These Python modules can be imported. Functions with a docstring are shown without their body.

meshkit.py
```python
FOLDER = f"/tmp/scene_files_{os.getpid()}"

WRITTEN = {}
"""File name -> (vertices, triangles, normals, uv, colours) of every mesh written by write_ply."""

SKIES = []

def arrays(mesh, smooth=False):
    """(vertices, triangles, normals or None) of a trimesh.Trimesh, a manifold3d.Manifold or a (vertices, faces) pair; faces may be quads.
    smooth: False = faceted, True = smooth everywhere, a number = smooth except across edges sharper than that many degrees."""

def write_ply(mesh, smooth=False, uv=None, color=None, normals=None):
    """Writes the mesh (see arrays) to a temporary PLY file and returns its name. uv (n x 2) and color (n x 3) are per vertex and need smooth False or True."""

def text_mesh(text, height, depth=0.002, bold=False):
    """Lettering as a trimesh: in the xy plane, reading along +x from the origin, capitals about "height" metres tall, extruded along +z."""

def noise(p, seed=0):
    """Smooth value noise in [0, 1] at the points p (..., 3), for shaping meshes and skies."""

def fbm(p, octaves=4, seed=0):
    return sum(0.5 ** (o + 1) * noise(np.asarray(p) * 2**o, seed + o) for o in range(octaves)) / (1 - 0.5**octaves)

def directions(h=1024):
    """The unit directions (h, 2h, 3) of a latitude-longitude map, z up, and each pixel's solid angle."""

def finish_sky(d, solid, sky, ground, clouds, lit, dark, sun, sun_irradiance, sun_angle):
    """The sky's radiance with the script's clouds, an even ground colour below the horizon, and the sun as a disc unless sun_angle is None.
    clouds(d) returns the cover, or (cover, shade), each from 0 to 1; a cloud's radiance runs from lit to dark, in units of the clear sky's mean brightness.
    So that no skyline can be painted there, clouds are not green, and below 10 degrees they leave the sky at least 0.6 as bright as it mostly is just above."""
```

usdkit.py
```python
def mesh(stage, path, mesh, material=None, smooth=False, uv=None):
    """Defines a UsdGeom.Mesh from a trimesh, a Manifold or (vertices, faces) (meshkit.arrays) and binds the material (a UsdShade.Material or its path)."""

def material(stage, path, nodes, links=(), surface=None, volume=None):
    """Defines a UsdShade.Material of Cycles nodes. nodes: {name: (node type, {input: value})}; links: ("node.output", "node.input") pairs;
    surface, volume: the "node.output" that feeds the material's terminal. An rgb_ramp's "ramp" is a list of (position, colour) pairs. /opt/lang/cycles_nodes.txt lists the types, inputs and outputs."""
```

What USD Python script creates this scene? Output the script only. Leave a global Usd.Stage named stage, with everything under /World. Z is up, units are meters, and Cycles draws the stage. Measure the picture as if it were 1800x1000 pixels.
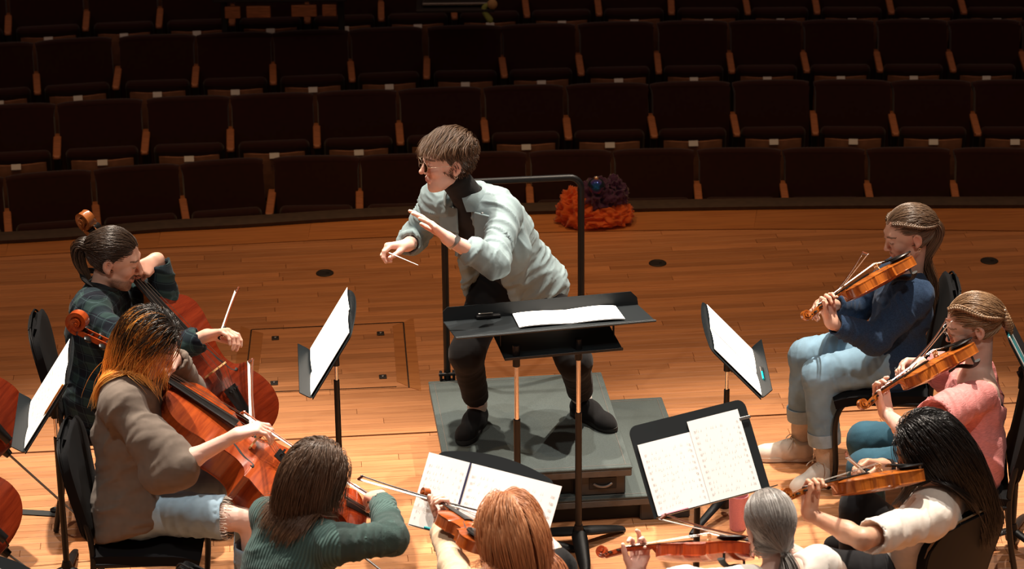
import math, random
import numpy as np, trimesh, usdkit, meshkit
import shapely.geometry as sg
from pxr import Usd, UsdGeom, UsdLux, UsdShade, Sdf, Gf, Vt

stage = Usd.Stage.CreateInMemory()
UsdGeom.SetStageUpAxis(stage, 'Z')
UsdGeom.Xform.Define(stage, '/World')
UsdGeom.Scope.Define(stage, '/World/Looks')
rng = np.random.default_rng(7)
random.seed(7)

# ------------------------------------------------------------------ camera
FPX, CAMZ, PITCH, ROLL = 5000.0, 5.8, math.radians(23.0), math.radians(0.6)
_f = np.array([0, math.cos(PITCH), -math.sin(PITCH)])
_u0 = np.array([0, math.sin(PITCH), math.cos(PITCH)])
_r0 = np.array([1.0, 0, 0])
_r = _r0 * math.cos(ROLL) - _u0 * math.sin(ROLL)      # right edge of the picture dips towards the floor
_u = _u0 * math.cos(ROLL) + _r0 * math.sin(ROLL)
CAM = np.array([0, 0, CAMZ])
cam = UsdGeom.Camera.Define(stage, '/World/camera')
cam.CreateHorizontalApertureAttr(36.0)
cam.CreateVerticalApertureAttr(20.0)
cam.CreateFocalLengthAttr(FPX / 1800 * 36.0)
cam.CreateFStopAttr(4.5)
cam.CreateFocusDistanceAttr(12.3)
cam.CreateClippingRangeAttr(Gf.Vec2f(0.1, 200))
_m = np.eye(4); _m[:3, 0] = _r; _m[:3, 1] = _u; _m[:3, 2] = -_f; _m[:3, 3] = CAM
cam.AddTransformOp().Set(Gf.Matrix4d(*_m.T.ravel().tolist()))
cam.CreateExposureAttr(1.27)

# ------------------------------------------------------------------ light: a dark hall, stage lamps on the bars overhead
dome = UsdLux.DomeLight.Define(stage, '/World/hall_ambience')
dome.CreateColorAttr(Gf.Vec3f(1.0, 0.62, 0.45)); dome.CreateIntensityAttr(0.022)

def spot(name, pos, aim, watts, color, angle, radius=0.09, soft=0.6):
    s = UsdLux.SphereLight.Define(stage, '/World/' + name)
    s.CreateRadiusAttr(radius); s.CreateIntensityAttr(watts); s.CreateColorAttr(Gf.Vec3f(*color)); s.CreateNormalizeAttr(True)
    sh = UsdLux.ShapingAPI.Apply(s.GetPrim())
    sh.CreateShapingConeAngleAttr(angle); sh.CreateShapingConeSoftnessAttr(soft)
    z = np.asarray(pos, float) - np.asarray(aim, float); z /= np.linalg.norm(z)
    x = np.cross([0, 1, 0.01], z); x /= np.linalg.norm(x); y = np.cross(z, x)
    m = np.eye(4); m[:3, 0] = x; m[:3, 1] = y; m[:3, 2] = z; m[:3, 3] = pos
    s.AddTransformOp().Set(Gf.Matrix4d(*m.T.ravel().tolist()))
    return s

WARM = (1.0, 0.88, 0.74)
COOL = (1.0, 0.93, 0.84)
AMBER = (1.0, 0.57, 0.22)
for i, (pos, aim, w, c, ang) in enumerate((((-2.5, 13.2, 9.2), (-1.4, 10.1, 0.4), 860, WARM, 17), ((2.6, 13.2, 9.2), (1.4, 10.1, 0.4), 860, WARM, 17), ((0.1, 12.4, 9.4), (0.0, 9.3, 0.4), 330, COOL, 18),
                                          ((-3.2, 16.2, 9.0), (-1.3, 10.2, 0.6), 230, WARM, 14), ((3.3, 16.2, 9.0), (1.4, 10.2, 0.6), 230, WARM, 14),
                                          ((-3.4, 6.2, 8.8), (-1.2, 9.8, 0.5), 110, COOL, 17), ((3.6, 6.2, 8.8), (1.4, 9.8, 0.5), 110, COOL, 17),
                                          ((-2.0, 12.6, 9.6), (-1.9, 13.3, 0.0), 76, AMBER, 25), ((2.0, 12.6, 9.6), (1.9, 13.3, 0.0), 76, AMBER, 25))):
    spot('stage_lamp' if i == 0 else f'stage_lamp_{i:03d}', pos, aim, w, c, ang, soft=0.7)

# ------------------------------------------------------------------ pixel helpers (1800 x 1000 frame)
def ray(px, py):
    d = _f + (px - 900.0) / FPX * _r + (500.0 - py) / FPX * _u
    return d
def W(px, py, Y):
    d = ray(px, py); return CAM + d * (Y / d[1])
def WZ(px, py, z=0.0):
    d = ray(px, py); return CAM + d * ((z - CAMZ) / d[2])
def WL(px, py, parent, L, near=True):
    """The point on the pixel's ray at distance L from parent, on the near or the far side."""
    d = ray(px, py); d = d / np.linalg.norm(d); o = np.asarray(parent) - CAM
    t = o @ d; h2 = L * L - (o @ o - t * t)
    q = math.sqrt(max(h2, 0)); p = CAM + d * (t - q if near else t + q)
    if h2 < 0:
        p = parent + (p - parent) / np.linalg.norm(p - parent) * L
    return p
def PX(p):
    v = np.asarray(p) - CAM; w = v @ _f
    return (900 + FPX * (v @ _r) / w, 500 - FPX * (v @ _u) / w)
def unit(v):
    v = np.asarray(v, float); return v / max(np.linalg.norm(v), 1e-12)
def V(*a): return np.array(a, float)

# ------------------------------------------------------------------ USD helpers
_used = {}
def _path(parent, name):
    base = parent.rstrip('/') + '/' + name
    n = _used.get(base, 0); _used[base] = n + 1
    return base if n == 0 else f'{base}_{n:03d}'
def _pp(parent):
    return '/World' if parent is None else (parent if isinstance(parent, str) else str(parent.GetPath()))
def tag(p, label=None, category=None, group=None, kind=None):
    prim = p if isinstance(p, Usd.Prim) else p.GetPrim()
    for k, v in (('label', label), ('category', category), ('group', group), ('kind', kind)):
        if v: prim.SetCustomDataByKey(k, v)
    return prim
def xf(M):
    return Gf.Matrix4d(*np.asarray(M, float).T.ravel().tolist())
def thing(name, label, cat, M=None, group=None, kind=None):
    x = UsdGeom.Xform.Define(stage, _path('/World', name))
    if M is None: M = np.eye(4)
    x.AddTransformOp().Set(xf(M))
    return tag(x, label, cat, group, kind)
def base_at(p, rz=0.0):
    M = np.eye(4); c, s = math.cos(rz), math.sin(rz)
    M[:3, :3] = [[c, -s, 0], [s, c, 0], [0, 0, 1]]; M[:3, 3] = p
    return M
def frame(o, x=None, y=None, z=None):
    """Matrix at o with the first given axis exact and the second made square to it. Give two of x, y, z."""
    if x is not None and y is not None:
        x = unit(x); z_ = unit(np.cross(x, y)); y = np.cross(z_, x)
    elif x is not None and z is not None:
        x = unit(x); y = unit(np.cross(z, x)); z_ = np.cross(x, y)
    else:
        y = unit(y); x = unit(np.cross(y, z)); z_ = np.cross(x, y)
    M = np.eye(4); M[:3, 0] = x; M[:3, 1] = y; M[:3, 2] = z_; M[:3, 3] = o
    return M
def inv_rel(prim, m):
    """Bring a mesh in world space into the local space of prim."""
    M = np.array(UsdGeom.XformCache().GetLocalToWorldTransform(prim)).T
    v, f = tv(m)
    return (v - M[:3, 3]) @ np.linalg.inv(M[:3, :3]).T, f
def tv(m):
    if isinstance(m, tuple): return np.asarray(m[0], float), np.asarray(m[1], int)
    return np.array(m.vertices), np.array(m.faces)
def part(name, m, material, parent=None, smooth=30, cd=None, label=None, tone=None, kind=None, world=False):
    if world and parent is not None: m = inv_rel(parent, m)
    if isinstance(m, tuple) and np.asarray(m[1]).shape[1] == 4:
        f = np.asarray(m[1]); m = (m[0], np.vstack([f[:, [0, 1, 2]], f[:, [0, 2, 3]]]))
    path = _path(_pp(parent), name)
    g = usdkit.mesh(stage, path, m, material, smooth=True if cd is not None else smooth)
    if cd is not None:
        pv = UsdGeom.PrimvarsAPI(g).CreatePrimvar('Cd', Sdf.ValueTypeNames.Color3fArray, 'vertex')
        pv.Set(Vt.Vec3fArray.FromNumpy(np.asarray(cd, np.float32)))
    if tone is not None:
        n = len(g.GetPointsAttr().Get())
        t = np.asarray(tone, np.float32); t = np.full(n, float(t), np.float32) if t.ndim == 0 else t
        UsdGeom.PrimvarsAPI(g).CreatePrimvar('tone', Sdf.ValueTypeNames.FloatArray, 'vertex').Set(Vt.FloatArray.FromNumpy(t))
    if label: tag(g, label)
    if kind: tag(g, kind=kind)
    return g.GetPrim()
def dup(src, M, label=None, group=None):
    was = src.GetCustomData()
    base = src.GetName().rsplit('_', 1)
    name = base[0] if len(base) == 2 and base[1].isdigit() else src.GetName()
    r = UsdGeom.Xform.Define(stage, _path('/World', name)); p = r.GetPrim()
    p.GetReferences().AddInternalReference(src.GetPath()); p.SetInstanceable(True)
    r.ClearXformOpOrder(); r.MakeMatrixXform().Set(xf(M))
    tag(p, label or was.get('label'), was.get('category'), group or was.get('group'))
    return p
def place(p, M):
    UsdGeom.Xformable(p).GetOrderedXformOps()[0].Set(xf(M))

# ------------------------------------------------------------------ mesh helpers
def cat(*ms):
    vs, fs, n = [], [], 0
    for m in ms:
        v, f = tv(m)
        if f.shape[1] == 4: f = np.vstack([f[:, [0, 1, 2]], f[:, [0, 2, 3]]])
        vs.append(v); fs.append(f + n); n += len(v)
    return np.vstack(vs), np.vstack(fs)
def move(m, M):
    v, f = tv(m); M = np.asarray(M); return v @ M[:3, :3].T + M[:3, 3], f
def shift(m, *t):
    v, f = tv(m); return v + np.array(t), f
def rot(axis, a):
    return trimesh.transformations.rotation_matrix(a, axis)
def box(sx, sy, sz, c=(0, 0, 0), bev=0.0):
    """A box with chamfered edges."""
    if bev <= 0: return shift(trimesh.creation.box((sx, sy, sz)), *c)
    b = min(bev, 0.49 * min(sx, sy, sz)); pts = []
    for s in np.ndindex(2, 2, 2):
        s = np.array(s) * 2 - 1; h = np.array([sx, sy, sz]) / 2
        for k in range(3):
            q = h - b; q = q.copy(); q[k] = h[k]; pts.append(s * q)
    return shift(trimesh.convex.convex_hull(np.array(pts)), *c)
def rbox(sx, sy, sz, r, c=(0, 0, 0), seg=2):
    """A box rounded with radius r."""
    s = trimesh.creation.icosphere(seg, r).vertices; pts = []
    for q in np.ndindex(2, 2, 2):
        q = np.array(q) * 2 - 1
        pts.append(s + q * (np.array([sx, sy, sz]) / 2 - r))
    return shift(trimesh.convex.convex_hull(np.vstack(pts)), *c)
def cyl(r, h, c=(0, 0, 0), seg=20, axis='z', r2=None):
    r2 = r if r2 is None else r2
    m = lathe([(0, -h / 2), (r, -h / 2), (r2, h / 2), (0, h / 2)], seg)
    v, f = m
    if axis == 'x': v = v[:, [2, 0, 1]]
    if axis == 'y': v = v[:, [1, 2, 0]]
    return v + np.array(c), f
def lathe(prof, seg=24):
    prof = np.asarray(prof, float); a = np.linspace(0, 2 * np.pi, seg, endpoint=False)
    v = np.stack([np.outer(prof[:, 0], np.cos(a)), np.outer(prof[:, 0], np.sin(a)), np.outer(prof[:, 1], np.ones(seg))], -1).reshape(-1, 3)
    n = len(prof); f = []
    for i in range(n - 1):
        j = np.arange(seg); k = (j + 1) % seg
        f.append(np.stack([i * seg + j, i * seg + k, (i + 1) * seg + k], 1)); f.append(np.stack([i * seg + j, (i + 1) * seg + k, (i + 1) * seg + j], 1))
    return v, np.vstack(f)
def spline(pts, n=40):
    from scipy.interpolate import CubicSpline
    pts = np.asarray(pts, float); d = np.r_[0, np.cumsum(np.linalg.norm(np.diff(pts, axis=0), axis=1))]
    return CubicSpline(d, pts)(np.linspace(0, d[-1], n))
def tube(pts, r, seg=8, flat=1.0, up=None):
    """A capped tube along pts; r a number or one per point; flat squeezes it along the second axis."""
    p = np.asarray(pts, float); n = len(p); r = np.broadcast_to(np.asarray(r, float), n)
    t = np.gradient(p, axis=0); t /= np.maximum(np.linalg.norm(t, axis=1, keepdims=True), 1e-12)
    a = np.asarray(up, float) if up is not None else (V(0, 0, 1) if abs(t[0][2]) < 0.9 else V(1, 0, 0))
    rings = []
    ang = np.linspace(0, 2 * np.pi, seg, endpoint=False)
    for i in range(n):
        x = np.cross(a, t[i]); x /= max(np.linalg.norm(x), 1e-9); y = np.cross(t[i], x)
        if up is None: a = y
        rings.append(p[i] + r[i] * (np.outer(np.cos(ang), x) + flat * np.outer(np.sin(ang), y)))
    v = np.vstack(rings + [p[:1], p[-1:]]); f = []
    j = np.arange(seg); k = (j + 1) % seg
    for i in range(n - 1):
        f.append(np.stack([i * seg + j, i * seg + k, (i + 1) * seg + k], 1)); f.append(np.stack([i * seg + j, (i + 1) * seg + k, (i + 1) * seg + j], 1))
    f.append(np.stack([np.full(seg, n * seg), k, j], 1)); f.append(np.stack([np.full(seg, n * seg + 1), (n - 1) * seg + j, (n - 1) * seg + k], 1))
    return v, np.vstack(f)
def bar(a, b, w, h, up=(0, 0, 1)):
    """A rectangular bar from a to b."""
    a, b = np.asarray(a, float), np.asarray(b, float); L = np.linalg.norm(b - a)
    M = frame((a + b) / 2, x=b - a, z=up)
    return move(box(L, w, h, bev=min(w, h) * 0.15), M)
def extrude(poly, h, z0=0.0):
    if not isinstance(poly, sg.Polygon): poly = sg.Polygon(poly)
    m = trimesh.creation.extrude_polygon(poly, h, engine='earcut'); return shift(m, 0, 0, z0)
def slab(poly, h, bev, z0=0.0):
    """A plate of the outline poly with softened upper and lower edges."""
    if not isinstance(poly, sg.Polygon): poly = sg.Polygon(poly)
    inn = poly.buffer(-bev); return cat(extrude(poly, h - 2 * bev, z0 + bev), extrude(inn, h, z0))
def rrect(w, h, r, cx=0, cy=0):
    return sg.box(cx - w / 2 + r, cy - h / 2 + r, cx + w / 2 - r, cy + h / 2 - r).buffer(r, quad_segs=6)
def grid(nu, nv):
    i, j = np.meshgrid(np.arange(nu - 1), np.arange(nv - 1), indexing='ij'); a = (i * nv + j).ravel()
    return np.stack([a, a + nv, a + nv + 1, a + 1], 1)
def sheet(P, t, n=None):
    """A closed thin solid over the grid of points P (nu, nv, 3), t thick along the normals."""
    P = np.asarray(P, float); nu, nv = P.shape[:2]
    du, dv = np.gradient(P, axis=0), np.gradient(P, axis=1)
    N = np.cross(du, dv); N /= np.maximum(np.linalg.norm(N, axis=-1, keepdims=True), 1e-12)
    top, bot = P.reshape(-1, 3), (P - N * t).reshape(-1, 3)
    q = grid(nu, nv); n = nu * nv
    f = [q, q[:, ::-1] + n]
    e = np.r_[np.arange(nv), np.arange(1, nu) * nv + nv - 1, (nu - 1) * nv + np.arange(nv - 2, -1, -1), np.arange(nu - 2, -1, -1) * nv]
    f.append(np.stack([e[:-1], e[1:], e[1:] + n, e[:-1] + n], 1))
    q = np.vstack(f); return np.vstack([top, bot]), np.vstack([q[:, [0, 1, 2]], q[:, [0, 2, 3]]])

# ------------------------------------------------------------------ materials
LK = '/World/Looks/'
def mat(name, color, rough=0.5, metal=0.0, spec=0.5, var=0.0, vscale=20, bump=0.0, bscale=200, sheen=0.0, coat=0.0, extra=None, stretch=None, cd=False):
    """Principled, with noise that varies the tone by var and a noise bump."""
    n = {'p': ('principled_bsdf', dict(base_color=color, roughness=rough, metallic=metal, specular_ior_level=spec, sheen_weight=sheen, coat_weight=coat, **(extra or {}))), 'tc': ('texture_coordinate', {})}
    l = []; src = 'tc.object'
    if stretch:
        n['mp'] = ('mapping', dict(scale=stretch)); l.append(('tc.object', 'mp.vector')); src = 'mp.vector'
    col = None
    if cd:
        n['at'] = ('attribute', {'attribute': 'Cd'}); col = 'at.color'
    if var > 0:
        n['n'] = ('noise_texture', dict(scale=vscale, detail=4.0)); l.append((src, 'n.vector'))
        n['mr'] = ('map_range', dict(from_min=0.3, from_max=0.7, to_min=1 - var, to_max=1 + var)); l.append(('n.fac', 'mr.value'))
        n['mx'] = ('mix_color', dict(blend_type='multiply', fac=1.0, a=color, use_clamp=False)); l.append(('mr.result', 'mx.b'))
        if col: l.append((col, 'mx.a'))
        col = 'mx.result'
    if col: l.append((col, 'p.base_color'))
    if bump > 0:
        n['bn'] = ('noise_texture', dict(scale=bscale, detail=3.0)); l.append((src, 'bn.vector'))
        n['b'] = ('bump', dict(strength=min(bump, 1.0), distance=0.002)); l += [('bn.fac', 'b.height'), ('b.normal', 'p.normal')]
    return usdkit.material(stage, LK + name, n, l, surface='p.BSDF')

M_BLACK = mat('black_powder_coat', (0.005, 0.005, 0.0055), 0.42, spec=0.3, bump=0.15, bscale=900)
M_DESK = mat('black_desk_steel', (0.007, 0.010, 0.012), 0.45, spec=0.35, bump=0.1, bscale=700)
M_CHROME = mat('steel_tube', (0.75, 0.68, 0.62), 0.16, metal=1.0)
M_GREYMETAL = mat('grey_metal', (0.35, 0.34, 0.33), 0.35, metal=1.0)
M_FABRIC = mat('black_chair_fabric', (0.0055, 0.0055, 0.0065), 0.9, spec=0.12, sheen=0.01, bump=0.6, bscale=1200)
M_PLASTIC = mat('black_plastic', (0.005, 0.005, 0.0055), 0.6, spec=0.12, bump=0.1, bscale=500)
M_RUBBER = mat('black_rubber', (0.012, 0.012, 0.012), 0.7)
M_VELVET = mat('dark_red_seat_velvet', (0.030, 0.0065, 0.005), 0.9, spec=0.2, sheen=0.25, var=0.15, vscale=40, bump=0.3, bscale=500)
M_ARM = mat('arm_wood', (0.42, 0.155, 0.062), 0.42, var=0.25, vscale=18, stretch=(1, 6, 6))
M_PAN = mat('seat_pan_wood', (0.50, 0.24, 0.14), 0.25, coat=0.8, var=0.2, vscale=20)
M_PLATE = mat('number_plate', (0.95, 0.93, 0.88), 0.25, coat=0.6)
M_IRON = mat('seat_iron', (0.018, 0.014, 0.013), 0.55)
M_CARPET = mat('podium_carpet', (0.066, 0.080, 0.077), 0.95, spec=0.15, sheen=0.04, var=0.22, vscale=260, bump=0.8, bscale=900)
M_TRIM = mat('podium_trim', (0.085, 0.079, 0.070), 0.55, var=0.1, vscale=40, bump=0.2, bscale=400)
M_PODBODY = mat('podium_body', (0.030, 0.028, 0.026), 0.55, var=0.15, vscale=30)
M_DARK = mat('recess_black', (0.006, 0.006, 0.006), 0.7)
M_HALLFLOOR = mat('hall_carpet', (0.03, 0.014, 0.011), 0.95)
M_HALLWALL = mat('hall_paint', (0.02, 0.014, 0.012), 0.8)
M_LIP = mat('stage_lip', (0.055, 0.034, 0.022), 0.6, var=0.2, vscale=25)
# ------------------------------------------------------------------ the stage floor: strips of maple
FLOOR_RZ = math.radians(5.2)
def wood_floor(name, base, dark):
    n = {'tc': ('texture_coordinate', {}), 'mp': ('mapping', dict(scale=(1.2, 22, 22), rotation=(0, 0, 0))),
         'at': ('attribute', {'attribute': 'tone'}), 'off': ('vector_math', dict(math_type='add')), 'sc': ('vector_math', dict(math_type='scale', scale=37.0)),
         'ns': ('noise_texture', dict(scale=2.2, detail=5.0, roughness=0.6, distortion=0.6)), 'rp': ('rgb_ramp', {'ramp': [(0.25, dark), (0.5, base), (0.8, tuple(min(1, c * 1.18) for c in base))]}),
         'tr': ('map_range', dict(from_min=0, from_max=1, to_min=0.80, to_max=1.15)), 'mx': ('mix_color', dict(blend_type='multiply', fac=1.0, use_clamp=False)),
         'bn': ('bump', dict(strength=0.12, distance=0.001)), 'p': ('principled_bsdf', dict(roughness=0.36, specular_ior_level=0.5))}
    l = [('tc.object', 'mp.vector'), ('at.fac', 'sc.vector1'), ('mp.vector', 'off.vector1'), ('sc.vector', 'off.vector2'), ('off.vector', 'ns.vector'), ('ns.fac', 'rp.fac'),
         ('at.fac', 'tr.value'), ('rp.color', 'mx.a'), ('tr.result', 'mx.b'), ('mx.result', 'p.base_color'), ('ns.fac', 'bn.height'), ('bn.normal', 'p.normal')]
    return usdkit.material(stage, LK + name, n, l, surface='p.BSDF')
M_FLOOR = wood_floor('maple_strip', (0.54, 0.240, 0.104), (0.41, 0.160, 0.060))
M_BORDER = wood_floor('maple_border', (0.50, 0.20, 0.065), (0.35, 0.125, 0.038))
M_GAP = mat('floor_gap', (0.035, 0.016, 0.007), 0.8)

edge_px = [(-820, 500), (-480, 464), (-160, 437), (0, 429), (160, 419), (270, 409), (400, 402), (600, 389), (900, 378), (1200, 371), (1500, 367), (1800, 366), (1960, 366), (2300, 370), (2700, 380)]
groove_px = [(-820, 528), (-480, 490), (-160, 461), (0, 452), (260, 437), (400, 431), (600, 421), (900, 411), (1300, 404), (1800, 407), (1960, 409), (2300, 414), (2700, 424)]
EDGE = spline([WZ(x, y) for x, y in edge_px], 80)
GROOVE = spline([WZ(x, y) for x, y in groove_px], 80)
floor = thing('floor', 'polished maple strip floor of the concert stage', None, base_at((0, 0, 0), FLOOR_RZ), kind='structure')
c_, s_ = math.cos(-FLOOR_RZ), math.sin(-FLOOR_RZ)
R_ = np.array([[c_, -s_, 0], [s_, c_, 0], [0, 0, 1]])
FL = lambda P: np.asarray(P) @ R_.T                       # world -> floor's own axes
near_edge = 4.6
stage_poly = sg.Polygon([(-6.4, near_edge), *[(p[0], p[1]) for p in FL(GROOVE) if -6.4 < p[0] < 6.4], (6.4, near_edge)]).buffer(0)
joint_a, joint_b = FL(WZ(0, 800)), FL(WZ(1800, 705))       # the wide joint of the stage lift
yj = (joint_a[1] + joint_b[1]) / 2
hatch_px = [(442, 580), (709, 567), (719, 681), (430, 692)]
hatch = sg.Polygon([tuple(FL(WZ(*p))[:2]) for p in hatch_px])
hx0, hy0, hx1, hy1 = hatch.bounds
strip_w = 0.0572
planks = []
y = near_edge; row = 0
r2 = np.random.default_rng(11)
while y < 15.4:
    y1 = y + strip_w
    if y < yj < y1: y1 = yj - 0.006
    x = -6.4 - r2.uniform(0, 1.0)
    while x < 6.4:
        x1 = x + r2.choice([0.45, 0.7, 0.9, 1.2, 1.5]) * r2.uniform(0.9, 1.1)
        planks.append((x, y, x1, y1)); x = x1
    y = y1
    if abs(y - (yj - 0.006)) < 1e-6: y = yj + 0.008
    row += 1
def plank_mesh(x0, y0, x1, y1, z=0.0):
    g = 0.0007
    x0 += g; x1 -= g; y0 += g; y1 -= g
    b = 0.0012
    v = [(x0, y0, z - 0.02), (x1, y0, z - 0.02), (x1, y1, z - 0.02), (x0, y1, z - 0.02), (x0, y0, z - b), (x1, y0, z - b), (x1, y1, z - b), (x0, y1, z - b),
         (x0 + b, y0 + b, z), (x1 - b, y0 + b, z), (x1 - b, y1 - b, z), (x0 + b, y1 - b, z)]
    f = [(0, 1, 5, 4), (1, 2, 6, 5), (2, 3, 7, 6), (3, 0, 4, 7), (4, 5, 9, 8), (5, 6, 10, 9), (6, 7, 11, 10), (7, 4, 8, 11), (8, 9, 10, 11)]
    return np.array(v), np.array(f)
def poly_piece(x0, y0, x1, y1, region):
    p = sg.box(x0 + 0.0007, y0 + 0.0007, x1 - 0.0007, y1 - 0.0007).intersection(region)
    out = []
    for g in getattr(p, 'geoms', [p]):
        if g.geom_type == 'Polygon' and g.area > 2e-4: out.append(extrude(g, 0.02, -0.02))
    return out
region = stage_poly
hatch_rim = hatch.buffer(0.004, join_style=2).difference(hatch)
inv = np.linalg.inv(R_)
def in_view(x0, y0, x1, y1):
    for t in np.linspace(0, 1, 5):
        p = np.array([x0 + (x1 - x0) * t, (y0 + y1) / 2, 0]) @ inv.T
        u, v = PX(p)
        if -10 < u < 1810 and -10 < v < 1010: return True
    return False
singles, rest = [], []
for q in planks:
    b = sg.box(*q)
    if not b.intersects(region): continue
    whole = region.contains(b) and not b.intersects(hatch_rim)
    if in_view(*q) and whole and not hatch.contains(b): singles.append(q)
    else: rest.append(q)
singles.sort(key=lambda q: q[1])
rest += singles[300:]; singles = singles[:300]
for q in singles:
    part('plank', plank_mesh(*q), M_FLOOR, floor, smooth=False, tone=r2.uniform(0, 1))
vs, fs, ts, nv = [], [], [], 0
reg2 = region.difference(hatch_rim)
for q in rest:
    b = sg.box(*q)
    ms = [plank_mesh(*q)] if reg2.contains(b) else poly_piece(*q, reg2)
    for m in ms:
        v, f = tv(m)
        if f.shape[1] == 4: f = np.vstack([f[:, [0, 1, 2]], f[:, [0, 2, 3]]])
        vs.append(v); fs.append(f + nv); nv += len(v); ts.append(np.full(len(v), r2.uniform(0, 1)))
part('far_planks', (np.vstack(vs), np.vstack(fs)), M_FLOOR, floor, smooth=False, tone=np.concatenate(ts), kind='stuff')
# border boards along the curved edge, and the ground under all joints
def strip_between(A, B, z0, z1):
    P = np.stack([A, B], 1); P[..., 2] = z1
    return sheet(P[:, ::-1], -(z0 - z1) if z1 > z0 else 0.02)
nb = 13
idx = np.linspace(0, 79, nb + 1).astype(int)
for i in range(nb):
    a, b = idx[i], idx[i + 1]
    A, B = EDGE[a:b + 1].copy(), GROOVE[a:b + 1].copy()
    A[0] = A[0] * 0.999 + A[1] * 0.001
    ctr = (A.mean(0) + B.mean(0)) / 2
    A = A + (ctr - A) * 0.002; B2 = B + (A - B) * 0.045
    part('border_board', inv_rel(floor, strip_between(A, B2, -0.03, 0.0)), M_BORDER, floor, smooth=False, tone=0.25 + 0.5 * r2.uniform())
sub = np.vstack([EDGE[:, :2], [[7.0, 4.2], [-7.0, 4.2]]])
part('subfloor', inv_rel(floor, extrude(sg.Polygon(sub).buffer(0), 0.2, -0.225)), M_GAP, floor, smooth=False)
# dark lip and the stage front down to the hall floor
off = EDGE + np.array([0, 0.13, 0])
lip = thing('trim_1', 'dark rounded lip along the front edge of the stage', None, kind='structure')
P = np.stack([EDGE + V(0, 0, 0.002), EDGE + V(0, 0.05, 0.012), EDGE + V(0, 0.11, 0.006), EDGE + V(0, 0.13, -0.03)], 1)
part('lip_board', sheet(P[:, ::-1], 0.02), M_LIP, lip)
P = np.stack([off + V(0, 0, -0.03), off + V(0, 0, -0.75), off + V(0, 0, -1.2)], 1)
part('stage_front', sheet(P[:, ::-1], 0.03), M_LIP, lip)

# hatch trims, brass floor sockets and cable covers
hp = [WZ(*p, 0) for p in hatch_px]
hat = thing('floor_hatch', 'rectangular trapdoor with mitred side boards in the stage floor behind the left stand', 'trapdoor', base_at(((hp[0] + hp[2]) / 2)))
def quad_board(px4, z=0.0022, t=0.02):
    pts = np.array([WZ(*p, 0) for p in px4]); poly = sg.Polygon(pts[:, :2])
    return inv_rel(hat, extrude(poly.buffer(-0.0015), t, z - t))
for q in ([(423, 573), (441, 580), (428, 692), (404, 706)], [(443, 581), (463, 586), (452, 676), (430, 691)], [(690, 573), (708, 567), (718, 680), (697, 671)], [(710, 566), (727, 558), (741, 688), (719, 681)]):
    part('mitred_board', quad_board(q), M_BORDER, hat, smooth=False, tone=r2.uniform(0.1, 0.35))
for a, b, w in (((442, 579.5), (709, 566.5), 1.2), ((442, 580), (429, 692), 2.0), ((709, 567), (719, 681), 2.4), ((430, 691), (697, 680), 1.2)):
    A, B = WZ(*a), WZ(*b)
    part('hatch_joint', inv_rel(hat, bar(A + V(0, 0, 0.0005), B + V(0, 0, 0.0005), w * 0.0028, 0.005)), M_GAP, hat)
sock_px = [(484, 595), (669, 587), (482, 674), (673, 663)]
src = None
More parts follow.
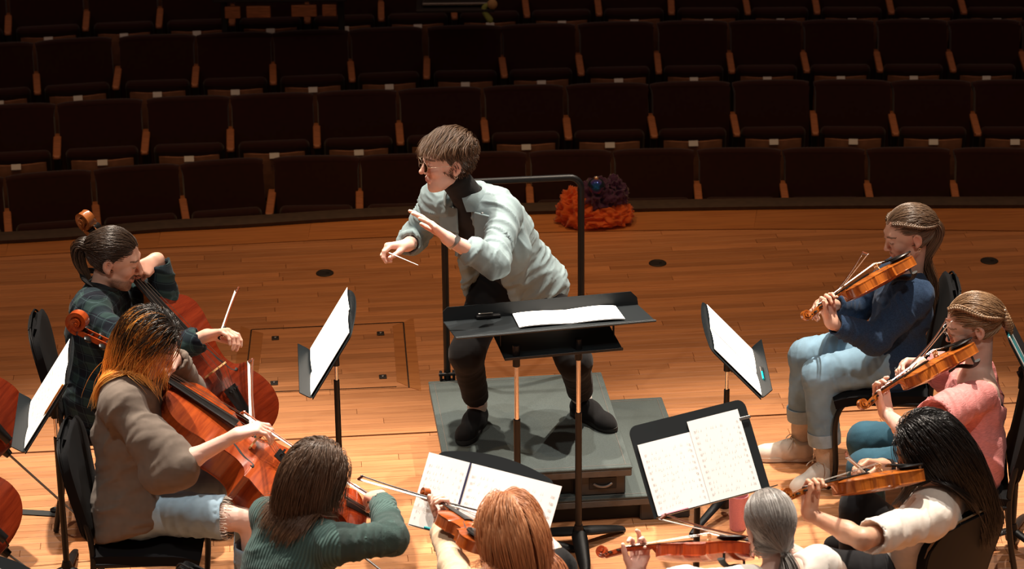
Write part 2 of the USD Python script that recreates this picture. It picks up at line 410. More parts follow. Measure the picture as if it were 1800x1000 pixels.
for i, p in enumerate(sock_px):
    c = WZ(*p); lab = ['upper left', 'upper right', 'lower left', 'lower right'][i]
    if src is None:
        src = thing('floor_bolt', f'small black floor bolt plate at the {lab} corner of the trapdoor', 'bolt plate', base_at(c, FLOOR_RZ), group='bolt plates of the trapdoor')
        part('plate', box(0.036, 0.042, 0.006, (0, 0, 0.003), 0.002), M_IRON, src)
        part('bolt', shift(lathe([(0, 0.0), (0.009, 0.0), (0.009, 0.003), (0.006, 0.006), (0, 0.006)], 12), 0, 0, 0.006), M_GREYMETAL, src)
    else: dup(src, base_at(c, FLOOR_RZ), f'small black floor bolt plate at the {lab} corner of the trapdoor')
src = None
for i, (p, lab) in enumerate((((571, 480.5), 'round black floor cover to the left of the conductor'), ((1156, 463), 'round black floor cover to the right of the podium rail'), ((1739, 459), 'round black floor cover behind the girl in blue'))):
    c = WZ(*p)
    if src is None:
        src = thing('floor_cover', lab, 'floor cover', base_at(c), group='round floor covers')
        part('lid', lathe([(0, 0), (0.047, 0), (0.047, 0.003), (0.044, 0.006), (0.036, 0.006), (0.034, 0.004), (0, 0.004)], 28), M_IRON, src)
        part('finger_hole', shift(lathe([(0, 0), (0.008, 0), (0.008, 0.0015), (0, 0.0015)], 12), 0.015, 0, 0.0045), M_DARK, src)
    else: dup(src, base_at(c), lab)

# ------------------------------------------------------------------ the hall beyond
hall = thing('hall_floor', 'dark sloping hall floor under the seats', None, kind='structure')
P = np.array([[(x, yy, zz) for yy, zz in ((14.0, -1.05), (16, -1.02), (17.2, -0.88), (18.2, -0.70), (19.2, -0.50), (20.4, -0.3), (24, 0.6))] for x in (-12, -2, 2, 12)], float)
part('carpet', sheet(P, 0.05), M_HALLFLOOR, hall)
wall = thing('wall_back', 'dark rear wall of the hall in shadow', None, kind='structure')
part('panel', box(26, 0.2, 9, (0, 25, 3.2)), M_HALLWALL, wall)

# theatre seat, facing -y, base on its row's floor
def make_seat():
    t = thing('theatre_seat', 'dark red folding theatre seat', 'theatre seat')
    w = 0.512
    # back: upholstered panel with rounded top, leaning away
    u = np.linspace(-1, 1, 15); v = np.linspace(0, 1, 11)
    P = np.zeros((15, 11, 3))
    for i, a in enumerate(u):
        for j, b in enumerate(v):
            x = a * w / 2 * (1 - 0.03 * b); z = 0.36 + 0.412 * b - 0.012 * abs(a) ** 6 * (b > 0.9)
            yb = 0.10 + 0.13 * b + 0.025 * a * a * -1 - 0.018 * math.sin(b * 3.1) - 0.02 * (1 - a * a) * (0.4 + b * 0.3)
            P[i, j] = (x, yb, z)
    back = sheet(P, -0.07)
    part('backrest', back, M_VELVET, t, smooth=50)
    part('top_roll', tube([P[i, -1] + V(0, 0.035, -0.004) for i in range(15)], 0.038, 10), M_VELVET, t, smooth=60)
    c = rbox(0.43, 0.43, 0.085, 0.035)
    tilt = rot((1, 0, 0), math.radians(-76))
    tilt[:3, 3] = (0, 0.055, 0.362)
    cu = part('seat_cushion', move(c, tilt), M_VELVET, t, smooth=50)
    pn = np.zeros((13, 9, 3))
    for i, a in enumerate(np.linspace(-1, 1, 13)):
        for j, b in enumerate(np.linspace(-1, 1, 9)):
            pn[i, j] = (a * 0.185, b * 0.165, -0.044 - 0.022 * (1 - a * a) - 0.008 * (1 - b ** 4))
    part('seat_pan', move(sheet(pn[:, ::-1], 0.012), tilt), M_PAN, cu, smooth=50)
    part('number_plate', move(shift(move(box(0.060, 0.036, 0.004, (0, 0, 0), 0.001), rot((1, 0, 0), math.radians(-42))), 0, -0.160, -0.074), tilt), M_PLATE, cu)
    # standard and arm on the left hand (from the front), shared with the next seat
    part('standard', box(0.035, 0.34, 0.6, (-0.26, 0.02, 0.3), 0.012), M_IRON, t)
    Pa = spline([(-0.26, -0.20, 0.600), (-0.26, -0.10, 0.618), (-0.26, 0.03, 0.626), (-0.26, 0.12, 0.632)], 8)
    part('armrest', cat(bar(Pa[0], Pa[-1], 0.046, 0.026), tube([Pa[0] + V(-0.015, 0, 0), Pa[0] + V(0.015, 0, 0)], 0.013, 10)), M_ARM, t)
    part('foot', box(0.06, 0.3, 0.02, (-0.26, 0.03, 0.01), 0.006), M_IRON, t)
    return t
for nm, sx in (('wall_left', -1), ('wall_right', 1)):
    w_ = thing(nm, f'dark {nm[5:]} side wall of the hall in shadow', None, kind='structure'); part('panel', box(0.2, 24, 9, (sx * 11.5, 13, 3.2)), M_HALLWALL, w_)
seat0 = make_seat(); first = [True]
ORD = ['first', 'second', 'third', 'fourth', 'fifth']
NTH = ORD + ['sixth', 'seventh', 'eighth', 'ninth', 'tenth', 'eleventh', 'twelfth', 'thirteenth', 'fourteenth', 'fifteenth', 'sixteenth']
def row_of_seats(n, ctrl, zrow, xs_px, ypx_of, skip=()):
    """Armrest positions in pixels -> seats along the row's curve; arm tops are 0.62 above the row's floor."""
    pts = [WZ(x, ypx_of(x), zrow + 0.62) for x in xs_px]
    grp = f'theatre seats of the {ORD[n]} row'
    count = 0
    for i in range(len(pts) - 1):
        if i in skip: continue
        mid = PX((pts[i] + pts[i + 1]) / 2)
        if -60 < mid[0] < 1860: count += 1; where = f'{NTH[count - 1]} from the left in view, {ORD[n]} row from the stage'
        else: where = f'beyond the {"left" if mid[0] < 0 else "right"} edge of view, {ORD[n]} row from the stage'
        lab = 'dark red folding theatre seat, ' + where
        a, b = pts[i], pts[i + 1]
        d = b - a; L = np.linalg.norm(d[:2]); rz = math.atan2(d[1], d[0])
        sc = L / 0.52
        c = (a + b) / 2
        M = base_at((c[0], c[1], zrow), rz); M[:3, 0] *= sc
        n_ = V(-math.sin(rz), math.cos(rz), 0); M[:3, 3] += n_ * 0.10
        if first[0]: place(seat0, M); tag(seat0, lab, 'theatre seat', grp); first[0] = False
        else: dup(seat0, M, lab, grp)
def interp(pairs):
    x, y = zip(*pairs); return lambda q: float(np.interp(q, x, y)) if x[0] <= q <= x[-1] else (y[0] + (q - x[0]) * (y[1] - y[0]) / (x[1] - x[0]) if q < x[0] else y[-1] + (q - x[-1]) * (y[-1] - y[-2]) / (x[-1] - x[-2]))
# measured armrest columns of each row
r1x = [-616, -458, -300, -142, 14, 170, 325, 475, 632, 782, 932, 1081, 1228, 1380, 1529, 1680, 1830, 1980, 2130, 2280, 2430]
r1 = interp([(14, 396), (170, 384), (325, 373), (475, 362), (632, 360), (932, 352), (1228, 347), (1529, 346), (1680, 346), (1830, 348)])
r2x = [-650, -500, -350, -200, -50, 100, 255, 405, 557, 703, 853, 998, 1148, 1293, 1432, 1572, 1716, 1860, 2004, 2148, 2292, 2436]
r2y = interp([(100, 262), (255, 254), (405, 249), (557, 243), (703, 238), (853, 233), (998, 229), (1148, 226), (1293, 223), (1432, 221), (1572, 222), (1716, 222)])
r3x = [-487, -349, -211, -73, 65, 205, 343, 480, 618, 750, 885, 1020, 1157, 1285, 1416, 1545, 1673, 1802, 1930, 2058, 2186, 2314, 2442]
r3 = interp([(65, 150), (205, 141), (343, 137), (480, 133), (618, 128), (750, 123), (885, 121), (1020, 117), (1157, 114), (1285, 113), (1416, 112), (1545, 111), (1673, 111)])
r4x = [-490, -364, -238, -112, 14, 151, 280, 408, 540, 670, 798, 925, 1052, 1180, 1313, 1435, 1565, 1692, 1820, 1948, 2076, 2204, 2332]
r4 = interp([(14, 46), (151, 39), (280, 34), (408, 30), (670, 22), (925, 16), (1052, 13), (1180, 11), (1313, 11), (1435, 10), (1565, 10), (1692, 10)])
for n, (xs, fy, z, sk) in enumerate(((r1x, r1, -0.98, ()), (r2x, r2y, -0.86, ()), (r3x, r3, -0.70, ()), (r4x, r4, -0.52, ()))):
    row_of_seats(n, None, z, xs, fy, sk)
row_of_seats(4, None, -0.34, [x * 0.94 + 50 for x in r4x], lambda x: r4(x) - 101)
# ------------------------------------------------------------------ podium
Z1, Z2 = 0.135, 0.28
def fit_rect(pxs, z):
    P = [WZ(x, y, z) for x, y in pxs]                       # back-left, back-right, front-right, front-left
    return P
bl, br, fr, fl = fit_rect([(753.5, 670), (1056.5, 653.5), (1112, 820), (785, 839)], Z2)
pc = (bl + br + fr + fl) / 4
pdx = unit(((br - bl) + (fr - fl)) * V(1, 1, 0)); pdy = V(-pdx[1], pdx[0], 0)
pw = (np.linalg.norm(br - bl) + np.linalg.norm(fr - fl)) / 2
pdp = (abs((bl - fl) @ pdy) + abs((br - fr) @ pdy)) / 2
PRZ = math.atan2(pdx[1], pdx[0])
podium = thing('conductor_podium', 'grey carpeted two-level conductor podium with black safety rail at its back', 'podium', base_at((pc[0], pc[1], 0), PRZ))
def shear_top(w, d, h, cx, cy, z):                           # carpeted slab with an inlaid border, trim below
    return rbox(w, d, 0.012, 0.005, (cx, cy, z - 0.006), 1)
def platform(w, d, z, cx, cy, zb, nm):
    part(nm, shear_top(w, d, z, cx, cy, z), M_CARPET, podium)
    e = 0.026
    for a, b, c, dd in ((w - 0.004, 0.004, 0, -d / 2 + e), (w - 0.004, 0.004, 0, d / 2 - e), (0.004, d - 0.05, -w / 2 + e, 0), (0.004, d - 0.05, w / 2 - e, 0)):
        part('carpet_seam', box(a, b, 0.003, (cx + c, cy + dd, z), 0.001), M_TRIM, podium)
    part('edge_trim', box(w - 0.004, d - 0.004, 0.034, (cx, cy, z - 0.012 - 0.017), 0.004), M_TRIM, podium)
    hb = z - 0.046 - zb
    for sx in (-1, 1):
        for sy in (-1, 1):
            bx = part('support_box', box(0.22, 0.3, hb, (cx + sx * (w / 2 - 0.135), cy + sy * (d / 2 - 0.18), zb + hb / 2), 0.006), M_PODBODY, podium)
            if nm == 'carpeted_top' and sx > 0 and sy < 0:
                y0 = cy - d / 2 + 0.03
                part('handle_recess', box(0.12, 0.006, 0.056, (cx + w / 2 - 0.125, y0 - 0.001, zb + hb * 0.60), 0.002), M_DARK, bx)
                part('handle', tube(spline([(cx + w / 2 - 0.165, y0 - 0.006, zb + hb * 0.60), (cx + w / 2 - 0.145, y0 - 0.012, zb + hb * 0.5), (cx + w / 2 - 0.105, y0 - 0.012, zb + hb * 0.5), (cx + w / 2 - 0.085, y0 - 0.006, zb + hb * 0.60)], 12), 0.006, 8), M_GREYMETAL, bx)
    part('core', box(w - 0.1, d - 0.12, hb, (cx, cy, zb + hb / 2), 0.004), M_DARK, podium)
wl = pw + 0.285
platform(wl - 0.07, pdp, Z1, (wl - pw) / 2 + 0.035, 0.0, 0.0, 'carpeted_step')
platform(pw, pdp, Z2, 0, 0.0, Z1, 'carpeted_top')
# safety rail along the back edge
rl = WZ(786, 664, Z2); rr = WZ(1021, 652, Z2)
li = (rl - V(pc[0], pc[1], 0)); lx = li @ pdx; ly = pdp / 2 + 0.012
rx = (rr - V(pc[0], pc[1], 0)) @ pdx
ztop = 1.245
r_ = 0.055
arc = lambda cx, cz, a0, a1: [(cx + r_ * math.cos(a), ly, cz + r_ * math.sin(a)) for a in np.linspace(a0, a1, 7)]
rail = [(lx, ly, 0.03)] + arc(lx + r_, ztop - r_, math.pi, math.pi / 2) + arc(rx - r_, ztop - r_, math.pi / 2, 0) + [(rx, ly, 0.03)]
part('safety_rail', tube(rail, 0.0155, 12), M_BLACK, podium, smooth=50)
for x in (lx, rx):
    part('rail_bracket', cat(box(0.07, 0.02, 0.06, (x, ly + 0.0, Z2 - 0.03), 0.003), box(0.012, 0.03, 0.05, (x - 0.03, ly, Z2 + 0.015), 0.003), box(0.012, 0.03, 0.05, (x + 0.03, ly, Z2 + 0.015), 0.003), cyl(0.008, 0.08, (x, ly - 0.012, Z2 + 0.03), 8, 'x')), M_BLACK, podium)

# ------------------------------------------------------------------ music stands
M_PAPER = mat('white_paper', (0.86, 0.85, 0.83), 0.75)
M_INK = mat('printed_ink', (0.46, 0.45, 0.45), 0.8)
M_NAVYINK = mat('navy_binding', (0.02, 0.018, 0.07), 0.6)
def leg_base(t, px, py, r, rz, parent=None, n=3, thick=1.0):
    for k in range(n):
        a = rz + k * 2 * math.pi / n; d = V(math.cos(a), math.sin(a), 0); c = V(px, py, 0)
        p = [c + d * 0.015 + V(0, 0, 0.075), c + d * r * 0.45 + V(0, 0, 0.052), c + d * r + V(0, 0, 0.014)]
        m = tube(spline(p, 8), np.array([0.020, 0.021, 0.021, 0.02, 0.019, 0.018, 0.016, 0.013]) * thick, 10, flat=0.55)
        lg = part('leg', m, M_BLACK, t, smooth=60)
        part('foot_pad', shift(lathe([(0, 0), (0.012, 0), (0.012, 0.012), (0, 0.012)], 10), *(p[-1] - V(0, 0, 0.0142)), ), M_RUBBER, lg)
    part('hub', shift(lathe([(0, 0.03), (0.026, 0.03), (0.03, 0.05), (0.024, 0.085), (0.017, 0.11), (0, 0.11)], 14), px, py, 0), M_BLACK, t)
def desk_outline(w, h, arch=0.03, r=0.035):
    x = np.linspace(-w / 2, w / 2, 25); top = h - arch * (2 * x / w) ** 2
    p = sg.Polygon([(-w / 2, 0), (w / 2, 0), *zip(x[::-1], top[::-1])])
    return p.buffer(-r, quad_segs=5).buffer(r, quad_segs=5).union(sg.box(-w / 2, 0, w / 2, h * 0.5))
def music_stand(label, B, u, up, w=0.505, h=0.335, base=None, lip=0.062, legs_rz=0.4, arch=0.03, chrome=0.12, group='black music stands'):
    """B: middle of the desk's lower edge, u: along that edge to the reader's right, up: up the desk."""
    B = np.asarray(B, float); u = unit(u); n = unit(np.cross(u, up)); up = np.cross(n, u)      # n: towards the reader
    bx, by = (B + up * 0.14 - n * 0.04)[:2] if base is None else base[:2]
    t = thing('music_stand', label, 'music stand', base_at((bx, by, 0)), group)
    M = np.eye(4); M[:3, 0] = u; M[:3, 1] = up; M[:3, 2] = n; M[:3, 3] = B - V(bx, by, 0)
    part('desk', move(slab(desk_outline(w, h, arch), 0.004, 0.0012, -0.004), M), M_DESK, t, smooth=20)
    lp = extrude(rrect(w, lip, 0.022).union(sg.box(-w / 2, -lip / 2, w / 2, 0)), 0.0035)
    T = np.eye(4); T[:3, :3] = np.array([[1, 0, 0], [0, 0, -1], [0, 1, 0]]).T; T[:3, 3] = (0, 0.0, lip / 2)
    part('lip', move(move(lp, T), M), M_DESK, t)
    part('desk_rib', move(cat(box(0.02, h * 0.8, 0.014, (0, h * 0.48, -0.011), 0.002), box(w * 0.9, 0.012, 0.010, (0, h * 0.5, -0.009), 0.002)), M), M_BLACK, t)
    C = M[:3, 3] + up * 0.15 - n * 0.02
    top = V(0, 0, 0) * 1; top[2] = C[2] - 0.05
    part('tilt_head', cat(tube([C, C - n * 0.028, V(0, 0, C[2] - 0.03), top - V(0, 0, 0.03)], 0.016, 10), move(cyl(0.02, 0.05, seg=12, axis='x'), frame(C - n * 0.012, x=u, z=n))), M_BLACK, t, smooth=50)
    part('inner_tube', tube([(0, 0, top[2] - chrome - 0.05), top], 0.0075, 12), M_CHROME, t, smooth=50)
    part('outer_tube', tube([(0, 0, 0.06), (0, 0, top[2] - chrome - 0.03), (0, 0, top[2] - chrome)], [0.0135, 0.0125, 0.0125], 14), M_BLACK, t, smooth=50)
    leg_base(t, 0, 0, 0.27, legs_rz)
    return t, move((np.zeros((1, 3)), np.zeros((0, 3), int)), np.eye(4)) and M, V(bx, by, 0)
def staves(x0, x1, y0, y1, n, seed, dense=1.0):
    """Printed staves and notes of a music page, as thin flat print, in page coordinates."""
    r = np.random.default_rng(seed); ms = []
    gap = (y1 - y0) / n
    for k in range(n):
        yc = y1 - (k + 0.5) * gap
        for j in range(5):
            ms.append(box(x1 - x0, 0.00035, 0.0002, ((x0 + x1) / 2, yc + (j - 2) * 0.0022, 0)))
        x = x0 + 0.012
        while x < x1 - 0.004:
            if r.uniform() < 0.5 * dense:
                yy = yc + r.integers(-3, 4) * 0.0012
                ms.append(box(0.0024, 0.0018, 0.0002, (x, yy, 0))); ms.append(box(0.0005, 0.0085, 0.0002, (x + 0.0011, yy + 0.0042, 0)))
            x += r.choice([0.006, 0.008, 0.012, 0.016])
    return cat(*ms)
def page(nm, label, M, o, x0, x1, y0, y1, z=0.003, seed=1, n=10, curl=0.006, cat_='sheet music', spine=None, group=None, bend=None, back=0.0015):
    """A leaf lying on a desk; M the desk's matrix (u, up, n), o the stand's base."""
    t = thing(nm, label, cat_, base_at(o), group)
    def P(x, y):
        f = (x - x0) / (x1 - x0); g = f if spine == 'right' else 1 - f
        return z + curl * np.sin(np.pi * np.clip(f, 0, 1)) * 0.6 + (curl * (1 - g) if spine else 0) * 0.6
    xs, ys = np.linspace(x0, x1, 9), np.linspace(y0, y1, 7)
    G = np.array([[(x, y, P(x, y)) for y in ys] for x in xs])
    part('leaf', move(sheet(G, back), M), M_PAPER, t, smooth=40)
    v, f = staves(x0 + 0.016, x1 - 0.014, y0 + 0.02, y1 - 0.035, n, seed)
    v = v.copy(); v[:, 2] += P(v[:, 0], v[:, 1]) + 0.0004
    part('printed_notes', move((v, f), M), M_INK, t, smooth=False)
    return t
def two_pages(what, M, o, x0, xm, x1, y0, y1, seed, n=10, z=0.004, dy=0.0):
    page('sheet_music', f'left-hand page of printed music on {what}', M, o, x0, xm - 0.002, y0 + dy, y1 + dy, z, seed, n, spine='right')
    page('sheet_music', f'right-hand page of printed music on {what}', M, o, xm + 0.002, x1, y0, y1, z + 0.0005, seed + 1, n, spine='left')
def stand_from(px_l, px_r, z, up, **k):
    """Lower-edge ends (reader's left and right) in pixels at height z."""
    a, b = WZ(*px_l, z), WZ(*px_r, z)
    return (a + b) / 2, unit(b - a), np.linalg.norm(b - a)
ZU = V(0, 0, 1)
def up_of(u, tilt):
    nh = unit(np.cross(u, ZU)); t = math.radians(tilt)       # nh: towards the reader
    return ZU * math.cos(t) - nh * math.sin(t)
# S1 front centre
B, u, L = stand_from((728, 926), (940, 984), 0.80, None)
S1, M1, o1 = music_stand('black music stand in front of the red-haired violinist, with a wide fold-out part', B, u, up_of(u, 34), legs_rz=0.2, arch=0.04)
page('sheet_music', 'narrow left leaf of the fold-out music before the red-haired violinist', M1, o1, -0.285, -0.105, 0.0, 0.285, 0.004, 3, 9, spine='right')
page('sheet_music', 'wide right leaf of the fold-out music before the red-haired violinist', M1, o1, -0.098, 0.29, 0.0, 0.285, 0.005, 4, 9, spine='left')
t = thing('binding_tape', 'dark blue binding strip between the leaves of the fold-out music', 'binding tape', base_at(o1))
part('strip', move(box(0.006, 0.285, 0.001, (-0.1015, 0.1425, 0.009)), M1), M_NAVYINK, t)
# S2 front right
B, u, L = stand_from((1163, 909), (1342, 861), 0.80, None)
S2, M2, o2 = music_stand('black music stand in front of the grey-haired violinist, pink tumbler beside its foot', B, u, up_of(u, 34), w=0.52, h=0.36, legs_rz=0.9, arch=0.0)
page('sheet_music', 'left-hand page of printed music, set lower, before the grey-haired violinist', M2, o2, -0.245, -0.01, -0.0, 0.285, 0.004, 21, 10, spine='right')
page('sheet_music', 'right-hand page of handwritten-looking music, set higher, before the grey-haired violinist', M2, o2, -0.012, 0.215, 0.0, 0.325, 0.006, 22, 12, spine='left')
t = thing('stand_clip', 'grey elastic page clip across the upper right corner of the stand by the pink tumbler', 'page clip', base_at(o2))
part('band', move(box(0.05, 0.012, 0.004, (0.235, 0.285, 0.009), 0.001), M2), M_GREYMETAL, t)
# S3 right, behind
B, u, L = stand_from((1339, 704), (1320, 611), 0.67, None)
u = -u if u[1] < 0 else u
S3, M3, o3 = music_stand('black music stand turned to the girl in blue, pen in its tray', B, u, up_of(u, 43), w=0.52, h=0.345, legs_rz=2.0)
two_pages('the stand turned to the girl in blue', M3, o3, -0.235, -0.01, 0.235, 0.004, 0.30, 31)
# S4 left, before the cellists
B, u, L = stand_from((545, 612), (549, 706), 0.74, None)
S4, M4, o4 = music_stand('black music stand with open music beside the orange-and-black-haired cellist', B, u, up_of(u, 31), w=0.50, h=0.385, legs_rz=1.1, arch=0.06, chrome=0.10)
two_pages('the stand facing the two cellists', M4, o4, -0.235, 0.0, 0.225, 0.004, 0.33, 41, dy=0.01)
# S5 at the left edge
B, u, L = stand_from((57, 698), (43, 803), 0.74, None)
S5, M5, o5 = music_stand('black music stand at the left edge holding a thick folder of music and a pencil', B, u, up_of(u, 33), w=0.51, h=0.37, legs_rz=-0.5, arch=0.03)
two_pages('the stand at the left edge', M5, o5, -0.22, 0.02, 0.225, 0.006, 0.335, 51)
t = thing('music_folder', 'thick black folder with ragged sheets under the music at the left edge', 'folder', base_at(o5))
part('cover', move(box(0.47, 0.345, 0.003, (0, 0.175, 0.0015), 0.001), M5), M_PLASTIC, t)
t = thing('pencil', 'yellow-orange pencil resting along the near edge of the left-edge music', 'pencil', base_at(o5))
pen_o = mat('orange_pencil', (0.75, 0.27, 0.03), 0.4)
part('shaft', move(tube([(0.237, 0.19, 0.014), (0.237, 0.335, 0.014)], 0.0038, 6), M5), pen_o, t)
part('tip', move(tube([(0.237, 0.19, 0.014), (0.237, 0.175, 0.014)], [0.0038, 0.0006], 6), M5), M_PAPER, t)
# S6 lower left corner
B = W(-30, 1130, 9.55); u = unit(V(0.72, -0.69, 0))
S6, M6, o6 = music_stand('black music stand cut off by the bottom left corner', B, u, up_of(u, 45), legs_rz=0.3)
page('sheet_music', 'white page on the stand in the bottom left corner', M6, o6, -0.2, 0.05, 0.0, 0.28, 0.004, 61, 10)
# S7 at the right edge
B, u, L = stand_from((1806, 713), (1822, 655), 0.72, None)
B = WZ(1838, 700, 0.70); u = unit(V(0.10, 1.0, 0))
S7, M7, o7 = music_stand('black music stand with teal folder at the right edge behind the pink blouse', B, u, up_of(u, 28), w=0.40, h=0.42, legs_rz=-0.9)
M_TEAL = mat('teal_folder', (0.015, 0.16, 0.18), 0.35)
t = thing('music_folder', 'teal plastic folder with white edges on the stand at the right edge', 'folder', base_at(o7))
part('cover', move(box(0.10, 0.40, 0.006, (-0.13, 0.20, 0.004), 0.001), M7), M_TEAL, t)
part('white_edge', move(cat(box(0.007, 0.40, 0.006, (-0.182, 0.20, 0.006), 0.001), box(0.005, 0.38, 0.005, (-0.085, 0.195, 0.009), 0.001)), M7), M_PAPER, t)
# pens and small things on the stands
def pen(label, M, o, x, y, rot_, col, L=0.13):
    t = thing('pen', label, 'pen', base_at(o))
    a = V(x, y, 0.034); d = V(math.cos(rot_), math.sin(rot_), 0)
    part('barrel', move(tube([a, a + d * L], 0.0045, 8), M), col, t)
    part('cap', move(tube([a + d * (L - 0.045), a + d * (L + 0.004)], 0.0052, 8), M), M_GREYMETAL, t)
M_CYAN = mat('cyan_highlighter', (0.0, 0.38, 0.42), 0.35)
for M_, o_, lab, x, c, L in ((M1, o1, 'cyan highlighter pen in the tray before the red-haired violinist', -0.20, M_CYAN, 0.11), (M3, o3, 'pen with metal clip in the tray turned to the girl in blue', -0.12, M_CYAN, 0.12)):
    pen(lab, M_, o_, x, 0.008, 0.0, c, L)
t = thing('pink_pencil', 'pink pencil end sticking out below the music of the front right stand', 'pencil', base_at(o2))
M_PINK = mat('pink_plastic', (0.62, 0.16, 0.20), 0.35)
part('shaft', move(tube([(-0.24, 0.006, 0.02), (-0.12, 0.006, 0.02)], 0.004, 8), M2), M_PINK, t)
part('eraser', move(tube([(-0.24, 0.006, 0.02), (-0.25, 0.006, 0.02)], 0.0042, 8), M2), M_PAPER, t)

# ------------------------------------------------------------------ conductor's desk on two poles
zf, zb = 1.047, 0.985
A, Bq = WZ(796, 598, zf), WZ(1150, 564, zf)                  # near edge
C, D = WZ(785, 564, zb), WZ(1125, 537, zb)                   # far edge, where the lip stands
ctr = (A + Bq + C + D) / 4
ux = unit((Bq - A) + (D - C)); yy = unit(((C - A) + (D - Bq)) / 2); Md = frame(ctr, x=ux, y=yy)
if Md[2, 2] < 0: raise ValueError
wd = (np.linalg.norm(Bq - A) + np.linalg.norm(D - C)) / 2; dd = (abs((C - A) @ Md[:3, 1]) + abs((D - Bq) @ Md[:3, 1])) / 2
cd_ = thing('conductor_stand', 'wide black conductor desk on two poles before the conductor', 'music stand', base_at((ctr[0], ctr[1], 0)))
Ml = Md.copy(); Ml[:3, 3] -= V(ctr[0], ctr[1], 0)
part('desk_plate', move(box(wd, dd, 0.005, (0, 0, 0), 0.002), Ml), M_DESK, cd_)
for dy in (0.0, 0.014):
    part('edge_bead', move(tube([(-wd / 2, -dd / 2 + dy, 0.003), (wd / 2, -dd / 2 + dy, 0.003)], 0.0035, 8), Ml), M_DESK, cd_)
lipp = sg.Polygon([(-wd / 2, 0), (wd / 2, 0), (wd / 2 - 0.004, 0.035), (wd / 2 - 0.03, 0.062), (-wd / 2 + 0.02, 0.062), (-wd / 2, 0.045)])
T = np.eye(4); T[:3, :3] = np.array([[1, 0, 0], [0, 0, 1], [0, -1, 0]]).T
lm = extrude(lipp, 0.004)
T = np.array([[1, 0, 0, 0], [0, 0, -1, dd / 2], [0, 1, 0, 0], [0, 0, 0, 1.0]])
lean = rot((1, 0, 0), math.radians(-12)); 
part('far_lip', move(move(lm, T), Ml), M_DESK, cd_)
sh_l, sh_r = W(868, 606, 10.72), W(1073, 597, 10.95)
Ms = frame(ctr - V(ctr[0], ctr[1], 0) + V(0.035, -0.02, -0.085), x=ux, y=V(-ux[1], ux[0], 0))
part('lower_shelf', move(cat(box(0.50, 0.27, 0.004, (0, 0, 0), 0.001), box(0.50, 0.004, 0.012, (0, -0.135, 0.005), 0.001)), Ms), M_DESK, cd_)
for x in (-0.24, 0.24):
    part('shelf_bracket', move(box(0.006, 0.012, 0.09, (x, 0.0, 0.042), 0.001), Ms), M_BLACK, cd_)
for (px, ybase) in ((911, 975), (1017, 962)):
    base = WZ(px, ybase, 0.0) - V(ctr[0], ctr[1], 0)
    top = 0.985
    part('outer_tube', tube([base + V(0, 0, 0.05), base + V(0, 0, 0.64)], 0.0145, 14), M_BLACK, cd_, smooth=50)
    part('inner_tube', tube([base + V(0, 0, 0.62), base + V(0, 0, top - 0.09)], 0.0095, 14), M_CHROME, cd_, smooth=50)
    part('collar', tube([base + V(0, 0, top - 0.10), base + V(0, 0, top - 0.005)], 0.0155, 12), M_BLACK, cd_, smooth=50)
    leg_base(cd_, base[0], base[1], 0.24, 0.62 if px > 1000 else 2.2, thick=1.6)
# scores on the conductor's desk
score = thing('open_score', 'open white score lying on the conductor desk', 'score', base_at((ctr[0], ctr[1], 0)))
def desk_xy(px, py):
    d = ray(px, py); n = Md[:3, 2]; t = ((ctr - CAM) @ n) / (d @ n); q = CAM + d * t - ctr
    return q @ Md[:3, 0], q @ Md[:3, 1]
def leaf(corners, z0, bulge, spine_side):
    q = [np.array(desk_xy(*c)) for c in corners]             # back-left, back-right, front-right, front-left
    G = np.zeros((11, 6, 3))
    for i, a in enumerate(np.linspace(0, 1, 11)):
        for j, b in enumerate(np.linspace(0, 1, 6)):
            p = (q[3] * (1 - a) + q[2] * a) * (1 - b) + (q[0] * (1 - a) + q[1] * a) * b
            s = a if spine_side > 0 else 1 - a
            G[i, j] = (p[0], p[1], z0 + bulge * math.sin(math.pi * s ** 0.7) * 0.8 + 0.003 * (1 - s))
    return move(sheet(G, 0.004), Ml)
part('left_page', leaf([(899, 552.5), (990, 545), (1003, 571), (913, 579.5)], 0.008, 0.006, 1), M_PAPER, score, smooth=50)
part('right_page', leaf([(991, 545), (1082, 541.5), (1099, 564.5), (1004, 571)], 0.008, 0.006, -1), M_PAPER, score, smooth=50)
bx_ = thing('metronome_case', 'small black case with a grey clip lying on the left of the conductor desk', 'case', base_at((ctr[0], ctr[1], 0)))
q = desk_xy(858, 560)
part('case', move(box(0.105, 0.045, 0.016, (q[0], q[1], 0.0115), 0.004), Ml), M_PLASTIC, bx_)
part('clip', move(box(0.065, 0.012, 0.006, (q[0] - 0.01, q[1] + 0.005, 0.0225), 0.002), Ml), M_GREYMETAL, bx_)

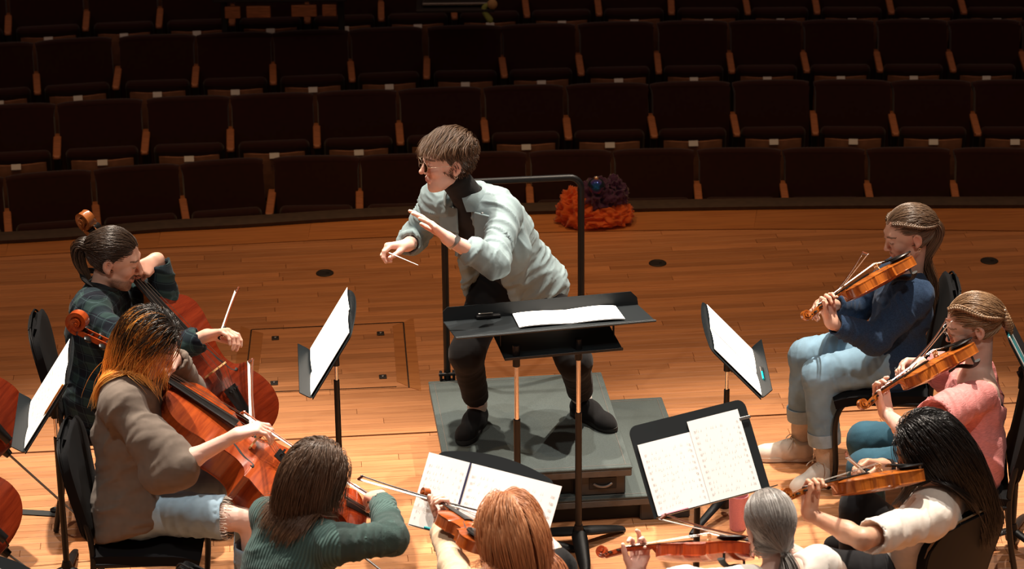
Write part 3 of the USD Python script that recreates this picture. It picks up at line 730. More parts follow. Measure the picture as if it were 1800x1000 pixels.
# ------------------------------------------------------------------ orchestra chairs; the chair faces +y
def chair_back_outline():
    return spline([(0, 0.0), (0.12, 0.0), (0.165, 0.03), (0.19, 0.14), (0.222, 0.30), (0.215, 0.37), (0.16, 0.425), (0.0, 0.44)], 22)
def make_chair(label, piping=None):
    t = thing('orchestra_chair', label, 'chair', None, 'black orchestra chairs')
    # seat: pad with a waterfall front
    G = np.zeros((15, 13, 3))
    for i, a in enumerate(np.linspace(-1, 1, 15)):
        for j, b in enumerate(np.linspace(-1, 1, 13)):
            wx = 0.225 + 0.012 * b
            G[i, j] = (a * wx, b * 0.215 - 0.004 * abs(a) ** 8, 0.462 - 0.010 * abs(a) ** 5 - 0.018 * max(0, b - 0.55) ** 1.3 * 2.2 - 0.006 * abs(b) ** 6 - 0.008 * (1 - a * a) * (1 - b * b))
    part('seat', sheet(G, 0.045), M_FABRIC, t, smooth=50)
    part('seat_shell', box(0.40, 0.38, 0.012, (0, -0.005, 0.406), 0.004), M_PLASTIC, t)
    def backpt(x, s, off):                                   # s: height on the back
        lean = math.radians(11); curve = 0.30 * x * x
        return (x, -0.205 - s * math.sin(lean) + curve + off, 0.475 + s * math.cos(lean))
    ol = chair_back_outline(); hs = ol[:, 1]; ws = ol[:, 0]
    ss = np.r_[np.linspace(0, 0.40, 12), 0.415, 0.428, 0.437, 0.44]
    wf = np.array([np.max(ws[hs <= 0.02]) if s <= 0.001 else np.interp(s, hs[5:], ws[5:]) if s < 0.436 else 0.09 for s in ss]); wf[0] = 0.13
    G = np.array([[backpt(a * w, s, -0.012 * (abs(a) ** 4) - (0.012 if k in (0, len(ss) - 1) else 0.0)) for k, (s, w) in enumerate(zip(ss, wf))] for a in np.linspace(-1, 1, 13)])
    part('backrest', sheet(G, -0.04), M_FABRIC, t, smooth=60)
    G2 = np.array([[backpt(a * (w - 0.012), s * 0.97 + 0.006, -0.045) for s, w in zip(ss, wf)] for a in np.linspace(-1, 1, 13)])
    part('back_shell', sheet(G2, -0.008), M_PLASTIC, t, smooth=60)
    rim = [backpt((w - 0.006), s, -0.041) for s, w in zip(ss, wf)]; rim = rim + [(-p[0], p[1], p[2]) for p in rim[::-1]]
    part('edge_piping', tube(rim, 0.0045, 6), piping or M_PLASTIC, t, smooth=60)
    for sx in (-1, 1):
        p = [(sx * 0.19, 0.13, 0.425), (sx * 0.215, 0.175, 0.395), (sx * 0.225, 0.20, 0.30), (sx * 0.235, 0.225, 0.008)]
        part('leg', tube(spline(p, 14), 0.0125, 10), M_BLACK, t, smooth=60)
        p = [(sx * 0.17, -0.245, 0.60), (sx * 0.195, -0.215, 0.47), (sx * 0.215, -0.215, 0.36), (sx * 0.235, -0.275, 0.008)]
        part('leg', tube(spline(p, 14), 0.0125, 10), M_BLACK, t, smooth=60)
        part('seat_rail', tube([(sx * 0.205, 0.155, 0.412), (sx * 0.205, -0.215, 0.405)], 0.012, 10), M_BLACK, t, smooth=60)
    part('stretcher', tube([(-0.225, -0.235, 0.17), (0.225, -0.235, 0.17)], 0.007, 8), M_BLACK, t)
    return t
M_PIPING = mat('tan_edge_piping', (0.20, 0.135, 0.075), 0.4)
def face_rz(dx, dy): return math.atan2(dy, dx) - math.pi / 2
CHAIRS = [   # seat centre x, y, facing, label
    ('plaid', 'black padded orchestra chair under the cellist in the plaid shirt', (-1.74, 11.22), (1.0, 0.10)),
    ('orange', 'black padded orchestra chair under the cellist with orange and black hair', (-1.455, 10.12), (1.0, 0.02)),
    ('blue', 'black padded orchestra chair under the girl in the blue jumper', (1.63, 11.52), (-1.0, 0.05)),
    ('pink', 'black padded orchestra chair under the violinist in the pink blouse', (1.83, 10.55), (-1.0, 0.12)),
    ('white', 'black padded orchestra chair with tan edge piping under the long black hair', (1.47, 9.55), (-0.66, 0.75)),
    ('green', 'black orchestra chair under the violinist in the dark green jumper', (-0.86, 9.12), (0.75, 0.66)),
    ('red', 'black orchestra chair under the red-haired violinist', (0.02, 8.72), (-0.25, 0.97)),
    ('grey', 'black orchestra chair under the grey-haired violinist', (0.98, 8.70), (-0.5, 0.87)),
    ('spare', 'empty black orchestra chair at the right edge behind the pink blouse', (2.74, 11.35), (0.6, 0.8)),
]
chair_M = {}; chair_prim = {}
ch0 = None
for key, lab, (x, yv), d in CHAIRS:
    M = base_at((x, yv, 0), face_rz(*d)); chair_M[key] = M
    if key == 'white': w_ = make_chair(lab, M_PIPING); place(w_, M); chair_prim[key] = w_
    elif ch0 is None: ch0 = make_chair(lab); place(ch0, M); chair_prim[key] = ch0
    else: chair_prim[key] = dup(ch0, M, lab)

# ------------------------------------------------------------------ things on the floor
tb = WZ(1297, 929, 0)
tum = thing('tumbler', 'pink textured tumbler standing on the floor behind the grey hair', 'tumbler', base_at(tb))
M_TUM = mat('pink_tumbler', (0.66, 0.24, 0.27), 0.4, var=0.1, vscale=300, bump=0.6, bscale=260)
part('cup', lathe([(0, 0), (0.032, 0), (0.036, 0.006), (0.041, 0.10), (0.043, 0.165), (0.0405, 0.165), (0.038, 0.10), (0, 0.05)], 28), M_TUM, tum, smooth=40)
part('rim', tube([(0.0418 * math.cos(a), 0.0418 * math.sin(a), 0.165) for a in np.linspace(0, 2 * np.pi, 29)], 0.0022, 6), M_TUM, tum)
strap = thing('endpin_strap', 'flat black cello endpin strap lying on the floor at the left edge', 'endpin strap', base_at(WZ(50, 901)))
a, b = WZ(-30, 897, 0) - WZ(50, 901), WZ(108, 905, 0) - WZ(50, 901)
part('webbing', bar(a + V(0, 0, 0.003), b + V(0, 0, 0.003), 0.045, 0.005), M_RUBBER, strap)
part('stop_cup', shift(lathe([(0, 0.005), (0.022, 0.005), (0.022, 0.012), (0.012, 0.018), (0, 0.014)], 16), *(WZ(97, 899, 0) - WZ(50, 901))), M_BLACK, strap)

# tulle bundle with a shiny ball behind the podium, on the stage edge
def tulle(name, color, sheen=0.6):
    n = {'p': ('principled_bsdf', dict(base_color=color, roughness=0.7, sheen_weight=sheen)), 't': ('translucent_bsdf', dict(color=color)), 'tr': ('transparent_bsdf', {}), 'm': ('mix_closure', dict(fac=0.35)), 'm2': ('mix_closure', dict(fac=0.22))}
    return usdkit.material(stage, LK + name, n, [('p.BSDF', 'm.closure1'), ('t.BSDF', 'm.closure2'), ('m.closure', 'm2.closure1'), ('tr.BSDF', 'm2.closure2')], surface='m2.closure')
M_TUL_O = tulle('orange_tulle', (0.95, 0.20, 0.025)); M_TUL_P = tulle('purple_tulle', (0.11, 0.03, 0.13))
tc = WZ(1048, 392, 0)
bun = thing('tulle_bundle', 'ruffled bundle of orange and dark purple tulle lying at the stage edge behind the rail', 'tulle fabric', base_at(tc))
def crumple(c, r, seed, rough=0.55, sub=4):
    """A crumpled wad of netting: a ball pushed in and out by ridged noise, resting on the floor."""
    m = trimesh.creation.icosphere(sub, 1.0); v = np.array(m.vertices); n = 1 - np.abs(2 * meshkit.noise(v * 2.6 + seed * 7.1, seed) - 1); n2 = 1 - np.abs(2 * meshkit.noise(v * 6.0 + seed * 3.3, seed + 1) - 1)
    v = v * (0.62 + rough * n ** 2 + 0.30 * rough * n2 ** 2)[:, None] * np.array(r) + np.array(c); v[:, 2] = np.maximum(v[:, 2], 0.006 + 0.004 * n2); return v, np.array(m.faces)
def ribbon_loop(c, a, r, w, seed):
    th = np.linspace(0, 2 * np.pi, 36); q = np.random.default_rng(seed)
    G = np.array([[(c[0] + math.cos(a) * r * (1 + math.cos(u)) * .6 + .01 * math.sin(3 * u + b * 4), c[1] + math.sin(a) * r * .5 * (1 + math.cos(u)) + (b - .5) * w, c[2] + r * .55 * math.sin(u) + r * .5 + .012 * math.sin(5 * u + seed)) for b in np.linspace(0, 1, 5)] for u in th]); G[..., 2] = np.maximum(G[..., 2], .008); return sheet(G, .0012)
for i, (c, r_) in enumerate((((-0.10, 0.0, 0.05), (0.105, 0.09, 0.10)), ((-0.02, -0.03, 0.035), (0.12, 0.08, 0.055)), ((0.08, -0.01, 0.04), (0.10, 0.08, 0.07)), ((-0.135, 0.02, 0.12), (0.055, 0.06, 0.075)), ((0.125, 0.02, 0.05), (0.07, 0.07, 0.06)))):
    part('orange_ruffle', crumple(c, r_, 10 + i), M_TUL_O, bun, smooth=60)
for i, (c, a, r_) in enumerate((((0.10, 0.0, 0.02), 0.3, 0.075), ((0.12, 0.0, 0.07), 0.9, 0.06), ((-0.17, 0.0, 0.05), 2.4, 0.05), ((-0.06, -0.05, 0.0), 4.0, 0.06))):
    part('orange_ribbon', ribbon_loop(c, a, r_, 0.05, i), M_TUL_O, bun, smooth=60)
for i, (c, r_) in enumerate((((0.00, 0.03, 0.14), (0.085, 0.07, 0.085)), ((0.085, 0.03, 0.15), (0.07, 0.06, 0.07)), ((0.10, 0.04, 0.20), (0.035, 0.04, 0.05)))):
    part('purple_ruffle', crumple(c, r_, 30 + i, .7), M_TUL_P, bun, smooth=60)
M_BALL = usdkit.material(stage, LK + 'iridescent_ball', {'p': ('principled_bsdf', dict(base_color=(0.10, 0.20, 0.32), metallic=0.85, roughness=0.12, thin_film_thickness=420.0, thin_film_ior=1.6))}, [], surface='p.BSDF')
ball = thing('shiny_ball', 'small iridescent blue ball nestling on top of the tulle', 'ball', base_at(tc + V(0.0, 0.0, 0.0)))
part('sphere', shift(trimesh.creation.icosphere(3, 0.05), 0.0, -0.005, 0.215), M_BALL, ball, smooth=True)
part('cap', shift(lathe([(0, 0.05), (0.014, 0.048), (0.014, 0.058), (0.008, 0.064), (0, 0.064)], 16), 0.0, -0.005, 0.215), M_CHROME, ball)
# production desk across the fourth row
pd_ = thing('production_desk', 'dark desk with brown side panels across the fourth row', 'desk', base_at(WZ(492, 30, 0.25)))
o = WZ(492, 30, 0.25)
for x0, x1, y0, y1 in ((396, 422, 12, 31), (434, 475, 11, 30), (513, 556, 9, 28), (567, 591, 8, 27)):
    p = W((x0 + x1) / 2, (y0 + y1) / 2, o[1]) - o; s = (x1 - x0) / 265.0; h_ = (y1 - y0) / 245.0
    part('side_panel', box(s, 0.03, h_, p, 0.004), M_ARM, pd_)
pl = W(492, 10, o[1]) - o
part('desk_top', box(0.86, 0.35, 0.03, (pl[0], 0.15, pl[2] + 0.045), 0.005), M_IRON, pd_)
for x in (-0.38, 0.38): part('desk_leg', box(0.04, 0.04, 0.62, (pl[0] + x, 0.2, pl[2] - 0.3), 0.004), M_IRON, pd_)
lo = W(800, 6, o[1] - 0.1)
lap = thing('laptop', 'open grey laptop glimpsed over the fourth row at the top edge', 'laptop', base_at(lo))
part('keyboard_deck', box(0.42, 0.24, 0.018, (0, 0.10, 0.0), 0.004), M_GREYMETAL, lap)
part('screen', move(box(0.42, 0.008, 0.26, (0, 0, 0.13), 0.003), frame(V(0, 0.22, 0.01), x=V(1, 0, 0), y=unit(V(0, 1, 0.25)))), M_IRON, lap)
part('stand', box(0.5, 0.3, 0.02, (0, 0.08, -0.03), 0.004), M_IRON, lap)
toy = thing('plush_toy', 'small yellow-green plush toy slumped on the fourth row seat back', 'plush toy', base_at(W(858, 34, o[1] - 0.15)))
M_PL1 = mat('green_plush', (0.34, 0.40, 0.10), 0.9); M_PL2 = mat('tan_plush', (0.55, 0.33, 0.14), 0.9)
part('body', tube(spline([(0.02, 0, -0.02), (-0.01, 0, 0.03), (-0.025, 0, 0.07), (0.0, 0, 0.10)], 10), [0.012, 0.02, 0.022, 0.021, 0.02, 0.02, 0.019, 0.018, 0.016, 0.012], 10), M_PL1, toy, smooth=60)
part('head', shift(trimesh.creation.icosphere(2, 0.033), 0.028, 0, 0.10), M_PL2, toy, smooth=True)
# ------------------------------------------------------------------ violins, cellos and bows
from scipy.interpolate import PchipInterpolator
def varnish(name, color, dark, rough=0.22):
    n = {'tc': ('texture_coordinate', {}), 'mp': ('mapping', dict(scale=(60, 7, 7))), 'ns': ('noise_texture', dict(scale=1.0, detail=4.0, distortion=0.5)),
         'rp': ('rgb_ramp', {'ramp': [(0.3, dark), (0.7, color)]}), 'p': ('principled_bsdf', dict(roughness=rough, coat_weight=0.35, coat_roughness=0.06, specular_ior_level=0.35))}
    return usdkit.material(stage, LK + name, n, [('tc.object', 'mp.vector'), ('mp.vector', 'ns.vector'), ('ns.fac', 'rp.fac'), ('rp.color', 'p.base_color')], surface='p.BSDF')
M_EBONY = mat('ebony', (0.006, 0.0055, 0.0055), 0.34, spec=0.4)
M_STRING = mat('silver_string', (0.55, 0.50, 0.45), 0.25, metal=1.0)
M_BRIDGE = mat('maple_bridge', (0.62, 0.37, 0.16), 0.5)
M_HAIRBOW = mat('white_bow_hair', (0.80, 0.76, 0.70), 0.5)
M_STICK = mat('pernambuco', (0.13, 0.030, 0.010), 0.3, coat=0.3)
M_PALESTICK = mat('pale_bow_stick', (0.50, 0.32, 0.20), 0.3, coat=0.5)
M_NECKWOOD = mat('bare_maple_neck', (0.55, 0.28, 0.12), 0.4)
_wx = [0, .004, .02, .06, .12, .20, .27, .33, .375, .392, .402, .412, .44, .50, .56, .61, .642, .652, .662, .68, .72, .78, .84, .90, .95, .98, .995, 1.0]
_wy = [0.0, .07, .15, .225, .275, .2925, .283, .260, .243, .249, .252, .215, .178, .158, .163, .18, .207, .224, .221, .212, .218, .232, .235, .215, .165, .11, .06, .03]
_wf = PchipInterpolator(_wx, _wy)
VIOLIN = dict(L=0.356, rib=0.035, arch=0.0155, neck=0.131, fb=0.27, fw0=0.0125, fw1=0.0215, rise=0.058, fbz=0.008, bx=0.452, bw=0.041, bh=0.034, tp=(0.02, 0.33, 0.023), pb=0.068, sr=0.0205, sw=0.0205, pegl=0.030, pr=0.0075, nr=0.0125, st=0.0006, ft=0.0042)
CELLO = dict(L=0.755, rib=0.118, arch=0.030, neck=0.285, fb=0.585, fw0=0.0165, fw1=0.033, rise=0.105, fbz=0.022, bx=0.468, bw=0.092, bh=0.088, tp=(0.03, 0.345, 0.032), pb=0.135, sr=0.043, sw=0.036, pegl=0.055, pr=0.014, nr=0.018, st=0.0011, ft=0.008)
def bowed(kind, name, label, M, wood, group, neckwood=None, endpin=0.0, chinrest=False, shoulder_rest=False):
    k = VIOLIN if kind == 'violin' else CELLO; L = k['L']; hr = k['rib'] / 2
    t = thing(name, label, kind, M, group); neckwood = neckwood or wood
    xs = np.unique(np.r_[np.array(_wx), np.linspace(0.003, 0.05, 6), np.linspace(0.05, 0.95, 46), np.linspace(0.95, 0.998, 7)]); W_ = _wf(xs) * L
    vs = np.linspace(-1, 1, 15)
    def az(x, v): return k['arch'] * np.clip(1 - np.abs(v) ** 2.0, 0, 1) ** 1.25 * np.clip(np.sin(np.pi * np.clip(x, 0.0, 1)), 0, 1) ** 0.45
    et = 0.0042 * (L / 0.356) ** 0.5
    top = np.array([[(x * L, v * w, hr + et - 0.0006 * (abs(v) > 0.95) + az(x, v) * (abs(v) < 1)) for v in vs] for x, w in zip(xs, W_)])
    part('top_plate', sheet(top[:, ::-1] if np.cross(top[20, 7] - top[19, 7], top[20, 8] - top[20, 7])[2] < 0 else top, et), wood, t, smooth=45)
    bot = top.copy(); bot[..., 2] = -(hr + et + 0.85 * (top[..., 2] - hr - et))
    part('back_plate', sheet(bot[:, ::-1], et), wood, t, smooth=45)
    ri = [(x * L, w - et * 0.7) for x, w in zip(xs, W_) if w > et]; loop = ri + [(x, -w) for x, w in ri[::-1]]; loop.append(loop[0])
    R = np.array([[(x, y, -hr - 0.001), (x, y, hr + 0.001)] for x, y in loop]); R[..., 0] = np.clip(R[..., 0], et * 0.7, L - et * 0.5)
    part('ribs', sheet(R, 0.001), wood, t, smooth=35)
    ztop = lambda x, y=0.0: hr + et + az(x / L, np.clip(y / max(_wf(x / L) * L, 1e-6), -1, 1))
    # f-holes
    for s in (-1, 1):
        p = spline([(.598, .052), (.602, .070), (.585, .084), (.545, .094), (.50, .108), (.455, .122), (.415, .132), (.398, .148), (.404, .164)], 26) * L
        P = np.array([(x, s * y, ztop(x, s * y) - 0.0006) for x, y in p])
        sc = L / 0.356; rr = sc * np.interp(np.linspace(0, 1, 26), [0, .12, .3, .5, .7, .88, 1], [.0030, .0014, .0020, .0028, .0020, .0014, .0036])
        part('f_hole', tube(P, rr, 8, flat=0.45), M_DARK, t, smooth=60)
    # neck, fingerboard, pegbox, scroll
    nx = L + k['neck']; zf = lambda x: hr + et + k['fbz'] + (L - x) * k['rise']
    n = 12; xx = np.linspace(L - 0.006, nx, n); wN = np.interp(xx, [L, nx], [k['fw0'] * 1.3, k['fw0'] * 0.95])
    NP = []
    for i, x in enumerate(xx):
        dep = k['nr'] * (1.55 if i == 0 else 1.15 if i == 1 else 1.0) + (2 * hr if i == 0 else hr * 0.8 if i == 1 else 0)
        NP.append([(x, wN[i] * math.cos(a), zf(x) - dep * max(0, math.sin(a)) - 0.0) for a in np.linspace(0, math.pi, 9)])
    part('neck', sheet(np.array(NP), -0.0008), neckwood, t, smooth=50)
    f0 = nx - k['fb']; FB = []
    for x in np.linspace(f0, nx, 8):
        w = np.interp(x, [f0, nx], [k['fw1'], k['fw0']]); FB.append([(x, w * a, zf(x) + k['ft'] * (1.35 - 0.55 * a * a)) for a in np.linspace(1, -1, 9)])
    part('fingerboard', sheet(np.array(FB), -k['ft']) if np.cross(np.subtract(FB[1][4], FB[0][4]), np.subtract(FB[0][5], FB[0][4]))[2] < 0 else sheet(np.array(FB), k['ft']), M_EBONY, t, smooth=40)
    part('nut', box(0.005 * L / 0.356, k['fw0'] * 2, k['ft'] * 1.6, (nx + 0.002, 0, zf(nx) + k['ft'] * 0.7), 0.001), M_EBONY, t)
    pb, sr = k['pb'], k['sr']; zn = zf(nx)
    w0 = k['fw0']; tip = V(nx + pb, 0, zn - pb * 0.30)
    dirp = unit(tip - V(nx, 0, zn - 0.004)); up_ = np.cross(V(0, 1, 0), dirp) * -1
    if up_[2] < 0: up_ = -up_
    # pegbox: two cheeks, a back
    B0 = V(nx, 0, zn - k['nr'] * 0.55); B1 = tip + V(0, 0, -0.001)
    for s in (-1, 1):
        G = np.array([[B0 + (B1 - B0) * a + V(0, s * (w0 - (w0 - k['sr'] * 0.42) * a), 0) + up_ * h for h in (-k['nr'] * 0.55, k['nr'] * 0.75 * (1 - 0.25 * a))] for a in np.linspace(0, 1, 6)])
        part('pegbox_cheek', sheet(G, 0.0036 * L / 0.356 ** 1.0 * 0.7 * s), neckwood, t, smooth=40)
    G = np.array([[B0 + (B1 - B0) * a + V(0, y * (w0 - (w0 - k['sr'] * 0.42) * a), 0) - up_ * (k['nr'] * (0.55 + 0.35 * math.cos(y * 1.5))) for y in (-1, -.5, 0, .5, 1)] for a in np.linspace(0, 1, 6)])
    part('pegbox_back', sheet(G, 0.003), neckwood, t, smooth=40)
    # scroll: a fluted spiral band that widens to the eye
    turns, na = 2.3, 72
    a0 = math.radians(-118); cx, cz = nx + pb + sr * 0.62, tip[2] + sr * 0.62
    SP, rows = [], []
    for i, s in enumerate(np.linspace(0, 1, na)):
        th = a0 + s * turns * 2 * math.pi; r = sr * (1.12 * (1 - s) ** 1.15 + 0.16); nxt = sr * (1.12 * max(0, 1 - s - 1 / turns) ** 1.15 + 0.16) if s < 1 - 1 / turns else 0.02 * sr
        tk = max((r - nxt) * 0.93, sr * 0.2); hw = np.interp(s, [0, 0.25, 0.6, 1], [0.46, 0.60, 0.82, 1.0]) * k['sw']
        ro, rin = r, max(r - tk, 0.001)
        ring = [(cx + ro * math.cos(th), -hw, cz + ro * math.sin(th)), (cx + (ro - 0.12 * tk) * math.cos(th), -hw * 0.55, cz + (ro - 0.12 * tk) * math.sin(th)), (cx + ro * 0.99 * math.cos(th), 0, cz + ro * 0.99 * math.sin(th)), (cx + (ro - 0.12 * tk) * math.cos(th), hw * 0.55, cz + (ro - 0.12 * tk) * math.sin(th)),
                (cx + ro * math.cos(th), hw, cz + ro * math.sin(th)), (cx + (rin + 0.35 * tk) * math.cos(th), hw * 0.98, cz + (rin + 0.35 * tk) * math.sin(th)), (cx + rin * math.cos(th), hw * 0.80, cz + rin * math.sin(th)), (cx + rin * math.cos(th), -hw * 0.80, cz + rin * math.sin(th)), (cx + (rin + 0.35 * tk) * math.cos(th), -hw * 0.98, cz + (rin + 0.35 * tk) * math.sin(th))]
        rows.append(ring)
    v = np.array(rows).reshape(-1, 3); m9 = 9; f = []
    for i in range(na - 1):
        j = np.arange(m9); q = (j + 1) % m9; f.append(np.stack([i * m9 + j, (i + 1) * m9 + j, (i + 1) * m9 + q, i * m9 + q], 1))
    f = np.vstack(f); f = np.vstack([f[:, [0, 1, 2]], f[:, [0, 2, 3]]])
    cap = [[0, q, q + 1] for q in range(1, 8)] + [[(na - 1) * 9, (na - 1) * 9 + q + 1, (na - 1) * 9 + q] for q in range(1, 8)]
    sc_ = part('scroll', (v, np.vstack([f, cap])), neckwood, t, smooth=40)
    part('scroll_eye', cyl(sr * 0.17, k['sw'] * 2.06, (cx, 0, cz), 12, 'y'), neckwood, sc_)
    for i in range(4):
        s = 1 if i in (0, 2) else -1; c = B0 + (B1 - B0) * (0.16 + 0.24 * i) + up_ * k['nr'] * 0.1
        pl, pr = k['pegl'], k['pr']
        prof = [(0, 0), (pr * 0.42, 0), (pr * 0.45, pl * 0.5), (pr * 0.75, pl * 0.56), (pr * 0.5, pl * 0.64), (pr * 0.55, pl * 0.7), (pr * 1.25, pl * 0.95), (pr * 1.3, pl * 1.15), (pr * 0.7, pl * 1.35), (0, pl * 1.38)]
        pv, pf = lathe(prof, 12); w_ = np.where(pv[:, 2] > pl * 0.66, 0.42, 1.0)
        pv = np.stack([pv[:, 0], pv[:, 1] * w_, pv[:, 2]], 1)
        Mp = frame(c - V(0, s * w0 * 0.9, 0), z=V(0, s, 0), y=unit(np.cross(V(0, s, 0), V(1, 0, 0.7)))) if False else np.eye(4)
        Mp[:3, :3] = np.array([[1, 0, 0], [0, 0, -s], [0, s, 0]]).T if s > 0 else np.array([[1, 0, 0], [0, 0, 1], [0, -1, 0]]).T
        Mp[:3, 3] = c - V(0, s * w0 * 1.0, 0)
        part('peg', move((pv, pf), Mp), M_EBONY, t, smooth=50)
    # bridge, strings, tailpiece
    bx = k['bx'] * L; zb0 = ztop(bx); bw, bh = k['bw'], k['bh']
    poly = sg.Polygon([(-bw / 2, 0), (-bw / 2, bh * 0.14), (-bw * 0.40, bh * 0.3), (-bw * 0.43, bh * 0.55), (-bw * 0.46, bh * 0.86), (-bw * 0.25, bh * 0.97), (0, bh), (bw * 0.25, bh * 0.95), (bw * 0.46, bh * 0.82), (bw * 0.43, bh * 0.55), (bw * 0.40, bh * 0.3), (bw / 2, bh * 0.14), (bw / 2, 0), (bw * 0.28, 0), (bw * 0.2, bh * 0.22), (-bw * 0.2, bh * 0.22), (-bw * 0.28, 0)])
    for sx in (-1, 1): poly = poly.difference(sg.Point(sx * bw * 0.26, bh * 0.52).buffer(bw * 0.09))
    poly = poly.difference(sg.Point(0, bh * 0.58).buffer(bw * 0.09))
    bm = extrude(poly, 0.0045 * L / 0.356 * 0.8, -0.002)
    MB = np.eye(4); MB[:3, :3] = np.array([[0, 1, 0], [0, 0, 1], [1, 0, 0]]).T; MB[:3, 3] = (bx, 0, zb0 - 0.002)
    part('bridge', move(bm, MB), M_BRIDGE, t, smooth=False)
    t0, t1, tw = k['tp'][0] * L, k['tp'][1] * L, k['tp'][2]
    zt0, zt1 = ztop(t0 + 0.03 * L) + 0.006 * L / 0.356, zb0 + bh * 0.36
    TP = np.array([[(t0 + (t1 - t0) * a, b * tw * (0.42 + 0.58 * a) * 0.95, zt0 + (zt1 - zt0) * a + (0.007 * L / 0.356) * (1 - b * b)) for b in np.linspace(1, -1, 7)] for a in np.linspace(0, 1, 7)])
    part('tailpiece', sheet(TP, 0.004 * L / 0.356), M_EBONY, t, smooth=40)
    part('tail_gut', tube([(-0.002, 0, hr * 0.2), (-0.002, 0, hr + et + 0.003), (t0 + 0.01, 0, zt0 + 0.004)], 0.0016 * L / 0.356, 6), M_EBONY, t)
    part('end_button', cyl(0.006 * L / 0.356, 0.014, (-0.005, 0, 0), 12, 'x'), M_EBONY, t)
    for i in range(4):
        a = (i - 1.5) / 1.5
        yb, yn, yt = a * bw * 0.40, a * w0 * 0.68, a * tw * 0.62
        zbr = zb0 + bh * (1.0 - 0.10 * a * a) - 0.0015
        part('string', tube([(t1 - 0.012 * L, yt, zt1 + 0.005), (bx, yb, zbr), (nx, yn, zn + k['ft'] * 1.75)], k['st'], 5), M_STRING, t, smooth=False)
    if kind == 'cello':
        for i in range(4):
            a = (i - 1.5) / 1.5
            part('fine_tuner', cat(cyl(0.0045, 0.022, (t1 - 0.02, a * tw * 0.62, zt1 + 0.016), 10), box(0.03, 0.008, 0.008, (t1 - 0.022, a * tw * 0.62, zt1 + 0.006), 0.002)), M_BLACK, t)
        if endpin > 0:
            part('endpin_collar', cyl(0.016, 0.03, (-0.014, 0, 0), 14, 'x', 0.022), M_EBONY, t)
            part('endpin', cat(tube([(-0.02, 0, 0), (-endpin + 0.02, 0, 0), (-endpin, 0, 0)], [0.0052, 0.0052, 0.0015], 10)), M_GREYMETAL, t)
    if chinrest:
        ys, xs2 = np.linspace(0, 2 * np.pi, 25), np.linspace(0, 1, 6)
        G = np.array([[(0.060 + 0.052 * r * math.cos(a) * (1 + 0.1 * math.sin(a)), 0.050 + 0.034 * r * math.sin(a), hr + et + 0.0165 + 0.006 * r ** 3 - 0.004 * (1 - r)) for r in np.linspace(0.01, 1, 7)] for a in ys])
        cr = part('chin_rest', sheet(G[:, ::-1], 0.006), M_EBONY, t, smooth=50)
        for yy in (0.045, 0.062): part('clamp', tube([(-0.003, yy * 0.45, -hr - 0.006), (-0.003, yy * 0.45, hr + et + 0.012)], 0.0022, 8), M_CHROME, cr)
    if shoulder_rest:
        p = spline([(0.075, 0.125, -hr - 0.028), (0.07, 0.06, -hr - 0.045), (0.065, 0, -hr - 0.034), (0.06, -0.06, -hr - 0.026), (0.06, -0.115, -hr - 0.034)], 18)
        srm = part('shoulder_rest', tube(p, 0.014, 10, flat=0.45, up=V(0, 0, 1)), M_RUBBER, t, smooth=60)
        for yy, xx_ in ((0.095, 0.073), (-0.095, 0.06)):
            part('foot', tube([(xx_, yy, -hr - 0.036), (xx_, yy, -hr - 0.004), (xx_, yy * 1.02, -hr + 0.01)], 0.005, 8), M_RUBBER, srm)
    return t
def bow(name, label, frog, tip, updir, kind='violin', stick=None, group='bows', hair_label=None):
    """frog, tip: the two ends in the world; updir: from the hair to the stick."""
    frog, tip = np.asarray(frog, float), np.asarray(tip, float); Lb = np.linalg.norm(tip - frog)
    M = frame(frog, x=tip - frog, z=updir); t = thing(name, label, 'bow', M, group)
    sc = 1.0 if kind == 'violin' else 1.25; x = np.linspace(-0.03, Lb - 0.012, 24)
    z = 0.021 * sc - 0.018 * np.sin(np.pi * np.clip((x - 0.02) / Lb, 0, 1)) * 0.62 + 0.004 * (x / Lb) ** 8
    r = np.interp(x, [0, Lb], [0.0043 * sc, 0.0028 * sc])
    part('stick', tube(np.stack([x, 0 * x, z], 1), r, 10), stick or M_STICK, t, smooth=60)
    tipm = cat(bar((Lb - 0.022, 0, z[-1] + 0.001), (Lb + 0.004, 0, 0.0), 0.009 * sc, 0.009 * sc, up=(0.4, 0, 1)))
    part('tip', tipm, stick or M_STICK, t); part('tip_plate', box(0.026, 0.0095 * sc, 0.002, (Lb - 0.006, 0, 0.0), 0.0006), M_PAPER, t)
    part('frog', cat(rbox(0.046, 0.011 * sc, 0.017 * sc, 0.003, (0.022, 0, 0.0095 * sc), 1)), M_EBONY, t)
    part('ferrule', box(0.012, 0.0125 * sc, 0.009 * sc, (0.048, 0, 0.004 * sc), 0.002), M_CHROME, t)
    part('screw', cyl(0.0045 * sc, 0.014, (-0.036, 0, z[0]), 10, 'x'), M_CHROME, t)
    part('winding', tube(np.stack([np.linspace(0.05, 0.12, 4), np.zeros(4), np.interp(np.linspace(0.05, 0.12, 4), x, z)], 1), 0.0048 * sc, 10), M_GREYMETAL, t)
    part('bow_hair', box(Lb - 0.05, 0.0095 * sc, 0.0022, (0.045 + (Lb - 0.05) / 2, 0, 0.0006)), M_HAIRBOW, t)
    return t
V_GOLD = varnish('golden_varnish', (0.50, 0.145, 0.022), (0.20, 0.045, 0.008))
V_ORANGE = varnish('orange_varnish', (0.55, 0.155, 0.028), (0.30, 0.06, 0.010))
V_RED = varnish('red_varnish', (0.42, 0.06, 0.012), (0.22, 0.022, 0.005))
V_DARK = varnish('dark_red_varnish', (0.26, 0.03, 0.012), (0.14, 0.014, 0.006))
V_CELLO_R = varnish('red_cello_varnish', (0.165, 0.020, 0.005), (0.085, 0.008, 0.002), 0.24)
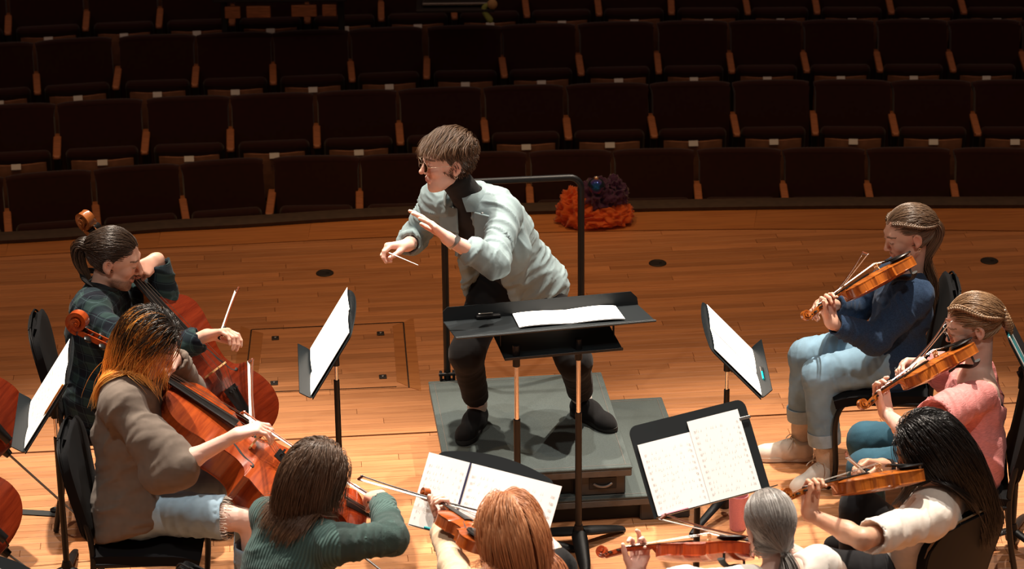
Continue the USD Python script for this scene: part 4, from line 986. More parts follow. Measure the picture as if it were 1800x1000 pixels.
V_CELLO_O = varnish('orange_cello_varnish', (0.36, 0.062, 0.010), (0.19, 0.024, 0.005), 0.3)
INST = {}
def violin_at(key, label, chin_px, chin_Y, scroll_px, near, nrm, wood, **kw):
    """Put a violin by its button end and scroll tip: pixel and depth for the button, pixel for the scroll."""
    a = W(*chin_px, chin_Y); b = WL(*scroll_px, a, 0.595, near); x = unit(b - a)
    M = frame(a, x=x, z=nrm); INST[key] = M
    return bowed('violin', 'violin', label, M, wood, 'violins', chinrest=True, **kw)
# ------------------------------------------------------------------ people: rounded bones blended into one surface
def rc(a, b, ra, rb=None, k=0.03, op=1, cut=None, sq=None):
    """A round cone. cut: [(point, normal)] keeps the side the normal leaves. sq: (unit axis, factor) flattens along the axis."""
    return dict(t='rc', a=np.asarray(a, float), b=np.asarray(b, float), ra=ra, rb=ra if rb is None else rb, k=k, op=op, cut=cut, sq=sq)
def el(c, r, R=None, k=0.02, op=1, cut=None):
    return dict(t='el', c=np.asarray(c, float), r=np.asarray(r, float), R=np.eye(3) if R is None else np.asarray(R, float), k=k, op=op, cut=cut)
def pbox(p):
    if p['t'] == 'rc':
        r = max(p['ra'], p['rb']); s = 1.0 if p['sq'] is None else max(1.0, 1.0 / p['sq'][1])
        return np.minimum(p['a'], p['b']) - r * s, np.maximum(p['a'], p['b']) + r * s
    e = np.sqrt(((p['R'] * p['r'][None, :]) ** 2).sum(1)); return p['c'] - e, p['c'] + e
def sd1(p, X):
    if p['t'] == 'rc':
        a, b = p['a'], p['b']; ab = b - a; l2 = max(ab @ ab, 1e-12); Y = X - a
        t = np.clip(Y @ ab / l2, 0, 1); D = Y - t[..., None] * ab
        if p['sq'] is not None:
            ax, f = p['sq']; c = D @ ax; D = D + ((f - 1) * c)[..., None] * ax
        d = np.sqrt(np.einsum('...i,...i->...', D, D)) - (p['ra'] + (p['rb'] - p['ra']) * t)
    else:
        q = (X - p['c']) @ p['R']; k0 = np.sqrt(((q / p['r']) ** 2).sum(-1)); k1 = np.sqrt(((q / p['r'] ** 2) ** 2).sum(-1))
        d = np.where(k1 > 1e-9, k0 * (k0 - 1) / np.maximum(k1, 1e-9), -p['r'].min())
    if p['cut']:
        for o, n in p['cut']: d = np.maximum(d, (X - o) @ n)
    return d
def smin(a, b, k):
    h = np.maximum(k - np.abs(a - b), 0) / k
    return np.minimum(a, b) - h * h * k * 0.25
def sd(prims, X):
    F = np.full(X.shape[:-1], 1.0)
    for p in prims:
        d = sd1(p, X); F = smin(F, d, p['k']) if p['op'] > 0 else -smin(-F, d, p['k'])
    return F
def nets(F, o, h):
    s = F < 0
    nx, ny, nz = F.shape; cnt = np.zeros((nx - 1, ny - 1, nz - 1), np.int8)
    for i, j, k in np.ndindex(2, 2, 2): cnt += s[i:nx - 1 + i, j:ny - 1 + j, k:nz - 1 + k]
    act = (cnt > 0) & (cnt < 8); C = np.argwhere(act)
    if len(C) == 0: return np.zeros((0, 3)), np.zeros((0, 3), int)
    idx = np.full(act.shape, -1, np.int32); idx[act] = np.arange(len(C))
    val = {}
    for q in np.ndindex(2, 2, 2): val[q] = F[C[:, 0] + q[0], C[:, 1] + q[1], C[:, 2] + q[2]]
    acc, n = np.zeros((len(C), 3)), np.zeros(len(C))
    for ax in range(3):
        for u, v in np.ndindex(2, 2):
            q0 = [u, v]; q0.insert(ax, 0); q1 = list(q0); q1[ax] = 1; q0, q1 = tuple(q0), tuple(q1)
            a, b = val[q0], val[q1]; m = (a < 0) != (b < 0); t = a[m] / (a[m] - b[m])
            P = np.tile(np.array(q0, float), (m.sum(), 1)); P[:, ax] = t
            acc[m] += P; n[m] += 1
    Vx = o + h * (C + acc / n[:, None])
    faces = []
    for ax in range(3):
        u, v = (ax + 1) % 3, (ax + 2) % 3
        sl0 = [slice(None)] * 3; sl1 = [slice(None)] * 3; sl0[ax] = slice(0, -1); sl1[ax] = slice(1, None)
        A, B = s[tuple(sl0)], s[tuple(sl1)]
        E = np.argwhere(A != B); E = E[(E[:, u] > 0) & (E[:, v] > 0) & (E[:, u] < F.shape[u] - 1) & (E[:, v] < F.shape[v] - 1)]
        if not len(E): continue
        def cell(du, dv):
            q = E.copy(); q[:, u] += du; q[:, v] += dv; return idx[q[:, 0], q[:, 1], q[:, 2]]
        Q = np.stack([cell(-1, -1), cell(0, -1), cell(0, 0), cell(-1, 0)], 1)
        flip = ~A[E[:, 0], E[:, 1], E[:, 2]]
        Q[flip] = Q[flip][:, ::-1]; faces.append(Q)
    Q = np.vstack(faces); Q = Q[(Q >= 0).all(1)]
    return Vx, np.vstack([Q[:, [0, 1, 2]], Q[:, [0, 2, 3]]])
def mesh_sdf(prims, h, box=None):
    bs = [pbox(p) for p in prims if p['op'] > 0]
    lo, hi = np.min([b[0] for b in bs], 0) - 2.5 * h, np.max([b[1] for b in bs], 0) + 2.5 * h
    if box is not None: lo, hi = np.maximum(lo, box[0]), np.minimum(hi, box[1])
    n = np.maximum(np.ceil((hi - lo) / h).astype(int) + 1, 2); F = np.full(n, 1.0, np.float64)
    ax = [lo[i] + h * np.arange(n[i]) for i in range(3)]
    for p in prims:
        b0, b1 = pbox(p); pad = p['k'] + 2.5 * h
        i0 = np.clip(np.floor((b0 - pad - lo) / h).astype(int), 0, n); i1 = np.clip(np.ceil((b1 + pad - lo) / h).astype(int) + 1, 0, n)
        if (i1 <= i0).any(): continue
        sl = tuple(slice(a, b) for a, b in zip(i0, i1))
        X = np.stack(np.meshgrid(*[ax[i][sl[i]] for i in range(3)], indexing='ij'), -1)
        d = sd1(p, X); F[sl] = smin(F[sl], d, p['k']) if p['op'] > 0 else -smin(-F[sl], d, p['k'])
    return nets(F, lo, h)
def vnormals(v, f):
    n = np.zeros_like(v); c = np.cross(v[f[:, 1]] - v[f[:, 0]], v[f[:, 2]] - v[f[:, 0]])
    for k in range(3): np.add.at(n, f[:, k], c)
    return n / np.maximum(np.linalg.norm(n, axis=1, keepdims=True), 1e-12)
def relax(v, f, it=2, lam=0.5):
    e = np.vstack([f[:, [0, 1]], f[:, [1, 2]], f[:, [2, 0]]]); e = np.unique(np.sort(e, 1), axis=0)
    for s in range(it):
        a = np.zeros_like(v); n = np.zeros(len(v))
        np.add.at(a, e[:, 0], v[e[:, 1]]); np.add.at(a, e[:, 1], v[e[:, 0]]); np.add.at(n, e[:, 0], 1); np.add.at(n, e[:, 1], 1)
        v = v + lam * (a / np.maximum(n, 1)[:, None] - v)
    return v
def folds(v, f, bones, amp, seed, along=26.0, across=7.0):
    """Cloth creases: ridges that run across each bone, blended between bones. bones: (a, b, weight)."""
    n = vnormals(v, f); num, den = np.zeros(len(v)), np.zeros(len(v)) + 1e-6
    for i, (a, b, wt) in enumerate(bones):
        ab = b - a; L = np.linalg.norm(ab); t = unit(ab); s = np.clip((v - a) @ t, 0, L); d = np.linalg.norm(v - a - s[:, None] * t, axis=1)
        x = unit(np.cross(t, V(0.31, 0.2, 0.93))); y = np.cross(t, x); q = v - a
        P = np.stack([(q @ t) * along + 0.45 * (q @ x) * along, (q @ x) * across, (q @ y) * across], 1)
        P = P + 0.7 * (meshkit.noise(P * 0.7 + 3.1, seed + 9) - .5)[:, None]
        r = (1 - np.abs(2 * meshkit.noise(P + 17.3 * i, seed) - 1)) ** 3 * 0.85 + (1 - np.abs(2 * meshkit.noise(P * 2.1 + 5, seed + 3) - 1)) ** 2 * 0.30
        w = np.exp(-(d / 0.07) ** 2); num += w * wt * (r - 0.35); den += w
    return v + n * (amp * num / den)[:, None]

# ---- heads. Head axes: x to the person's right, y forward, z up; origin between the ears.
def head_prims(H, s=1.0, female=False, lid=0.5, k=1.0):
    nf = 0.0 if female else 0.0055
    R, c = H[:3, :3], H[:3, 3]
    P = lambda x, y, z: c + R @ (np.array([x, y, z]) * s)
    E = lambda x, y, z, a, b, d, **q: el(P(x, y, z), np.array([a, b, d]) * s, q.pop('R', R), **q)
    C = lambda p, q, ra, rb, **w: rc(P(*p), P(*q), ra * s, rb * s, **w)
    jw = 0.046 if female else 0.051; cz = -0.100 if female else -0.106
    ps = [E(0, -.014, .036, .0735, .094, .086), E(0, .022, .015, .067, .070, .075, k=.03),
          E(0, .045, -.048, jw, .043, .052, k=.03), C((-.030, .05, -.078), (.030, .05, -.078), .024, .024, k=.03), E(0, .073, cz + .004, .020, .017, .018, k=.022),
          C((-.047, .012, -.062), (-.022, .062, -.092), .017, .015, k=.025), C((.047, .012, -.062), (.022, .062, -.092), .017, .015, k=.025),
          E(-.036, .066, -.022, .024, .022, .022, k=.02), E(.036, .066, -.022, .024, .022, .022, k=.02),
          C((-.034, .082, .030), (.034, .082, .030), .009 if female else .0115, .009 if female else .0115, k=.02),
          E(-.031, .104, .008, .018, .016, .0135, op=-1, k=.014), E(.031, .104, .008, .018, .016, .0135, op=-1, k=.014),
          C((0, .090, .018), (0, .1075 + nf, -.024), .0068, .0090, k=.012), E(0, .1095 + nf, -.0275, .0092, .0098, .0085, k=.008), E(-.0105, .0985, -.031, .0068, .009, .0062, k=.007), E(.0105, .0985, -.031, .0068, .009, .0062, k=.007),
          C((-.018, .086, -.0615), (.018, .086, -.0615), .0075, .0075, k=.008), C((-.014, .090, -.058), (.014, .090, -.058), .0062, .0062, k=.006), C((-.012, .089, -.0695), (.012, .089, -.0695), .0070, .0070, k=.006),
          E(0, .103, -.0635, .024, .010, .0018, op=-1, k=.003)]
    for sx in (-1, 1):
        ps.append(E(sx * .031, .0825, .008, .0142, .0142, .0142, k=.004))
        ps += [E(sx * .0765, -.010, -.004, .010, .019, .031, k=.006), E(sx * .0845, -.004, -.003, .008, .011, .019, op=-1, k=.005), E(sx * .0745, -.002, -.030, .008, .010, .011, k=.006)]
    return ps
def head_frame(pt, fwd, up=(0, 0, 1)):
    y = unit(fwd); x = unit(np.cross(y, up)); z = np.cross(x, y)
    M = np.eye(4); M[:3, 0], M[:3, 1], M[:3, 2], M[:3, 3] = x, y, z, pt
    return M
def skin_color(v, H, s, tone, lips, brow, beard=None, blush=0.35, female=False):
    q = ((v - H[:3, 3]) @ H[:3, :3]) / s; x, y, z = q.T; ax = np.abs(x)
    col = np.tile(np.array(tone, float), (len(v), 1))
    col *= (0.94 + 0.12 * meshkit.noise(v * 60, 5))[:, None]
    def mix(w, c):
        nonlocal col
        w = np.clip(w, 0, 1)[:, None]; col = col * (1 - w) + w * np.array(c)
    g = lambda cx, cy, cz_, r: np.exp(-(((ax - cx) ** 2 + (y - cy) ** 2 + (z - cz_) ** 2) / r ** 2))
    red = np.array(tone) * np.array([1.02, 0.66, 0.60])
    near = (np.linalg.norm(q, axis=1) < 0.16)
    mix(near * blush * (g(.040, .078, -.028, .026) + g(0, .118, -.03, .016) + 1.1 * g(.082, -.008, -.006, .03)), red)
    lipw = ((ax < 0.026) & (y > .075) & (z < -.0545 + .004 * np.cos(ax * 200)) & (z > -.0745 + (ax / .026) ** 2 * .010)).astype(float)
    mix(lipw * 0.85, lips)
    bz = 0.027 + 0.006 * np.sin(np.clip((ax - .012) / .04, 0, 1) * 2.6)
    mix(((np.abs(z - bz) < .0042 * (1.15 - .5 * np.clip((ax - .03) / .025, 0, 1))) & (ax > .011) & (ax < .053) & (y > .05)) * 0.85, brow)
    ew = ((ax > .016) & (ax < .046) & (y > .084) & (np.abs(z - .0035 - .004 * (1 - ((ax - .031) / .015) ** 2)) < .0022))
    mix(ew * 0.75, np.array(brow) * 0.35)
    ey = ((ax > .019) & (ax < .043) & (y > .086) & (z > -.0025) & (z < .0035 + .0035 * (1 - ((ax - .031) / .012) ** 2)))
    mix(ey * 0.55, (0.30, 0.25, 0.21)); mix((ey & (np.abs(ax - .031) < .005)) * 0.9, (0.05, 0.03, 0.02))
    if beard is not None:
        b = np.clip((-.050 - z) / .012, 0, 1) * np.clip((y - .0) / .02, 0, 1) * np.clip((z + .125) / .01, 0, 1)
        m = ((z < -.038) & (z > -.056) & (y > .07) & (ax < .034)).astype(float)
        nz = 0.65 + 0.5 * meshkit.noise(v * 420, 9)
        mix(np.maximum(b * 0.72, m * 0.85) * near * (1 - lipw) * nz, beard)
    return col
# ---- hands
def hand_prims(w, d, n, side, s=1.0, curl=(0.5, 0.7, 0.5), spread=0.08, thumb=(0.7, 0.6, 0.3), tb=0.35, fcurl=None):
    """w: wrist, d: towards the fingers, n: out of the palm, side: 1 right, -1 left; thumb: along (d, thumb side, n)."""
    d = unit(d); n = unit(n - (n @ d) * d); ts = np.cross(d, n) * side
    ps = []; ks = [(.030, .088), (.010, .094), (-.010, .090), (-.028, .081)]; rr = [.0100, .0102, .0098, .0086]
    LN = [(.043, .026, .021), (.048, .030, .022), (.045, .028, .021), (.034, .021, .019)]
    ps.append(rc(w, w + d * .03 * s, .024 * s, .025 * s, k=.012, sq=(n, 1.35)))
    for i, (u, l) in enumerate(ks):
        K = w + (ts * u + d * l) * s; ps.append(rc(w + (ts * u * 0.55 + d * .018) * s, K, .0155 * s, .0125 * s, k=.014))
        c = fcurl[i] if fcurl is not None else curl
        sp = spread * (1.5 - i); dd = unit(d + ts * sp); p = K
        ang = 0.0
        for j in range(3):
            ang += c[j]; q = p + (dd * math.cos(ang) + n * math.sin(ang)) * LN[i][j] * s
            r0, r1 = rr[i] * (1 - .09 * j), rr[i] * (1 - .09 * (j + 1)); ps.append(rc(p, q, r0 * s, r1 * s, k=.004)); p = q
    b = w + (d * .022 + ts * .020 + n * .006) * s; t = unit(d * thumb[0] + ts * thumb[1] + n * thumb[2]); e1 = b + t * .044 * s
    ps.append(rc(w + d * .012 * s + ts * .012 * s, e1, .0165 * s, .0125 * s, k=.012))
    t2 = unit(t + d * tb + n * tb * 0.4); e2 = e1 + t2 * .033 * s; ps.append(rc(e1, e2, .0115 * s, .0102 * s, k=.005))
    t3 = unit(t2 + d * tb * 0.6); ps.append(rc(e2, e2 + t3 * .026 * s, .0102 * s, .0082 * s, k=.004))
    return ps
def ik(a, b, l1, l2, pole):
    a, b = np.asarray(a, float), np.asarray(b, float); ab = b - a; D = np.linalg.norm(ab); D2 = min(D, (l1 + l2) * 0.999); t = ab / D
    x = (l1 * l1 - l2 * l2 + D2 * D2) / (2 * D2); h = math.sqrt(max(l1 * l1 - x * x, 0)); p = np.asarray(pole, float); p = unit(p - (p @ t) * t)
    return a + t * x + p * h
# ---- materials of people
def skin_mat():
    n = {'at': ('attribute', {'attribute': 'Cd'}), 'ns': ('noise_texture', dict(scale=260.0, detail=3.0)), 'tc': ('texture_coordinate', {}), 'b': ('bump', dict(strength=0.10, distance=0.001)),
         'p': ('principled_bsdf', dict(roughness=0.48, specular_ior_level=0.42, subsurface_weight=0.12, subsurface_scale=0.006, subsurface_radius=(1.0, 0.35, 0.2)))}
    return usdkit.material(stage, LK + 'skin', n, [('at.color', 'p.base_color'), ('tc.object', 'ns.vector'), ('ns.fac', 'b.height'), ('b.normal', 'p.normal')], surface='p.BSDF')
M_SKIN = skin_mat()
def cloth(name, color, rough=0.9, sheen=0.06, var=0.12, vscale=30, bump=0.5, bscale=700, stretch=None):
    return mat(name, color, rough, spec=0.15, var=var, vscale=vscale, bump=bump, bscale=bscale, sheen=sheen, stretch=stretch)
def rib_knit(name, color):
    n = {'tc': ('texture_coordinate', {}), 'wv': ('wave_texture', dict(wave_type='bands', bands_direction='x', scale=26.0, distortion=1.2, detail=1.0)), 'ns': ('noise_texture', dict(scale=500.0)), 'mr': ('map_range', dict(to_min=0.72, to_max=1.15)),
         'at': ('attribute', {'attribute': 'Cd'}), 'mx': ('mix_color', dict(blend_type='multiply', fac=1.0, a=color, use_clamp=False)), 'b': ('bump', dict(strength=0.7, distance=0.004)), 'p': ('principled_bsdf', dict(roughness=0.9, sheen_weight=0.08, specular_ior_level=0.15))}
    return usdkit.material(stage, LK + name, n, [('at.color', 'wv.vector'), ('wv.fac', 'mr.value'), ('mr.result', 'mx.b'), ('mx.result', 'p.base_color'), ('wv.fac', 'b.height'), ('b.normal', 'p.normal')], surface='p.BSDF')
def plaid(name):
    """Dark navy-green tartan from the mesh's own cloth coordinates in Cd."""
    n = {'at': ('attribute', {'attribute': 'Cd'}), 'sx': ('separate_xyz', {}), 'p': ('principled_bsdf', dict(roughness=0.9, sheen_weight=0.05, specular_ior_level=0.12))}
    l = [('at.color', 'sx.vector')]
    def stripe(key, axis, period, width, offset):
        n[key + 'a'] = ('math', dict(math_type='multiply_add', value2=1.0 / period, value3=offset)); l.append((f'sx.{axis}', key + 'a.value1'))
        n[key + 'f'] = ('math', dict(math_type='fraction')); l.append((key + 'a.value', key + 'f.value1'))
        n[key + 'l'] = ('math', dict(math_type='less_than', value2=width)); l.append((key + 'f.value', key + 'l.value1'))
    for ax in 'xy':
        stripe('g' + ax, ax, 0.075, 0.5, 0.0); stripe('t' + ax, ax, 0.0375, 0.07, 0.21)
    n['s1'] = ('math', dict(math_type='add')); l += [('gxl.value', 's1.value1'), ('gyl.value', 's1.value2')]
    n['r1'] = ('math', dict(math_type='multiply', value2=0.5)); l.append(('s1.value', 'r1.value1'))
    n['c1'] = ('rgb_ramp', {'ramp': [(0.0, (0.006, 0.008, 0.014)), (0.5, (0.010, 0.018, 0.024)), (1.0, (0.020, 0.040, 0.040))]}); l.append(('r1.value', 'c1.fac'))
    n['s2'] = ('math', dict(math_type='maximum')); l += [('txl.value', 's2.value1'), ('tyl.value', 's2.value2')]
    n['f2'] = ('math', dict(math_type='multiply', value2=0.38)); l.append(('s2.value', 'f2.value1'))
    n['mx'] = ('mix_color', dict(b=(0.055, 0.095, 0.105))); l += [('f2.value', 'mx.fac'), ('c1.color', 'mx.a'), ('mx.result', 'p.base_color')]
    return usdkit.material(stage, LK + name, n, l, surface='p.BSDF')
HSTOPS = {}
def hair_mat(name, stops, rough=0.34, spec=0.5):
    n = {'a': ('attribute', {'attribute': 'Cd'}), 'p': ('principled_bsdf', dict(roughness=rough, specular_ior_level=spec))}
    m = usdkit.material(stage, LK + name, n, [('a.color', 'p.base_color')], surface='p.BSDF'); HSTOPS[str(m.GetPath())] = stops; return m
def cap_mat(name, color, rough=0.45):
    return mat(name, color, rough, var=0.35, vscale=60, stretch=(1, 1, 0.25), bump=0.6, bscale=140)
# ---- hair
def curves(name, P, widths, material, parent, tone=None):
    """P: (n, m, 3) strands."""
    n, m = P.shape[:2]; path = _path(_pp(parent), name); c = UsdGeom.BasisCurves.Define(stage, path)
    M = np.array(UsdGeom.XformCache().GetLocalToWorldTransform(parent)).T; P = (P - M[:3, 3]) @ np.linalg.inv(M[:3, :3]).T
    c.CreateTypeAttr('linear'); c.CreateCurveVertexCountsAttr(Vt.IntArray.FromNumpy(np.full(n, m, np.int32)))
    c.CreatePointsAttr(Vt.Vec3fArray.FromNumpy(P.reshape(-1, 3).astype(np.float32)))
    c.CreateWidthsAttr(Vt.FloatArray.FromNumpy(np.broadcast_to(widths, (n, m)).astype(np.float32).ravel())); c.SetWidthsInterpolation('vertex')
    st = HSTOPS.get(str(material.GetPath()))
    if st:
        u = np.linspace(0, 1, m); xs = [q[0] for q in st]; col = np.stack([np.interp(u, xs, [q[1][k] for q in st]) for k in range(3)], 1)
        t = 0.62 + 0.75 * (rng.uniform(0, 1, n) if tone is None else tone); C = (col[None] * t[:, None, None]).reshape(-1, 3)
        UsdGeom.PrimvarsAPI(c).CreatePrimvar('Cd', Sdf.ValueTypeNames.Color3fArray, 'vertex').Set(Vt.Vec3fArray.FromNumpy(C.astype(np.float32)))
    UsdShade.MaterialBindingAPI.Apply(c.GetPrim()).Bind(material)
    return c.GetPrim()
def face_zone(p, hairline):
    o = hairline - .072; a = ((p - V(0, .10 + o, -.02)) / V(.095, .075, .095)); b = ((p - V(0, .07, -.075)) / V(.10, .058, .075))
    return ((a ** 2).sum(-1) < 1) | ((b ** 2).sum(-1) < 1)
def scalp_roots(H, s, n, seed, hairline=0.072, nape=-0.062, lift=0.012, side=0.018):
    """Points on the hair-bearing scalp in the world, and their head coordinates."""
    r = np.random.default_rng(seed); q = r.normal(size=(n * 4, 3)); q /= np.linalg.norm(q, axis=1, keepdims=True)
    p = q * np.array([.0735 + lift, .094 + lift, .086 + lift]) + np.array([0, -.014, .036])
    keep = ~face_zone(p, hairline) & (p[:, 2] > nape)
    keep &= ~((np.abs(p[:, 0]) > .055) & (p[:, 1] > side) & (p[:, 2] < .03))
    p = p[keep][:n]
    return H[:3, 3] + (p * s) @ H[:3, :3].T, p
def comb(roots, dirs, collide, length, m, field, seed, stiff=0.55, lay=(0.001, 0.012), wave=0.0, wfreq=60.0, jitter=0.05):
    """Grow strands step by step: dirs at the roots, then field(points, t) -> direction; kept outside the collide prims."""
    r = np.random.default_rng(seed); n = len(roots); step = (length / (m - 1))[:, None]; P = np.zeros((n, m, 3)); P[:, 0] = roots
    lay_ = r.uniform(*lay, n); d = dirs / np.linalg.norm(dirs, axis=1, keepdims=True); ph = r.uniform(0, 6.28, n); j = r.normal(scale=jitter, size=(n, 3))
    for i in range(1, m):
        t = i / (m - 1); tg = field(P[:, i - 1], t) + j * t
        tg = tg / np.maximum(np.linalg.norm(tg, axis=1, keepdims=True), 1e-9)
        d = d * stiff + tg * (1 - stiff); d /= np.maximum(np.linalg.norm(d, axis=1, keepdims=True), 1e-9)
        q = P[:, i - 1] + d * step
        if wave: q = q + (wave * np.sin(wfreq * t + ph))[:, None] * unit(V(0.6, 0.5, 0.2))
        for _ in range(2):
            dist = sd(collide, q) - lay_
            bad = dist < 0
            if bad.any():
                e = 2e-3; g = np.stack([sd(collide, q[bad] + e * np.eye(3)[k]) - sd(collide, q[bad] - e * np.eye(3)[k]) for k in range(3)], 1)
                g /= np.maximum(np.linalg.norm(g, axis=1, keepdims=True), 1e-9); q[bad] -= g * dist[bad][:, None]
        d = unit_rows(q - P[:, i - 1]); P[:, i] = q
    return P
def unit_rows(x): return x / np.maximum(np.linalg.norm(x, axis=1, keepdims=True), 1e-9)
def taper(m, w): return w * np.interp(np.linspace(0, 1, m), [0, 0.1, 0.7, 1], [0.8, 1, 0.9, 0.35])
def hair_cap(H, s, lift=0.010, hairline=0.072, nape=-0.055, extra=()):
    R, c = H[:3, :3], H[:3, 3]; P = lambda *a: c + R @ (np.array(a) * s); n2 = R @ V(0, 0, -1.0); o2 = P(0, 0, nape); o = hairline - .072
    ps = [el(P(0, -.014, .036), np.array([.0735 + lift, .094 + lift, .086 + lift]) * s, R, cut=[(o2, n2)]), el(P(0, .10 + o, -.02), V(.095, .075, .095) * s, R, op=-1, k=.004), el(P(0, .07, -.075), V(.10, .058, .075) * s, R, op=-1, k=.004)]
    return ps + list(extra)
def braid(p, r, n=90, turns=7.0):
    """Three strands plaited along the path p."""
    out = []; t = np.gradient(p, axis=0); t = unit_rows(t); a = unit(np.cross(t[0], V(0.3, 0.8, 0.5)))
    for k in range(3):
        ph = np.linspace(0, turns * 2 * np.pi, len(p)) + k * 2 * np.pi / 3; x = unit_rows(np.cross(t, np.tile(a, (len(p), 1)))); y = np.cross(t, x)
        w = np.interp(np.linspace(0, 1, len(p)), [0, .1, .8, 1], [.8, 1, .9, .5])
        out.append(tube(p + r * w[:, None] * (np.cos(ph)[:, None] * x + 0.5 * np.sin(2 * ph)[:, None] * y), r * 0.62 * w, 7))
    return cat(*out)
# ---- a whole person
def arm_prims(S, Eb, Wr, g=1.0):
    m = Eb + (Wr - Eb) * 0.3
    return [rc(S, Eb, .050 * g, .041 * g, k=.03), rc(Eb, m, .041 * g, .042 * g, k=.02), rc(m, Wr, .041 * g, .0265 * g, k=.02)]
def leg_prims(Hp, K, A, g=1.0):
    back = unit(np.cross(np.cross(K - Hp, A - K), A - K)); cf = K + (A - K) * 0.3
    return [rc(Hp, K, .082 * g, .058 * g, k=.04), rc(K, cf, .056 * g, .055 * g, k=.02), rc(cf, A, .055 * g, .036 * g, k=.02)]
def torso_prims(N, SL, SR, HL, HR, off=0.0, g=1.0, fwd=None):
    P = (HL + HR) / 2; C = P + (N - P) * 0.62; B = P + (N - P) * 0.30; lat = unit(SL - SR); up = unit(N - P); f = unit(np.cross(lat, up) * -1) if fwd is None else fwd
    o = off
    ps = [rc(HL, HR, .098 * g + o, k=.05)]
    for s in (-1, 1):
        ps.append(rc(P + lat * s * .055, C + lat * s * .062, .098 * g + o, .100 * g + o, k=.05))
        ps.append(rc(C + lat * s * .062, N + lat * s * .075 - up * .085, .100 * g + o, .080 * g + o, k=.05))
    ps += [rc(SL - lat * .02, SR + lat * .02, .052 * g + o, k=.05), rc(N - up * .07, SL - lat * .015, .062 * g + o * .8, .050 * g + o, k=.04), rc(N - up * .07, SR + lat * .015, .062 * g + o * .8, .050 * g + o, k=.04)]
    return ps
def shoe(parent, heel, toe_dir, L, upper, sole, up=V(0, 0, 1), laces=None, socks=None, ankle=None, slip=False):
    M = frame(heel, x=toe_dir, z=up); s = L / 0.28
    T = lambda *a: M[:3, 3] + M[:3, :3] @ (np.array(a) * s)
    cutp = [(T(0, 0, .018), -M[:3, 2])]
    ps = [rc(T(.035, 0, .038), T(.10, 0, .045), .040 * s, .041 * s, k=.03, cut=cutp), rc(T(.10, 0, .040), T(.205, -0.004, .026), .042 * s, .040 * s, k=.04, cut=cutp), rc(T(.205, -.004, .024), T(.235, -.006, .022), .038 * s, .034 * s, k=.03, cut=cutp), rc(T(.03, 0, .045), T(.045, 0, .085), .036 * s, .036 * s, k=.03, cut=[(T(0, 0, .086), M[:3, 2])] + cutp)]
    if not slip: ps.append(rc(T(.085, 0, .070), T(.16, 0, .052), .026 * s, .018 * s, k=.03))
    v, f = mesh_sdf(ps, 0.0045); sh = part('shoe', (relax(v, f, 2), f), upper, parent, smooth=True, world=True)
    o = [(-.008, 0), (.0, .030), (.03, .041), (.09, .039), (.15, .044), (.205, .045), (.25, .030), (.272, .0), (.25, -.034), (.205, -.048), (.15, -.044), (.09, -.038), (.03, -.040), (.0, -.030)]
    pl = sg.Polygon(spline(np.array(o + o[:1]), 60)); pl = pl.buffer(0)
    sm = slab(pl, 0.026, 0.004); sv, sf = tv(sm); part('sole', (M[:3, 3] + (sv * s) @ M[:3, :3].T, sf), sole, sh, world=True)
    if laces is not None:
        ms = []
        for i in range(5):
            x = .105 + .018 * i; z = .101 - .0105 * i + (.002 if i else 0); ms.append(tube([T(x, -.024, z - .012), T(x + .004, 0, z), T(x + .012, .024, z - .014)], 0.0028 * s, 6))
        for sg_ in (-1, 1): ms.append(tube(spline([T(.10, 0, .104), T(.088, sg_ * .022, .112), T(.098, sg_ * .05, .098), T(.112, sg_ * .062, .075)], 10), 0.0026 * s, 6))
        part('laces', cat(*ms), laces, sh, world=True)
    return sh
def garment(name, prims, h, material, parent, bones=None, amp=0.006, seed=1, it=2, cd=None, label=None, along=26.0, across=7.0):
    v, f = mesh_sdf(prims, h); v = relax(v, f, it)
    if bones: v = folds(v, f, bones, amp, seed, along, across)
    c = cd(v) if cd is not None else None
    return part(name, (v, f), material, parent, smooth=True, cd=c, label=label, world=True)
